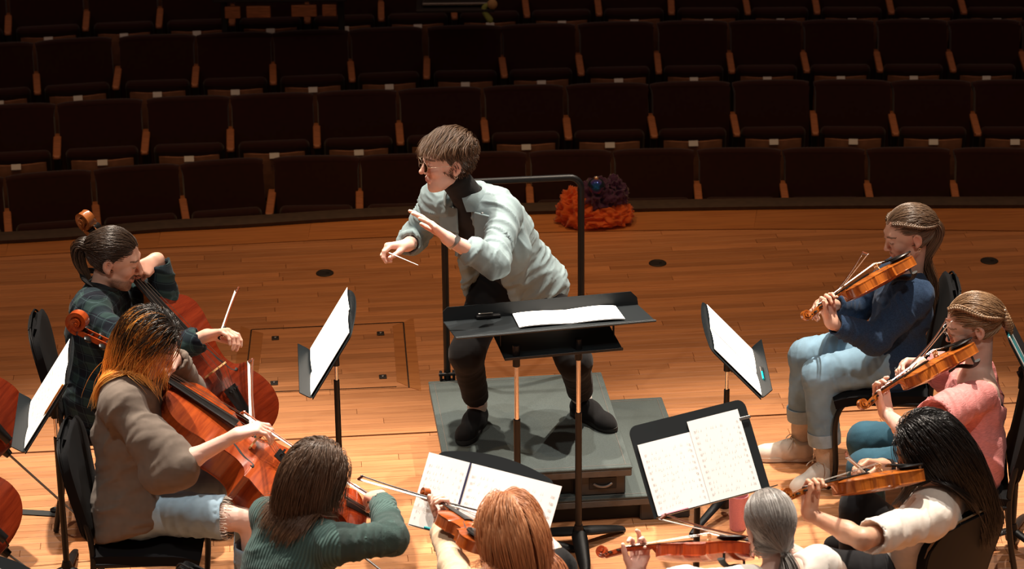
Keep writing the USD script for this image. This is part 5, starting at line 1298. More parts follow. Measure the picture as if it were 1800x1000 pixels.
def make_person(label, foot, D):
    """D: joints in the world. Returns the Xform; adds the body mesh (skin) with head and hands."""
    t = thing('person', label, 'person', base_at(foot)); H, s = D['H'], D.get('hs', 1.05); g = D.get('g', 1.0)
    neck = [rc(D['N'] - unit(D['N'] - (D['HL'] + D['HR']) / 2) * .03, H[:3, 3] + H[:3, :3] @ V(0, -.018, -.045) * s, D.get('nr', .056), D.get('nr', .056) * .93, k=.03)]
    hp = head_prims(H, s, D.get('female', False))
    tor = torso_prims(D['N'], D['SL'], D['SR'], D['HL'], D['HR'], g=g)
    arms = arm_prims(D['SL'], D['EL'], D['WL'], g) + arm_prims(D['SR'], D['ER'], D['WR'], g)
    legs = leg_prims(D['HL'], D['KL'], D['AL'], g) + leg_prims(D['HR'], D['KR'], D['AR'], g) if 'KL' in D else []
    hands = {}
    if 'handL' in D: hands['L'] = hand_prims(D['WL'], side=-1, **D['handL'])
    if 'handR' in D: hands['R'] = hand_prims(D['WR'], side=1, **D['handR'])
    rough_head = [el(H[:3, 3] + H[:3, :3] @ V(0, -.014, .036) * s, np.array([.068, .088, .08]) * s, H[:3, :3])]
    V_, F_, n = [], [], 0
    def add(m):
        nonlocal n
        v, f = m; V_.append(v); F_.append(f + n); n += len(v)
    add(mesh_sdf(tor + neck + arms + legs, 0.009))
    c0 = H[:3, 3]; r = 0.165 * s
    v, f = mesh_sdf(hp + neck, 0.0032, (c0 - r, c0 + r)); add((relax(v, f, 1, 0.4), f))
    for sd_, ps in hands.items():
        E_, W_ = (D['EL'], D['WL']) if sd_ == 'L' else (D['ER'], D['WR'])
        ext = ps + [rc(W_ + (E_ - W_) * 0.22, W_, .030 * g, .0268 * g, k=.02)]
        v, f = mesh_sdf(ext, 0.0032); add((relax(v, f, 1, 0.4), f))
    v, f = np.vstack(V_), np.vstack(F_)
    col = skin_color(v, H, s, D['tone'], np.array(D['tone']) * V(.82, .50, .50), D.get('brow', (0.10, 0.055, 0.03)), D.get('beard'), D.get('blush', 0.4))
    for sd_ in hands:
        W_ = D['WL'] if sd_ == 'L' else D['WR']; w = np.exp(-(np.linalg.norm(v - W_, axis=1) / 0.16) ** 4) * 0.25
        col = col * (1 - w[:, None]) + w[:, None] * np.array(D['tone']) * V(1.05, 0.78, 0.72)
    part('body', (v, f), M_SKIN, t, smooth=True, cd=col, world=True)
    D['prims'] = tor + arms; D['neckp'] = neck
    return t
# ------------------------------------------------------------------ the musicians
def Lf(f): return unit(V(-f[1], f[0], 0))
def shoulders(D, N, fwd, half=0.172, drop=0.035, tip=0.0):
    l = Lf(fwd); D['N'] = N; D['SL'] = N + l * half - ZU * (drop + tip); D['SR'] = N - l * half - ZU * (drop - tip); D['l'] = l; D['f'] = unit(V(fwd[0], fwd[1], 0)); D['fwd'] = D['f']
def sit(D, key, back=0.06, fwd=None, knees=(0.13, 0.13), lean=0.0, thigh=0.43, z=0.565, shin=0.44):
    M = chair_M[key]; f = unit(V(*(fwd or (M[0, 1], M[1, 1])), 0)); l = Lf(f); P = M[:3, 3] + V(0, 0, z) - f * back
    D.setdefault('g', .90 if D.get('female') else 1.0); D['P'] = P; D['HL'], D['HR'] = P + l * 0.09, P - l * 0.09
    for s, k, sp in ((1, 'L', knees[0]), (-1, 'R', knees[1])):
        h = P + l * s * .09; kn = V(*(P + l * s * sp + f * thigh)[:2], 0.52); an = V(*(kn - f * 0.04)[:2], 0.10)
        D['K' + k], D['A' + k] = kn, an
def violin_hand(D, key, frac=0.72, roll=0.0, up_arm=0.285, fore=0.25, pole=(0, 0, -1), fc=None):
    M = INST[key]; x, y, z = M[:3, 0], M[:3, 1], M[:3, 2]; k = VIOLIN; xn = k['L'] + k['neck'] * frac
    Pn = M[:3, 3] + x * xn + z * (0.02 + 0.010 - .131 * frac * .058)
    d = unit(z * math.cos(roll) - y * math.sin(roll) - x * 0.25); n = unit(y * math.cos(roll) + z * math.sin(roll))
    D['WL'] = Pn - y * 0.036 - z * 0.098 - x * (-0.012)
    D['handL'] = dict(d=d, n=n, curl=(0.95, 1.15, 0.75), fcurl=fc or [(0.85, 1.2, 0.8), (0.95, 1.2, 0.8), (0.7, 1.0, 0.8), (0.55, 0.9, 0.6)], thumb=(0.75, 0.35, 0.75), tb=0.25, s=0.98)
    D['EL'] = ik(D['SL'], D['WL'], up_arm, fore, pole)
def bow_hand(D, frog, tip, up, wrist, up_arm=0.285, fore=0.25, pole=(0, 0, -1), s=1.0, elbow=None):
    b = unit(tip - frog); u = unit(up - (up @ b) * b); g = frog + b * 0.012 + u * 0.030
    d = unit(g - wrist); D['WR'] = g + u * 0.012 - d * 0.086 * s
    n = unit(-u + (u @ d) * d)
    D['handR'] = dict(d=d, n=n, curl=(0.75, 0.75, 0.5), fcurl=[(0.6, 0.7, 0.5), (0.8, 0.8, 0.5), (0.8, 0.8, 0.5), (0.6, 0.7, 0.4)], thumb=(0.85, 0.25, 0.6), tb=0.3, s=s, spread=0.10)
    D['ER'] = elbow if elbow is not None else ik(D['SR'], D['WR'], up_arm, fore, pole)
def bones_of(D, legs=False):
    P = (D['HL'] + D['HR']) / 2
    b = [(P, D['N'], 0.8), (D['SL'], D['EL'], 1.0), (D['EL'], D['WL'], 1.0), (D['SR'], D['ER'], 1.0), (D['ER'], D['WR'], 1.0)]
    return [(D['HL'], D['KL'], 1.0), (D['KL'], D['AL'], .55), (D['HR'], D['KR'], 1.0), (D['KR'], D['AR'], .55)] if legs else b
def sleeve(S, E_, Wr, frac, r=(.064, .056, .052), k=.03):
    """Upper arm and forearm of a sleeve; frac: where it ends (below 1: on the upper arm)."""
    if frac <= 1:
        e = S + (E_ - S) * frac; n = unit(E_ - S); return [rc(S, e + n * .03, r[0], r[1], k=k, cut=[(e, n)]), rc(e, e + n * .05, r[1] * .86, r[1] * .9, op=-1, k=.004)]
    e = E_ + (Wr - E_) * (frac - 1); n = unit(Wr - E_)
    return [rc(S, E_, r[0], r[1], k=k), rc(E_, e + n * .03, r[1], r[2], k=k, cut=[(e, n)]), rc(e - n * .012, e + n * .05, r[2] * .80, r[2] * .84, op=-1, k=.004)]
def top_prims(D, off=0.014, *a, hemcut=None, **k):
    ps = _top_prims(D, off, *a, **k)
    if hemcut is not None:
        P = (D['HL'] + D['HR']) / 2; upv = unit(D['N'] - P); o = P - upv * hemcut[0]; n = unit(-upv + D['f'] * hemcut[1])
        for p in ps[:len(ps) - 6]: p['cut'] = (p['cut'] or []) + [(o, n)]
    return ps
def _top_prims(D, off=0.014, fl=2.0 - .06, fr=2.0 - .06, rs=(.058, .049, .041), hem=0.04, hemr=0.122, g=None):
    g = g or D.get('g', 1.0); P = (D['HL'] + D['HR']) / 2; upv = unit(D['N'] - P)
    ps = torso_prims(D['N'], D['SL'], D['SR'], D['HL'], D['HR'], off, g)
    lat = unit(D['SL'] - D['SR'])
    for s in (-1, 1): ps.append(rc(P + lat * s * .05 + upv * .02, P + lat * s * .055 - upv * hem, hemr * g, hemr * 1.02 * g, k=.05))
    return ps + sleeve(D['SL'], D['EL'], D['WL'], fl, rs) + sleeve(D['SR'], D['ER'], D['WR'], fr, rs)
def trousers(D, r=(.098, .072, .052), ends=(0.96, 0.96), k=.045):
    g = D.get('g', 1.0); M_ = (D['HL'] + D['HR']) / 2
    ps = [rc(D['HL'], D['HR'], .108 * g, k=.05), rc(M_, M_ + V(0, 0, .05), .108 * g, .10 * g, k=.05)]
    for s, e in zip('LR', ends):
        H_, K, A = D['H' + s], D['K' + s], D['A' + s]; end = K + (A - K) * e; n = unit(A - K)
        ps += [rc(H_, K, r[0], r[1], k=k), rc(K, end + n * .03, r[1] * .96, r[2], k=.03, cut=[(end, n)]), rc(end - n * .01, end + n * .05, r[2] * .82, r[2] * .86, op=-1, k=.004)]
    return ps
def hair_collide(D, H, s, extra=()):
    R = H[:3, :3]; c = H[:3, 3]
    return [el(c + R @ V(0, -.014, .036) * s, np.array([.0735, .094, .086]) * s, R), el(c + R @ V(0, .03, -.03) * s, np.array([.058, .062, .085]) * s, R, k=.02), *D['neckp'], *extra]
def strands(t, D, n, length, m, dirs, field, material, cap_material, w=0.0026, seed=1, hairline=.072, nape=-.062, extra=(), lay=(0.006, 0.018), stiff=0.5, capk=None, name='hair', wave=0.0, jitter=0.06, side=.018, lift=.010):
    H, s = D['H'], D.get('hs', 1.05); v, f = mesh_sdf(hair_cap(H, s, lift, hairline, nape, **(capk or {})), 0.006)
    hp = part(name, (relax(v, f, 3), f), cap_material, t, smooth=True, world=True)
    n = int(n * 1.5); w = w * .60; m = max(8, int(m * .82)); roots, q = scalp_roots(H, s, n, seed, hairline, nape, .008, side); R = H[:3, :3]
    r = np.random.default_rng(seed + 50); L = (length(q) if callable(length) else np.full(len(q), length)) * r.uniform(0.82, 1.06, len(q))
    d0 = dirs(q) @ R.T; P = comb(roots, d0, hair_collide(D, H, s, extra), L, m, lambda X, tt: field(X, tt, q, H), seed, stiff, lay, wave, 60.0, jitter)
    curves('strands', P, taper(m, w), material, hp, tone=np.clip(meshkit.noise(q * 90, seed) * 0.7 + r.uniform(0, .3, len(q)), 0, 1)); return hp
def tail(parent, pts, r, n, w, material, seed=3, name='tail_strands', spread=1.0):
    """A bundle of strands along a path."""
    p = spline(pts, 22); rr = np.random.default_rng(seed); a = rr.uniform(0, 2 * np.pi, n); q = np.sqrt(rr.uniform(0, 1, n)); t = unit_rows(np.gradient(p, axis=0))
    x = unit_rows(np.cross(t, np.tile(V(.3, .85, .2), (22, 1)))); y = np.cross(t, x); rad = np.asarray([r(u) for u in np.linspace(0, 1, 22)])
    wob = 1 + 0.25 * np.sin(np.outer(rr.uniform(3, 7, n), np.linspace(0, 1, 22)) + rr.uniform(0, 6, n)[:, None]) * spread
    P = p[None] + (q * np.cos(a))[:, None, None] * (rad * wob)[..., None] * x[None] + (q * np.sin(a))[:, None, None] * (rad * wob)[..., None] * y[None]
    cut = rr.uniform(.86, 1, n); idx = np.linspace(0, 1, 22)[None] * cut[:, None] * 21; i0 = np.clip(idx.astype(int), 0, 20); fr = (idx - i0)[..., None]
    P = np.take_along_axis(P, i0[..., None], 1) * (1 - fr) + np.take_along_axis(P, i0[..., None] + 1, 1) * fr
    return curves(name, P, taper(22, w), material, parent)
def glasses(t, D, material):
    H, s = D['H'], D.get('hs', 1.05); T = lambda *a: H[:3, 3] + H[:3, :3] @ (np.array(a) * s); ms = []
    for sx in (-1, 1):
        a = np.linspace(0, 2 * np.pi, 25); ms.append(tube([T(sx * .033 + .0235 * math.cos(u), .112 - .012 * abs(math.cos(u) * .5 + sx * 0), .003 + .0205 * math.sin(u)) for u in a], .0009, 6))
        ms.append(tube(spline([T(sx * .057, .106, .008), T(sx * .070, .085, .009), T(sx * .078, .02, .008), T(sx * .0795, -.012, .004), T(sx * .079, -.03, -.012)], 12), .0009, 6))
    ms.append(tube(spline([T(-.0095, .112, .008), T(0, .117, .011), T(.0095, .112, .008)], 6), .0009, 6))
    g = part('glasses', cat(*ms), material, t, smooth=60, world=True)
    for sx in (-1, 1):
        G = np.array([[T(sx * .033 + .0225 * r * math.cos(u), .1125 - .006 * abs(math.cos(u)) * r, .003 + .0195 * r * math.sin(u)) for r in (0.02, .5, 1)] for u in np.linspace(0, 2 * np.pi, 21)]); part('lens', sheet(G, 0.0012), M_LENS, g, smooth=50, world=True)
    return g
M_LENS = usdkit.material(stage, LK + 'lens_glass', {'t': ('transparent_bsdf', {}), 'g': ('glossy_bsdf', dict(color=(1, 1, 1), roughness=0.03)), 'f': ('fresnel', dict(IOR=1.45)), 'm': ('mix_closure', {})}, [('f.fac', 'm.fac'), ('t.BSDF', 'm.closure1'), ('g.BSDF', 'm.closure2')], surface='m.closure')
M_GOLD = mat('thin_gold_wire', (0.70, 0.60, 0.50), 0.3, metal=1.0)
M_SOCKW = cloth('pale_grey_sock', (0.60, 0.55, 0.50), bump=0.8, bscale=500)
M_BTROUSER = cloth('black_trouser_cloth', (0.006, 0.0055, 0.006), bump=0.3)
M_SOCK = cloth('oatmeal_sock', (0.62, 0.53, 0.43), bump=0.8, bscale=500)
M_CANVAS = cloth('black_canvas', (0.008, 0.0075, 0.008), bump=0.6)
M_WHITESHOE = mat('white_sneaker_leather', (0.74, 0.66, 0.57), 0.5, var=0.05)
M_WHITESOLE = mat('offwhite_rubber', (0.68, 0.58, 0.48), 0.6)
M_LACE = cloth('offwhite_lace', (0.66, 0.60, 0.52))
tone_a, tone_pale, tone_tan = (0.62, 0.37, 0.28), (0.68, 0.44, 0.36), (0.52, 0.29, 0.19)

# ---- conductor
D = dict(tone=tone_pale, hs=1.06, brow=(0.09, 0.05, 0.03), lips=(0.46, 0.14, 0.12), blush=0.55, beard=None)
D['H'] = head_frame(W(788, 283, 11.24), V(-.93, -.34, -.03), V(-.05, 0, 1))
shoulders(D, W(828, 352, 11.33), (-.62, -.78), half=0.185, tip=-0.005)
P = W(907, 486, 11.50); D['HL'], D['HR'] = P + V(.088, -.03, 0.0), P + V(-.088, .02, .0)
D['AL'], D['AR'] = WZ(1022, 697, 0.375), WZ(839, 712, 0.375)
D['KL'], D['KR'] = ik(D['HL'], D['AL'], .41, .40, V(.25, -1, 0)), ik(D['HR'], D['AR'], .41, .40, V(-.35, -1, 0))
D['EL'] = WL(868, 462, D['SL'], .30, True); D['WL'] = WL(789, 421, D['EL'], .25, True)
D['ER'] = WL(727, 420, D['SR'], .285, False); D['WR'] = WL(717, 431, D['ER'], .24, True)
D['handL'] = dict(d=V(-.72, .02, .70), n=V(-.62, -.25, -.72), curl=(0.10, 0.12, 0.10), spread=0.03, thumb=(0.8, 0.55, 0.2), s=1.04)
D['handR'] = dict(d=V(-.88, -.42, .16), n=V(.0, -.35, -.95), curl=(1.0, 1.2, .8), fcurl=[(0.55, 0.9, .7), (0.95, 1.25, .9), (1.05, 1.3, .9), (1.05, 1.3, .9)], thumb=(.85, .45, .45), tb=.35, s=1.04)
foot_c = (WZ(839, 745, Z2) + WZ(1040, 725, Z2)) / 2
cond = make_person('standing young man in a pale blue open overshirt, conducting with a baton on the podium', V(foot_c[0], foot_c[1], Z2), D)
M_OVER = cloth('pale_blue_twill', (0.19, 0.25, 0.265), var=0.06, bump=0.35)
M_BUTTON = mat('grey_button', (0.16, 0.17, 0.17), 0.4)
M_TURTLE = cloth('charcoal_knit', (0.014, 0.012, 0.012), bump=0.5)
H, f_ = D['H'], D['f']; P = (D['HL'] + D['HR']) / 2; upv = unit(D['N'] - P)
ps = torso_prims(D['N'], D['SL'], D['SR'], D['HL'], D['HR'], .005)
garment('turtleneck', ps + [rc(D['N'] - upv * .04, H[:3, 3] + H[:3, :3] @ V(0, -.02, -.075), .068, .063, k=.03)], .009, M_TURTLE, cond, [(P, D['N'], 1)], .003)
lat = unit(D['SL'] - D['SR'])
ps = torso_prims(D['N'], D['SL'], D['SR'], D['HL'], D['HR'], .024)
tailN, tailF = W(903, 522, 11.30), W(820, 516, 11.42)
bk = -f_
ps += [rc(P + lat * .07 + upv * .05, P + lat * .10 - upv * .055, .125, .128, k=.05), rc(P - lat * .07 + upv * .05, P - lat * .08 - upv * .02, .120, .118, k=.05),
       rc(W(905, 440, 11.27), tailN, .075, .022, k=.05, sq=(V(.25, 1, .1) / np.linalg.norm(V(.25, 1, .1)), 1.8)), rc(W(818, 415, 11.36), tailF, .040, .016, k=.03), rc(D['N'] - upv * .12 - f_ * .03, P + upv * .12 - f_ * .03, .135, .135, k=.08)]
ps += sleeve(D['SL'], D['EL'], D['WL'], 1.46, (.066, .060, .055)) + sleeve(D['SR'], D['ER'], D['WR'], 1.72, (.064, .056, .050))
ps += [rc(D['EL'] + (D['WL'] - D['EL']) * .40, D['EL'] + (D['WL'] - D['EL']) * .455, .0585, .058, k=.008)]
fc = D['N'] + f_ * .085 - upv * .02
Q_ = lambda u, r: D['N'] + (P - D['N']) * u + f_ * r
ps += [rc(Q_(-.20, .10), Q_(.15, .130), .058, .066, op=-1, k=.008), rc(Q_(.15, .130), Q_(.65, .155), .066, .076, op=-1, k=.008), rc(Q_(.65, .150), Q_(1.25, .15), .066, .11, op=-1, k=.008), rc(D['N'] - upv * .02, H[:3, 3] + H[:3, :3] @ V(0, -.02, -.06), .070, .075, op=-1, k=.006)]
ov = garment('overshirt', ps, .0072, M_OVER, cond, bones_of(D), .016, 3, along=27.0, across=6.0)
# collar: two turned-down leaves round the neck
cen = D['N'] + upv * .012; nk = unit(H[:3, 3] - D['N'])
def collar_leaf(a0, a1, r0, r1, z0, z1):
    G = []
    for a in np.linspace(a0, a1, 12):
        dvec = f_ * math.cos(a) + lat * math.sin(a); row = []
        for b in np.linspace(0, 1, 5): row.append(cen + dvec * (r0 + (r1 - r0) * b) + nk * (z0 + (z1 - z0) * b ** 1.5) - f_ * 0.0)
        G.append(row)
    return sheet(np.array(G), 0.004)
part('collar', cat(collar_leaf(.50, 3.3, .074, .122, .058, -.022), collar_leaf(-3.3, -.50, .074, .118, .058, -.022)), M_OVER, ov, smooth=60, world=True)
for i_ in range(5):
    for sd_, px_ in ((1, 838 + i_ * 5), (-1, 803 + i_ * 3)):
        c = W(px_, 372 + 26 * i_, 11.185 + .012 * i_ if sd_ > 0 else 11.25 + .012 * i_); v_, f__ = mesh_sdf(ps, .02, (c - .10, c + .10))
        if len(v_):
            c2 = v_[np.argmin(((v_ - c) ** 2).sum(1) + 4 * np.maximum(0, ((v_ - c) @ unit(c - CAM))) ** 2)]; part('button', move(lathe([(0, .004), (.0055, .004), (.0065, .002), (.0065, -.004), (0, -.004)], 12), frame(c2 + f_ * .004, x=lat, z=f_)), M_BUTTON, ov, world=True)
for fr_, nm, px in ((.0, 'breast_pocket', (848, 400)), (1.0, 'breast_pocket', (786, 385))):
    c = W(px[0], px[1], 11.17 if fr_ < 1 else 11.30); part(nm, move(rbox(.10, .012, .115, .005), frame(c + f_ * -.01, x=lat, y=-f_)), M_OVER, ov, world=True)
garment('trousers', trousers(D, (.096, .074, .056), (.86, .86)), .009, M_BTROUSER, cond, bones_of(D, True), .006, 5)
for s_, heel, toe in (('L', (1019, 716), (1078, 745)), ('R', (848, 738), (824, 772))):
    h_, t_ = WZ(*heel, Z2), WZ(*toe, Z2); dv = unit(t_ - h_); A = D['A' + s_]; hl = V(A[0], A[1], Z2) - dv * .045
    garment('sock', [rc(A + V(0, 0, .12), A, .043, .040, k=.02), rc(A, hl + dv * .08 + V(0, 0, .05), .041, .036, k=.02)], .006, M_SOCKW, cond)
    shoe(cond, hl + V(0, 0, .001), dv, .285, M_CANVAS, M_RUBBER, slip=True)
part('watch_strap', move(lathe([(.029, -.011), (.033, -.011), (.033, .011), (.029, .011), (.029, -.011)], 24), frame(D['WL'] + (D['EL'] - D['WL']) * .10, x=V(.2, 1, .1), z=unit(D['WL'] - D['EL']))), M_GREYMETAL, cond, world=True, label='steel bracelet watch on the left wrist')
part('bracelet', move(lathe([(.030, -.004), (.035, -.004), (.035, .004), (.030, .004), (.030, -.004)], 24), frame(D['WR'] + (D['ER'] - D['WR']) * .12, x=V(.2, 1, .1), z=unit(D['WR'] - D['ER']))), M_GOLD, cond, world=True)
glasses(cond, D, M_GOLD)
part('earring', tube([H[:3, 3] + H[:3, :3] @ V(-.085, -.004 + .006 * math.cos(a), -.044 + .006 * math.sin(a)) for a in np.linspace(0, 6.28, 14)], .0012, 6), M_GOLD, cond, world=True)
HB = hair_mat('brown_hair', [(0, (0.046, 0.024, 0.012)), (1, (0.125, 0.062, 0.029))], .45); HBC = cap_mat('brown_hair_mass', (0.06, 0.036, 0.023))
def cdirs(q):
    d = np.zeros_like(q); front = q[:, 1] > -.02; top = q[:, 2] > .07
    d[:, 1] = np.where(top, 0.9, -0.25); d[:, 2] = np.where(top, 0.28, -0.95); d[:, 0] = q[:, 0] * 3 + np.where(top, -.25, 0); return unit_rows(d)
def cfield(X, t, q, H):
    d = np.zeros_like(q); top = q[:, 2] > .075
    d[:, 1] = np.where(top, 0.65 - .5 * t, -0.15); d[:, 2] = np.where(top, 0.02 - 0.85 * t, -1.0); d[:, 0] = np.where(top, -.25, 0); return d @ H[:3, :3].T
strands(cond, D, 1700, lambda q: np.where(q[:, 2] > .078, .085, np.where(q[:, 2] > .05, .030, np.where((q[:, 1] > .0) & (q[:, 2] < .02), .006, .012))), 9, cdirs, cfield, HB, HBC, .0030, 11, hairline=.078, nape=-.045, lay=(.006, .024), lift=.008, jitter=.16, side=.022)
ba = D['WR'] + unit(D['handR']['d']) * .10 + V(0, -.02, -.02); tipb = WL(735, 466, ba, .33, True)
bt = thing('baton', 'thin white conducting baton held in the right hand over the music', 'baton', base_at(ba))
part('shaft', tube([ba, tipb], [.0032, .0016], 8), M_PAPER, bt, world=True)
part('handle', tube(spline([ba - unit(tipb - ba) * .04, ba - unit(tipb - ba) * .02, ba, ba + unit(tipb - ba) * .01], 8), [.004, .009, .011, .011, .010, .008, .006, .003], 10), M_BRIDGE, bt, world=True)

# ---- cello and cellist in plaid (far left)
Sc, Ec = W(149, 400, 11.42), W(444, 781, 11.10)
x = unit(Sc - Ec); tot = CELLO['L'] + CELLO['neck'] + CELLO['pb'] + CELLO['sr'] * 1.2
Mc = frame(Ec, x=x, z=V(.60, -.62, .50)); INST['celloA'] = Mc
zfloor = Ec[2]; ep = zfloor / x[2] - .03
V_NECK = varnish('scroll_brown', (0.30, 0.095, 0.025), (0.18, 0.05, 0.012))
bowed('cello', 'cello', 'deep red cello held by the bearded cellist in the plaid shirt', Mc, V_CELLO_R, 'cellos', neckwood=V_NECK, endpin=ep)
D = dict(tone=tone_a, hs=1.08, brow=(0.035, 0.02, 0.013), beard=(0.04, 0.022, 0.015), blush=.4)
D['H'] = head_frame(W(201, 455, 11.27), V(.95, -.10, -.27), V(.1, .0, 1))
shoulders(D, W(178, 506, 11.27), (.98, -.18), half=.185); sit(D, 'plaid', fwd=(1, 0), knees=(.30, .30), thigh=.40)
fr = W(384, 597, 10.86); tp = WL(414, 512, fr, .70, False)
bow('cello_bow', 'dark cello bow of the cellist in the plaid shirt, tip in the air', fr, tp, V(.55, -.3, .75), 'cello')
bow_hand(D, fr, tp, V(.55, -.3, .75), W(350, 596, 10.90), .32, .27, s=1.05, elbow=W(256, 640, 10.86))
Pn = Mc[:3, 3] + Mc[:3, 0] * (CELLO['L'] + CELLO['neck'] * .46) + Mc[:3, 2] * .085
D['handL'] = dict(d=Mc[:3, 1], n=-Mc[:3, 2], curl=(.8, 1.0, .7), thumb=(.6, .2, .8), s=1.05); D['WL'] = Pn - Mc[:3, 1] * .125 + Mc[:3, 2] * .025; D['EL'] = W(292, 532, 11.36)
pl = make_person('bearded cellist with a brown bun in a dark plaid shirt, seated at the far left', V(*D['P'][:2], 0), D)
M_PLAID = plaid('dark_plaid_flannel')
garment('plaid_shirt', top_prims(D, .020, 1.94, 1.92, (.068, .062, .052), .09, .132), .009, M_PLAID, pl, bones_of(D), .010, 8, cd=lambda v: np.stack([v[:, 0] * .75 - v[:, 1] * .75 + v[:, 2] * .15 + 10, v[:, 2] + .25 * v[:, 0] + 10, v[:, 1]], 1))
part('shirt_collar', tube(spline([D['N'] + V(.075 * math.cos(a), .085 * math.sin(a), .035 - .03 * math.cos(a)) for a in np.linspace(.5, 5.8, 14)], 24), .016, 8, flat=.55), M_CANVAS, pl, smooth=60, world=True)
garment('trousers', trousers(D, (.10, .08, .065)), .011, M_BTROUSER, pl, bones_of(D, True), .007, 5)
for s_ in 'LR': shoe(pl, V(*(D['A' + s_])[:2], .002) - V(.05, 0, 0), V(1, 0, 0), .29, M_CANVAS, M_RUBBER)
HD = hair_mat('dark_brown_hair', [(0, (0.035, 0.021, 0.014)), (1, (0.075, 0.045, 0.028))]); HDC = cap_mat('dark_brown_hair_mass', (0.034, 0.021, 0.014))
def back_to(ty, tz):
    def dirs(q): return unit_rows(np.stack([q[:, 0] * 4, ty - q[:, 1] * 0 - .1, tz + 0 * q[:, 2] + .05], 1))
    def fld(X, t, q, H):
        T = H[:3, 3] + H[:3, :3] @ V(0, ty, tz); return unit_rows(T - X)
    return dirs, fld
a_, b_ = back_to(-.125, .02)
hp = strands(pl, D, 1300, .19, 12, a_, b_, HD, HDC, .0030, 21, hairline=.066, nape=-.05, lay=(.004, .013), stiff=.45, wave=.0035, lift=.006)
T = D['H'][:3, 3] + D['H'][:3, :3] @ V(0, -.125, .02) * 1.08
bn = part('hair_bun', shift(trimesh.creation.icosphere(2, .030), *T), HDC, hp, smooth=True, world=True)
tail(bn, [T, T + V(-.02, 0, .0), T + V(-.03, -.01, -.05), T + V(-.01, -.02, -.11), T + V(.01, -.03, -.15)], lambda u: .034 * (1 - .55 * u), 260, .003, HD, 31)

# ---- cello and cellist with orange and black hair
Sc, Ec = W(163, 606, 10.36), W(545, 905, 10.12); x = unit(Sc - Ec)
Mc = frame(Ec, x=x, z=V(.80, -.16, .56)); INST['celloB'] = Mc
bowed('cello', 'cello', 'glowing orange-brown cello held by the cellist with orange and black hair', Mc, V_CELLO_O, 'cellos', endpin=max(.05, min(.6, Ec[2] / x[2] - .03)))
D = dict(tone=tone_pale, hs=1.06, female=True, blush=.3, brow=(.03, .02, .015))
D['H'] = head_frame(W(262, 604, 10.18), V(.82, -.20, -.54), V(.45, 0, .9))
shoulders(D, W(228, 668, 10.18), (1, -.10), half=.18); sit(D, 'orange', fwd=(1, 0), back=.10, knees=(.26, .24), thigh=.50)
D['KR'] = W(440, 912, 9.98); D['AR'] = W(468, 1075, 9.95); D['HR'] = W(238, 898, 10.06)
fr = W(441, 768, 9.86); tp = WL(437, 637, fr, .70, False)
bow('cello_bow', 'bright white-haired cello bow at the right hand of the orange-haired cellist', fr, tp, V(.6, -.3, .7), 'cello')
bow_hand(D, fr, tp, V(.6, -.3, .7), W(402, 772, 9.86), .31, .27, elbow=W(308, 822, 9.86), s=1.02)
Pn = Mc[:3, 3] + Mc[:3, 0] * (CELLO['L'] + CELLO['neck'] * .22) + Mc[:3, 2] * .095
D['handL'] = dict(d=Mc[:3, 1], n=-Mc[:3, 2], curl=(.7, 1.0, .7), thumb=(.6, .2, .8)); D['WL'] = Pn - Mc[:3, 1] * .105 + Mc[:3, 2] * .028; D['EL'] = ik(D['SL'], D['WL'], .30, .26, V(.6, .6, -.6))
og = make_person('cellist with orange and black shoulder-length hair in a baggy taupe sweatshirt and cut-off jeans', V(*D['P'][:2], 0), D)
M_TAUPE = cloth('taupe_fleece', (0.155, 0.122, 0.100), var=0.08, bump=0.5, bscale=900)
ps = top_prims(D, .034, 1.94, 1.20, (.072, .070, .05), .06, .165, hemcut=(.075, .45))
eR = D['ER'] + (D['WR'] - D['ER']) * .1
ps += [rc(D['SR'] + (D['ER'] - D['SR']) * .55, eR, .082, .072, k=.04), rc(D['ER'] - V(.06, 0, .02), D['ER'] - V(0, 0, .015), .078, .066, k=.04)]
garment('sweatshirt', ps, .009, M_TAUPE, og, bones_of(D), .017, 12, along=16.0, across=5.0)
part('neckband', tube(spline([D['N'] + V(.01 + .078 * math.cos(a), .085 * math.sin(a), .022 - .03 * math.cos(a)) for a in np.linspace(0, 6.28, 20)], 30), .013, 8), M_TAUPE, og, smooth=60, world=True)
M_DENIM = cloth('pale_blue_denim', (0.27, 0.38, 0.47), var=0.22, vscale=9, bump=0.5, bscale=900)
def cut_leg(H_, K, A, a, b, r0, r1, r2):
    e1 = H_ + (K - H_) * a; n = unit(K - H_); out = [rc(H_, e1 + n * .03, r0, r1, k=.04, cut=[(e1, n)]), rc(e1 - n * .01, e1 + n * .05, r1 * .86, r1 * .9, op=-1, k=.004)]
    return out
ps = [rc(D['HL'], D['HR'], .112, k=.05)] + cut_leg(D['HR'], D['KR'], D['AR'], .78, 0, .092, .086, 0) + [rc(D['HL'], D['KL'], .105, .088, k=.04), rc(D['KL'], D['AL'], .086, .07, k=.03)]
jn = garment('ripped_jeans', ps, .009, M_DENIM, og, bones_of(D, True), .007, 15)
n_ = unit(D['AR'] - D['KR']); e0 = D['KR'] + n_ * .10
lower = [rc(e0, D['AR'], .086, .08, k=.03, cut=[(e0, -n_)]), rc(e0 - n_ * .04, e0 + n_ * .06, .074, .074, op=-1, k=.004)]
garment('torn_lower_leg', lower, .009, M_DENIM, og, [(D['KR'], D['AR'], 1)], .008, 16)
e1 = D['HR'] + (D['KR'] - D['HR']) * .78; n1 = unit(D['KR'] - D['HR']); xa = unit(np.cross(n1, ZU)); ya = np.cross(xa, n1)
fr_ = [e1 + .086 * (math.cos(a) * xa + math.sin(a) * ya) for a in np.linspace(0, 6.28, 60)]
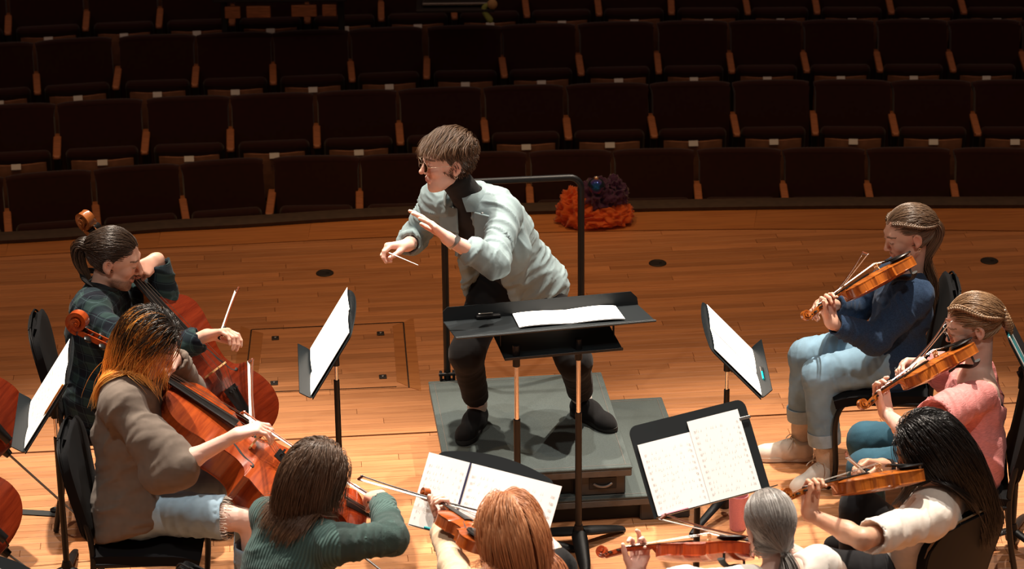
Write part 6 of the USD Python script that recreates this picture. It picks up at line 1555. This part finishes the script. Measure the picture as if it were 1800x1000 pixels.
P_ = np.stack([np.stack([p + n1 * u * .03 + rng.normal(scale=.004, size=3) * u for u in (0, .5, 1)]) for p in fr_]); curves('frayed_threads', P_, .0022, M_LACE, jn)
for s_ in 'LR': shoe(og, V(*(D['A' + s_])[:2], .002) - V(.05, 0, 0), V(1, 0, 0), .27, M_CANVAS, M_RUBBER)
HO = hair_mat('orange_black_hair', [(0, (0.012, 0.010, 0.009)), (.24, (0.02, 0.014, 0.010)), (.36, (0.55, 0.20, 0.035)), (.6, (0.90, 0.40, 0.075)), (1, (0.95, 0.50, 0.14))]); HOC = cap_mat('black_hair_mass', (0.012, 0.010, 0.009))
def down_dirs(side=2.5, back=-.25, up=.1):
    return lambda q: unit_rows(np.stack([(np.sign(q[:, 0]) * .30 + q[:, 0] * side * 4) * np.clip((q[:, 1] + .10) / .10, 0.15, 1), np.full(len(q), back) - .3 * (q[:, 1] > .02), np.full(len(q), up)], 1))
def down_field(back=.0, pull=0.0, sweep=0.0):
    def fld(X, t, q, H):
        b = -H[:3, 1]; b = unit(V(b[0], b[1], 0)); x = H[:3, 0]; d = np.tile(V(0, 0, -1.0), (len(q), 1)) + (back * (1 - t) + sweep * (q[:, 1:2] > .0) * (1 - t)) * b
        if pull: d = d - pull * t * ((X - H[:3, 3]) @ x)[:, None] * x * 8
        return d
    return fld
gp = top_prims(D, .034, 1.94, 1.20, (.072, .070, .05), .015, .165)[:9]
strands(og, D, 2000, .30, 15, down_dirs(1.6, -.7, .2), down_field(.30, .3, .9), HO, HOC, .0034, 41, hairline=.062, nape=-.06, extra=gp, lay=(.008, .030), stiff=.5, wave=.0015, jitter=.12)

# ---- violinist in the dark green jumper
xb = unit(V(.60, .50, -.62)); br = W(599, 868, 9.42); Mv = frame(br - xb * .161, x=xb, z=V(0, -.62, .90)); INST['green'] = Mv
Mv[:3, 3] -= Mv[:3, 2] * .06
bowed('violin', 'violin', 'dark red violin with glossy white glare held by the violinist in the green jumper', Mv, V_RED, 'violins', chinrest=True)
D = dict(tone=tone_a, hs=1.05, female=True, blush=.5)
D['H'] = head_frame(W(557, 838, 9.20), V(.80, .40, -.42), V(.25, .15, 1))
shoulders(D, W(530, 918, 9.14), (.66, .75), half=.17); sit(D, 'green', back=.07)
fr = W(664, 884, 9.52); tp = WL(425, 727, fr, .73, False)
bow('violin_bow', 'reddish violin bow of the violinist in the green jumper, pointing up at the cellos', fr, tp, V(-.2, -.2, .95), stick=mat('red_pernambuco', (.40, .075, .02), .25, coat=.6))
D['ER'] = W(688, 945, 9.10); bow_hand(D, fr, tp, V(-.1, -.3, .95), W(684, 893, 9.34), elbow=D['ER'])
violin_hand(D, 'green', .75)
gr = make_person('violinist with a brown bob in a ribbed dark green jumper, seen from behind', V(*D['P'][:2], 0), D)
M_GREEN = rib_knit('green_rib_knit', (0.055, 0.100, 0.092))
def ribcd(v):
    arm = np.exp(-(np.linalg.norm(np.cross(v - D['SR'], unit(D['ER'] - D['SR'])), axis=1) / .09) ** 4) * np.clip(((v - D['SR']) @ unit(D['ER'] - D['SR'])) / .08, 0, 1)
    u = (v @ D['l']) * (1 - arm) + v[:, 2] * arm; return np.stack([u, 0 * u, 0 * u], 1)
garment('ribbed_jumper', top_prims(D, .020, 1.88, 1.92, (.066, .060, .045), .06, .135), .009, M_GREEN, gr, bones_of(D), .010, 18, cd=ribcd)
garment('trousers', trousers(D), .012, M_BTROUSER, gr)
for s_ in 'LR': shoe(gr, V(*(D['A' + s_])[:2], .002) - D['f'] * .05, D['f'], .26, M_CANVAS, M_RUBBER)
HG = hair_mat('brown_bob_hair', [(0, (0.115, 0.066, 0.040)), (.5, (0.085, 0.043, 0.024)), (1, (0.14, 0.068, 0.034))], .42); HGC = cap_mat('brown_bob_mass', (0.055, 0.033, 0.022))
gp = top_prims(D, .020, 1.88, 1.92, (.076, .066, .046), .06, .135)[:9]
strands(gr, D, 2100, .235, 15, down_dirs(1.6, -.30, .15), down_field(.30, .25, .3), HG, HGC, .0032, 51, hairline=.064, extra=gp, lay=(.006, .024), wave=.0012, jitter=.10)

# ---- red-haired violinist
br = W(832, 922, 9.12); xb = unit(V(-.44, .85, -.06)); Mv = frame(br - xb * .161 - V(0, 0, .045), x=xb, z=V(.42, -.02, .92)); INST['red'] = Mv
bowed('violin', 'violin', 'dark orange-brown violin half hidden by long red hair', Mv, varnish('dark_orange_varnish', (0.34, 0.075, 0.012), (0.15, 0.025, 0.005)), 'violins', chinrest=True)
D = dict(tone=tone_pale, hs=1.06, female=True)
D['H'] = head_frame(W(895, 932, 8.84), V(-.45, .82, -.36), V(0, .1, 1))
shoulders(D, W(890, 1006, 8.76), (-.28, .96), half=.155, drop=.05); sit(D, 'red', back=.06)
fr = W(918, 924, 9.20); tp = WL(631, 843, fr, .72, False)
bow('violin_bow', 'dark violin bow of the red-haired violinist, its black tip over the floor beside the music', fr, tp, V(0, -.2, .98), stick=mat('black_carbon_stick', (.02, .016, .018), .3))
D['ER'] = W(984, 996, 8.84); bow_hand(D, fr, tp, V(0, -.2, .98), W(958, 922, 9.06), elbow=D['ER'])
violin_hand(D, 'red', .70)
rd = make_person('violinist with very long straight red hair, seen from behind at the bottom centre', V(*D['P'][:2], 0), D)
M_CREAM = cloth('cream_knit', (0.55, 0.40, 0.27)); 
ps = top_prims(D, .016, 1.90, .80, (.056, .049, .042), .06, .125)
garment('cream_top', ps, .010, M_CREAM, rd, bones_of(D), .008, 22)
e_ = D['SR'] + (D['ER'] - D['SR']) * .98; garment('black_sleeve', [rc(D['SR'], D['ER'], .074, .066, k=.03, cut=[(e_ + unit(D['ER'] - D['SR']) * .05, unit(D['ER'] - D['SR']))])], .009, M_CANVAS, rd, [(D['SR'], D['ER'], 1)], .008, 23)
garment('trousers', trousers(D), .012, M_BTROUSER, rd)
for s_ in 'LR': shoe(rd, V(*(D['A' + s_])[:2], .002) - D['f'] * .05, D['f'], .26, M_CANVAS, M_RUBBER)
HR_ = hair_mat('red_hair', [(0, (0.52, 0.24, 0.11)), (.25, (0.42, 0.15, 0.055)), (.7, (0.30, 0.085, 0.025)), (1, (0.52, 0.25, 0.11))], .42); HRC = cap_mat('red_hair_mass', (0.26, 0.085, 0.03))
gp = top_prims(D, .016, 1.90, .80, (.056, .049, .042), .06, .125)[:9]
strands(rd, D, 2400, .46, 17, down_dirs(1.4, -.35, .15), down_field(.25, .9, .3), HR_, HRC, .0034, 61, hairline=.066, extra=gp, lay=(.006, .030), wave=.0010, jitter=.10)

# ---- grey-haired violinist
Mv_a, Mv_b = W(1322, 968, 8.93), W(1079, 975, 9.10); xb = unit(Mv_b - Mv_a); Mv = frame(Mv_a - V(0, 0, .0), x=xb, z=V(.05, .60, .80)); INST['grey'] = Mv
bowed('violin', 'violin', 'red-orange violin lying almost level under the chin of the grey-haired violinist', Mv, V_RED, 'violins', chinrest=True, shoulder_rest=True)
D = dict(tone=tone_pale, hs=1.05, female=True, blush=.55)
D['H'] = head_frame(W(1354, 925, 8.82), V(-.28, .92, -.26), V(-.05, 0, 1))
shoulders(D, W(1372, 1000, 8.74), (-.45, .89), half=.17); sit(D, 'grey', back=.06)
fr = W(1345, 958, 9.36); tp = WL(1161, 913, fr, .70, True)
bow('violin_bow', 'brown violin bow of the grey-haired violinist, crossing below the white pages', fr, tp, V(0, -.1, .98))
D['ER'] = W(1455, 1010, 9.0); bow_hand(D, fr, tp, V(0, -.1, .98), W(1395, 975, 9.28), elbow=D['ER'])
violin_hand(D, 'grey', .66, fc=[(.6, .9, .7), (.35, .6, .5), (.5, .8, .6), (.5, .9, .6)])
gy = make_person('violinist with a silver-grey ponytail in a white blouse, seen from behind at the bottom right', V(*D['P'][:2], 0), D)
M_WHITE = cloth('white_blouse', (0.72, 0.66, 0.60), var=.04)
ps = top_prims(D, .016, 1.3, 1.3, (.070, .062, .052), .06, .13); 
garment('white_blouse', ps + [rc(D['N'] + V(0, 0, .01), D['N'] + V(0, 0, .10), .082, .09, op=-1, k=.01)], .010, M_WHITE, gy, bones_of(D), .008, 27)
M_NAVY = cloth('navy_trouser_cloth', (0.008, 0.011, 0.026))
garment('trousers', trousers(D), .012, M_NAVY, gy)
for s_ in 'LR': shoe(gy, V(*(D['A' + s_])[:2], .002) - D['f'] * .05, D['f'], .26, M_CANVAS, M_RUBBER)
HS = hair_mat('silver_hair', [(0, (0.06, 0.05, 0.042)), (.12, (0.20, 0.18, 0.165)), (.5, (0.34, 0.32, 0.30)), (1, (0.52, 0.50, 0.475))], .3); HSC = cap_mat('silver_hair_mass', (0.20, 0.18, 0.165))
a_, b_ = back_to(-.115, -.075)
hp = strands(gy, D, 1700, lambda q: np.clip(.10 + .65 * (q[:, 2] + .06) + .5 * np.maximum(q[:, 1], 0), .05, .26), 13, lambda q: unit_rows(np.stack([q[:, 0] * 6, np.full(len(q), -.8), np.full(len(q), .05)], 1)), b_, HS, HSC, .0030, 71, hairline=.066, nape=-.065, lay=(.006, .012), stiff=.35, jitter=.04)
T = D['H'][:3, 3] + D['H'][:3, :3] @ V(0, -.115, -.078) * 1.05; bkw = -unit(V(D['H'][0, 1], D['H'][1, 1], 0))
part('hair_tie', shift(lathe([(.012, -.008), (.019, -.008), (.019, .008), (.012, .008), (.012, -.008)], 18), *T), HSC, hp, world=True)
tail(hp, [T, T + bkw * .03 + V(0, 0, -.03), T + bkw * .045 + V(0, 0, -.10), T + bkw * .04 + V(0, 0, -.22), T + bkw * .035 + V(0, 0, -.30)], lambda u: .016 + .036 * min(u * 3, 1) * (1 - .35 * u), 420, .0028, HS, 72)

# ---- violinist with long black hair
bt0 = W(1612, 836, 9.30); sc0 = WL(1372, 876, bt0, .595, True); xb = unit(sc0 - bt0); Mv = frame(bt0, x=xb, z=V(-.05, .50, .87)); INST['white'] = Mv
bowed('violin', 'violin', 'orange violin with silver chin-rest clamp held by the violinist with long black hair', Mv, V_GOLD, 'violins', chinrest=True)
D = dict(tone=tone_tan, hs=1.05, female=True, brow=(.02, .015, .012), blush=.3)
D['H'] = head_frame(W(1628, 790, 9.42), V(-.88, .22, -.42), V(-.25, 0, 1))
shoulders(D, W(1655, 866, 9.36), (-.85, .40), half=.17); sit(D, 'white', back=.07, fwd=(-.8, .6))
fr = W(1522, 833, 9.62); tp = WL(1489, 805, fr, .70, True)
bow('violin_bow', 'violin bow of the violinist with long black hair, seen nearly end-on', fr, tp, V(-.3, 0, .95))
bow_hand(D, fr, tp, V(-.2, .1, .97), W(1560, 824, 9.66), pole=V(.3, .8, -.6))
violin_hand(D, 'white', .72); D['EL'] = WL(1516, 948, D['WL'], .25, True); D['KR'] = W(1512, 893, 9.62); D['AR'] = V(D['KR'][0] - .02, D['KR'][1], .10); D['KL'] = W(1452, 1000, 9.30); D['AL'] = V(D['KL'][0] - .03, D['KL'][1], .10)
wh = make_person('violinist with very long black hair in a white short-sleeved top, seated at the lower right', V(*D['P'][:2], 0), D)
M_WTOP = cloth('white_jersey', (0.70, 0.63, 0.56), var=.04)
ps = top_prims(D, .024, .88, .88, (.068, .064, .05), .08, .14)
garment('white_top', ps, .009, M_WTOP, wh, bones_of(D), .012, 32, along=16)
M_BLKJ = cloth('black_jeans', (0.007, 0.0065, 0.008))
garment('trousers', trousers(D, (.098, .076, .058), (.5, .96)), .010, M_BLKJ, wh, bones_of(D, True), .006, 33)
M_SUEDE = cloth('brown_suede', (0.20, 0.085, 0.035), bump=.7)
for s_ in 'LR':
    K, A = D['K' + s_], D['A' + s_]; b0 = K + (A - K) * .25
    bt_ = garment('suede_boot', [rc(b0, A, .070, .052, k=.02, cut=[(b0, unit(K - A))]), rc(A, A + V(-.10, .02, -.045), .050, .042, k=.03)], .008, M_SUEDE, wh)
part('wrist_band', move(lathe([(.029, -.008), (.033, -.008), (.033, .008), (.029, .008), (.029, -.008)], 20), frame(D['WR'] + (D['ER'] - D['WR']) * .12, x=V(.2, .3, 1), z=unit(D['WR'] - D['ER']))), M_CANVAS, wh, world=True, label='dark band on the bowing wrist')
HK = hair_mat('black_hair', [(0, (0.010, 0.009, 0.009)), (1, (0.022, 0.015, 0.012))], .28); HKC = cap_mat('black_hair_shadow', (0.009, 0.008, 0.008), .35)
gp = top_prims(D, .026, .88, .88, (.086, .084, .05), .08, .14)[:9]
strands(wh, D, 2600, .43, 17, down_dirs(1.2, -.5, .2), down_field(.60, 1.3, .2), HK, HKC, .0036, 81, hairline=.066, extra=gp + [rc(D['N'] - D['f'] * .01 - V(0, 0, .08), (D['HL'] + D['HR']) / 2 - D['f'] * .05, .095, .10)], lay=(.006, .034), wave=.0010, jitter=.10)

# ---- violinist in the pink blouse
bt0 = W(1706, 612, 10.58); sc0 = WL(1510, 720, bt0, .595, True); xb = unit(sc0 - bt0); Mv = frame(bt0, x=xb, z=V(0, .58, .82)); INST['pink'] = Mv
bowed('violin', 'violin', 'orange violin with black shoulder rest held by the violinist in the pink blouse', Mv, V_GOLD, 'violins', chinrest=True, shoulder_rest=True)
D = dict(tone=tone_pale, hs=1.05, female=True, brow=(.20, .11, .06), blush=.45)
D['H'] = head_frame(W(1710, 570, 10.66), V(-.94, -.06, -.33), V(-.1, 0, 1))
shoulders(D, W(1720, 645, 10.66), (-1, .06), half=.165, drop=.055, tip=-.015); sit(D, 'pink', back=.06)
fr = W(1598, 655, 10.72); tp = WL(1672, 566, fr, .71, True)
bow('violin_bow', 'dark violin bow crossing in front of the face of the violinist in the pink blouse', fr, tp, V(-.5, .1, .85))
bow_hand(D, fr, tp, V(-.45, .2, .85), W(1636, 643, 10.78), pole=V(.3, .8, -.6))
violin_hand(D, 'pink', .78, fc=[(.5, .8, .6), (.6, .9, .6), (.4, .7, .5), (.35, .6, .5)]); D['EL'] = WL(1597, 762, D['WL'], .25, True)
pk = make_person('violinist with blonde braided hair and glasses in a pink blouse, seated at the right edge', V(*D['P'][:2], 0), D)
M_PINKB = cloth('pink_crinkle_cotton', (0.62, 0.225, 0.215), var=.16, vscale=140, stretch=(.35, .35, 2.0), bump=.8, bscale=160)
bkN = D['N'] - D['f'] * .06
ps = top_prims(D, .020, .66, .66, (.068, .088, .05), .08, .14) + [rc(D['N'] + V(.02, 0, .08), D['N'] - D['f'] * .085 + V(0, -.02, -.055), .115, .085, op=-1, k=.012), rc(D['N'] + V(0, -.03, .075), D['N'] - D['f'] * .06 + V(0, -.05, .0), .170, .150, op=-1, k=.012), rc(D['N'] + V(0, 0, .06), (D['N'] + D['SL']) / 2 + V(.05, 0, .065), .13, .105, op=-1, k=.012)]
garment('pink_blouse', ps, .009, M_PINKB, pk, bones_of(D), .010, 36)
garment('navy_camisole', torso_prims(D['N'] - V(0, 0, .07), D['SL'] * .6 + D['SR'] * .4 - V(0, 0, .09), D['SR'] * .6 + D['SL'] * .4 - V(0, 0, .09), D['HL'], D['HR'], .006)[:5], .010, M_NAVY, pk)
M_TEALJ = cloth('teal_blue_denim', (0.028, 0.085, 0.125), var=.2, vscale=10)
garment('jeans', trousers(D, (.098, .076, .06)), .010, M_TEALJ, pk, bones_of(D, True), .007, 37)
for s_ in 'LR': shoe(pk, V(*(D['A' + s_])[:2], .002) - D['f'] * .05, D['f'], .26, M_CANVAS, M_RUBBER)
glasses(pk, D, M_GOLD)
HY = hair_mat('blonde_hair', [(0, (0.20, 0.115, 0.06)), (.5, (0.36, 0.215, 0.115)), (1, (0.46, 0.29, 0.16))]); HYC = cap_mat('blonde_hair_mass', (0.20, 0.115, 0.06))
a_, b_ = back_to(-.115, -.015)
hp = strands(pk, D, 1500, .19, 12, a_, b_, HY, HYC, .0030, 91, hairline=.068, nape=-.055, lay=(.004, .012), stiff=.5, wave=.003, lift=.005)
Hh = D['H']; T_ = lambda *a: Hh[:3, 3] + Hh[:3, :3] @ (np.array(a) * 1.05)
part('crown_braid', braid(spline([T_(-.02, .075, .105), T_(-.055, .03, .112), T_(-.082, -.02, .075), T_(-.078, -.075, .03), T_(-.02, -.118, -.005)], 70), .009, turns=9), HYC, hp, smooth=60, world=True)
part('braided_bun', braid(spline([T_(.0 + .035 * math.cos(a) * .8, -.118 - .012 * math.sin(a * .5), -.035 + .040 * math.sin(a)) for a in np.linspace(0, 7.5, 16)], 110), .016, turns=9), HYC, hp, smooth=60, world=True)
part('hair_clip', cat(*[shift(trimesh.creation.icosphere(1, .0065), *T_(-.025 + .017 * i, -.132, .022 + .006 * (i % 2))) for i in range(4)]), M_GOLD, hp, smooth=True, world=True)

# ---- girl in the blue jumper
bt0 = W(1600, 460, 11.42); sc0 = WL(1411, 563, bt0, .595, True); xb = unit(sc0 - bt0); Mv = frame(bt0, x=xb, z=V(0, .58, .82)); INST['blue'] = Mv
bowed('violin', 'violin', 'golden-brown violin held by the girl in the blue jumper', Mv, V_GOLD, 'violins', chinrest=True, shoulder_rest=True)
D = dict(tone=tone_a, hs=1.05, female=True, brow=(.10, .06, .035), blush=.5)
D['H'] = head_frame(W(1597, 411, 11.54), V(-.93, -.24, -.28), V(-.1, 0, 1))
shoulders(D, W(1600, 484, 11.55), (-1, -.04), half=.168); sit(D, 'blue', back=.06, thigh=.44)
D['KR'] = W(1421, 627, 11.64); D['AR'] = WZ(1408, 762, .115); D['KL'] = W(1443, 660, 11.40); D['AL'] = WZ(1451, 808, .105)
fr = W(1446, 549, 11.50); tp = WL(1525, 448, fr, .72, True)
bow('violin_bow', 'violin bow of the girl in the blue jumper, its tip rising behind her violin', fr, tp, V(-.5, .1, .85))
bow_hand(D, fr, tp, V(-.45, .2, .85), W(1478, 540, 11.56), pole=V(.4, .8, -.5))
violin_hand(D, 'blue', .70); D['EL'] = WL(1538, 596, D['WL'], .25, False)
bl = make_person('girl with a long brown half-braided ponytail in a blue jumper and rolled jeans', V(*D['P'][:2], 0), D)
M_BLUE = cloth('marled_blue_knit', (0.020, 0.042, 0.088), var=.25, vscale=160, bump=.6)
garment('blue_jumper', top_prims(D, .018, 1.93, 1.93, (.072, .066, .042), .10, .135), .0085, M_BLUE, bl, bones_of(D), .011, 41)
M_LDENIM = cloth('light_blue_denim', (0.21, 0.35, 0.47), var=.22, vscale=8, bump=.5, bscale=900)
jn = garment('rolled_jeans', trousers(D, (.102, .084, .066), (.74, .74)), .009, M_LDENIM, bl, bones_of(D, True), .009, 42)
M_CUFF = cloth('jeans_cuff_denim', (0.32, 0.45, 0.55), var=.1)
for s_ in 'LR':
    K, A = D['K' + s_], D['A' + s_]; n_ = unit(A - K); e = K + (A - K) * .72
    part('turned_cuff', move(lathe([(.058, -.028), (.073, -.030), (.075, 0), (.073, .030), (.060, .030), (.058, -.028)], 24), frame(e, x=V(1, 0, .1), z=n_)), M_CUFF, jn, smooth=50, world=True)
    garment('sock', [rc(A + V(0, 0, .075), A - V(0, 0, .02), .046, .042, k=.02, cut=[(A + V(0, 0, .078), ZU)])], .006, M_SOCK, bl, [(A + V(0, 0, .1), A, 1)], .003, 44)
sh = shoe(bl, WZ(1425, 806, .002), unit(WZ(1326, 806, 0) - WZ(1425, 806, 0)), .275, M_WHITESHOE, M_WHITESOLE, laces=M_LACE)
D['heelL'] = V(*(D['AL'])[:2], .002) + V(.035, .03, 0)
shoe(bl, D['heelL'], unit(V(-.72, -.62, 0)), .265, M_WHITESHOE, M_WHITESOLE, laces=M_LACE)
HBL = hair_mat('light_brown_hair', [(0, (0.13, 0.08, 0.05)), (1, (0.20, 0.12, 0.07))]); HBLC = cap_mat('light_brown_mass', (0.11, 0.067, 0.042))
a_, b_ = back_to(-.118, .005)
hp = strands(bl, D, 1400, .19, 12, a_, b_, HBL, HBLC, .0028, 101, hairline=.066, nape=-.055, lay=(.004, .010), stiff=.5, jitter=.06, lift=.004, wave=.0015)
Hh = D['H']; T_ = lambda *a: Hh[:3, 3] + Hh[:3, :3] @ (np.array(a) * 1.05)
for sx in (-1, 1): part('side_braid', braid(spline([T_(sx * .032, .066, .085), T_(sx * .074, .02, .078), T_(sx * .086, -.04, .045), T_(sx * .055, -.10, .015), T_(0, -.122, .0)], 70), .0085, turns=9), HBLC, hp, smooth=60, world=True)
T = T_(0, -.118, .005)
tail(hp, [T, T + V(.02, 0, -.03), W(1624, 450, 11.58), W(1632, 490, 11.60), W(1636, 535, 11.62), W(1637, 560, 11.62)], lambda u: .020 + .016 * math.sin(min(u * 2, 1) * 1.5) - .02 * max(0, u - .6), 300, .0028, HBL, 103)
part('earring', tube([T_(-.086, -.004 + .006 * math.cos(a), -.044 + .006 * math.sin(a)) for a in np.linspace(0, 6.28, 14)], .0012, 6), M_GOLD, bl, world=True)

# ---- cellos cut off by the left edge
for lab, S_, E_, z_ in (('dark red cello resting at the left edge above the endpin strap', W(-250, 560, 10.85), W(8, 792, 10.78), V(.5, -.6, .6)), ('red cello lower body cut off by the bottom left corner', W(-260, 770, 10.05), W(6, 968, 9.95), V(.5, -.6, .6))):
    x = unit(S_ - E_); M = frame(E_, x=x, z=z_); bowed('cello', 'cello', lab, M, V_CELLO_R, 'cellos', endpin=min(.5, E_[2] / max(x[2], .2) - .02))
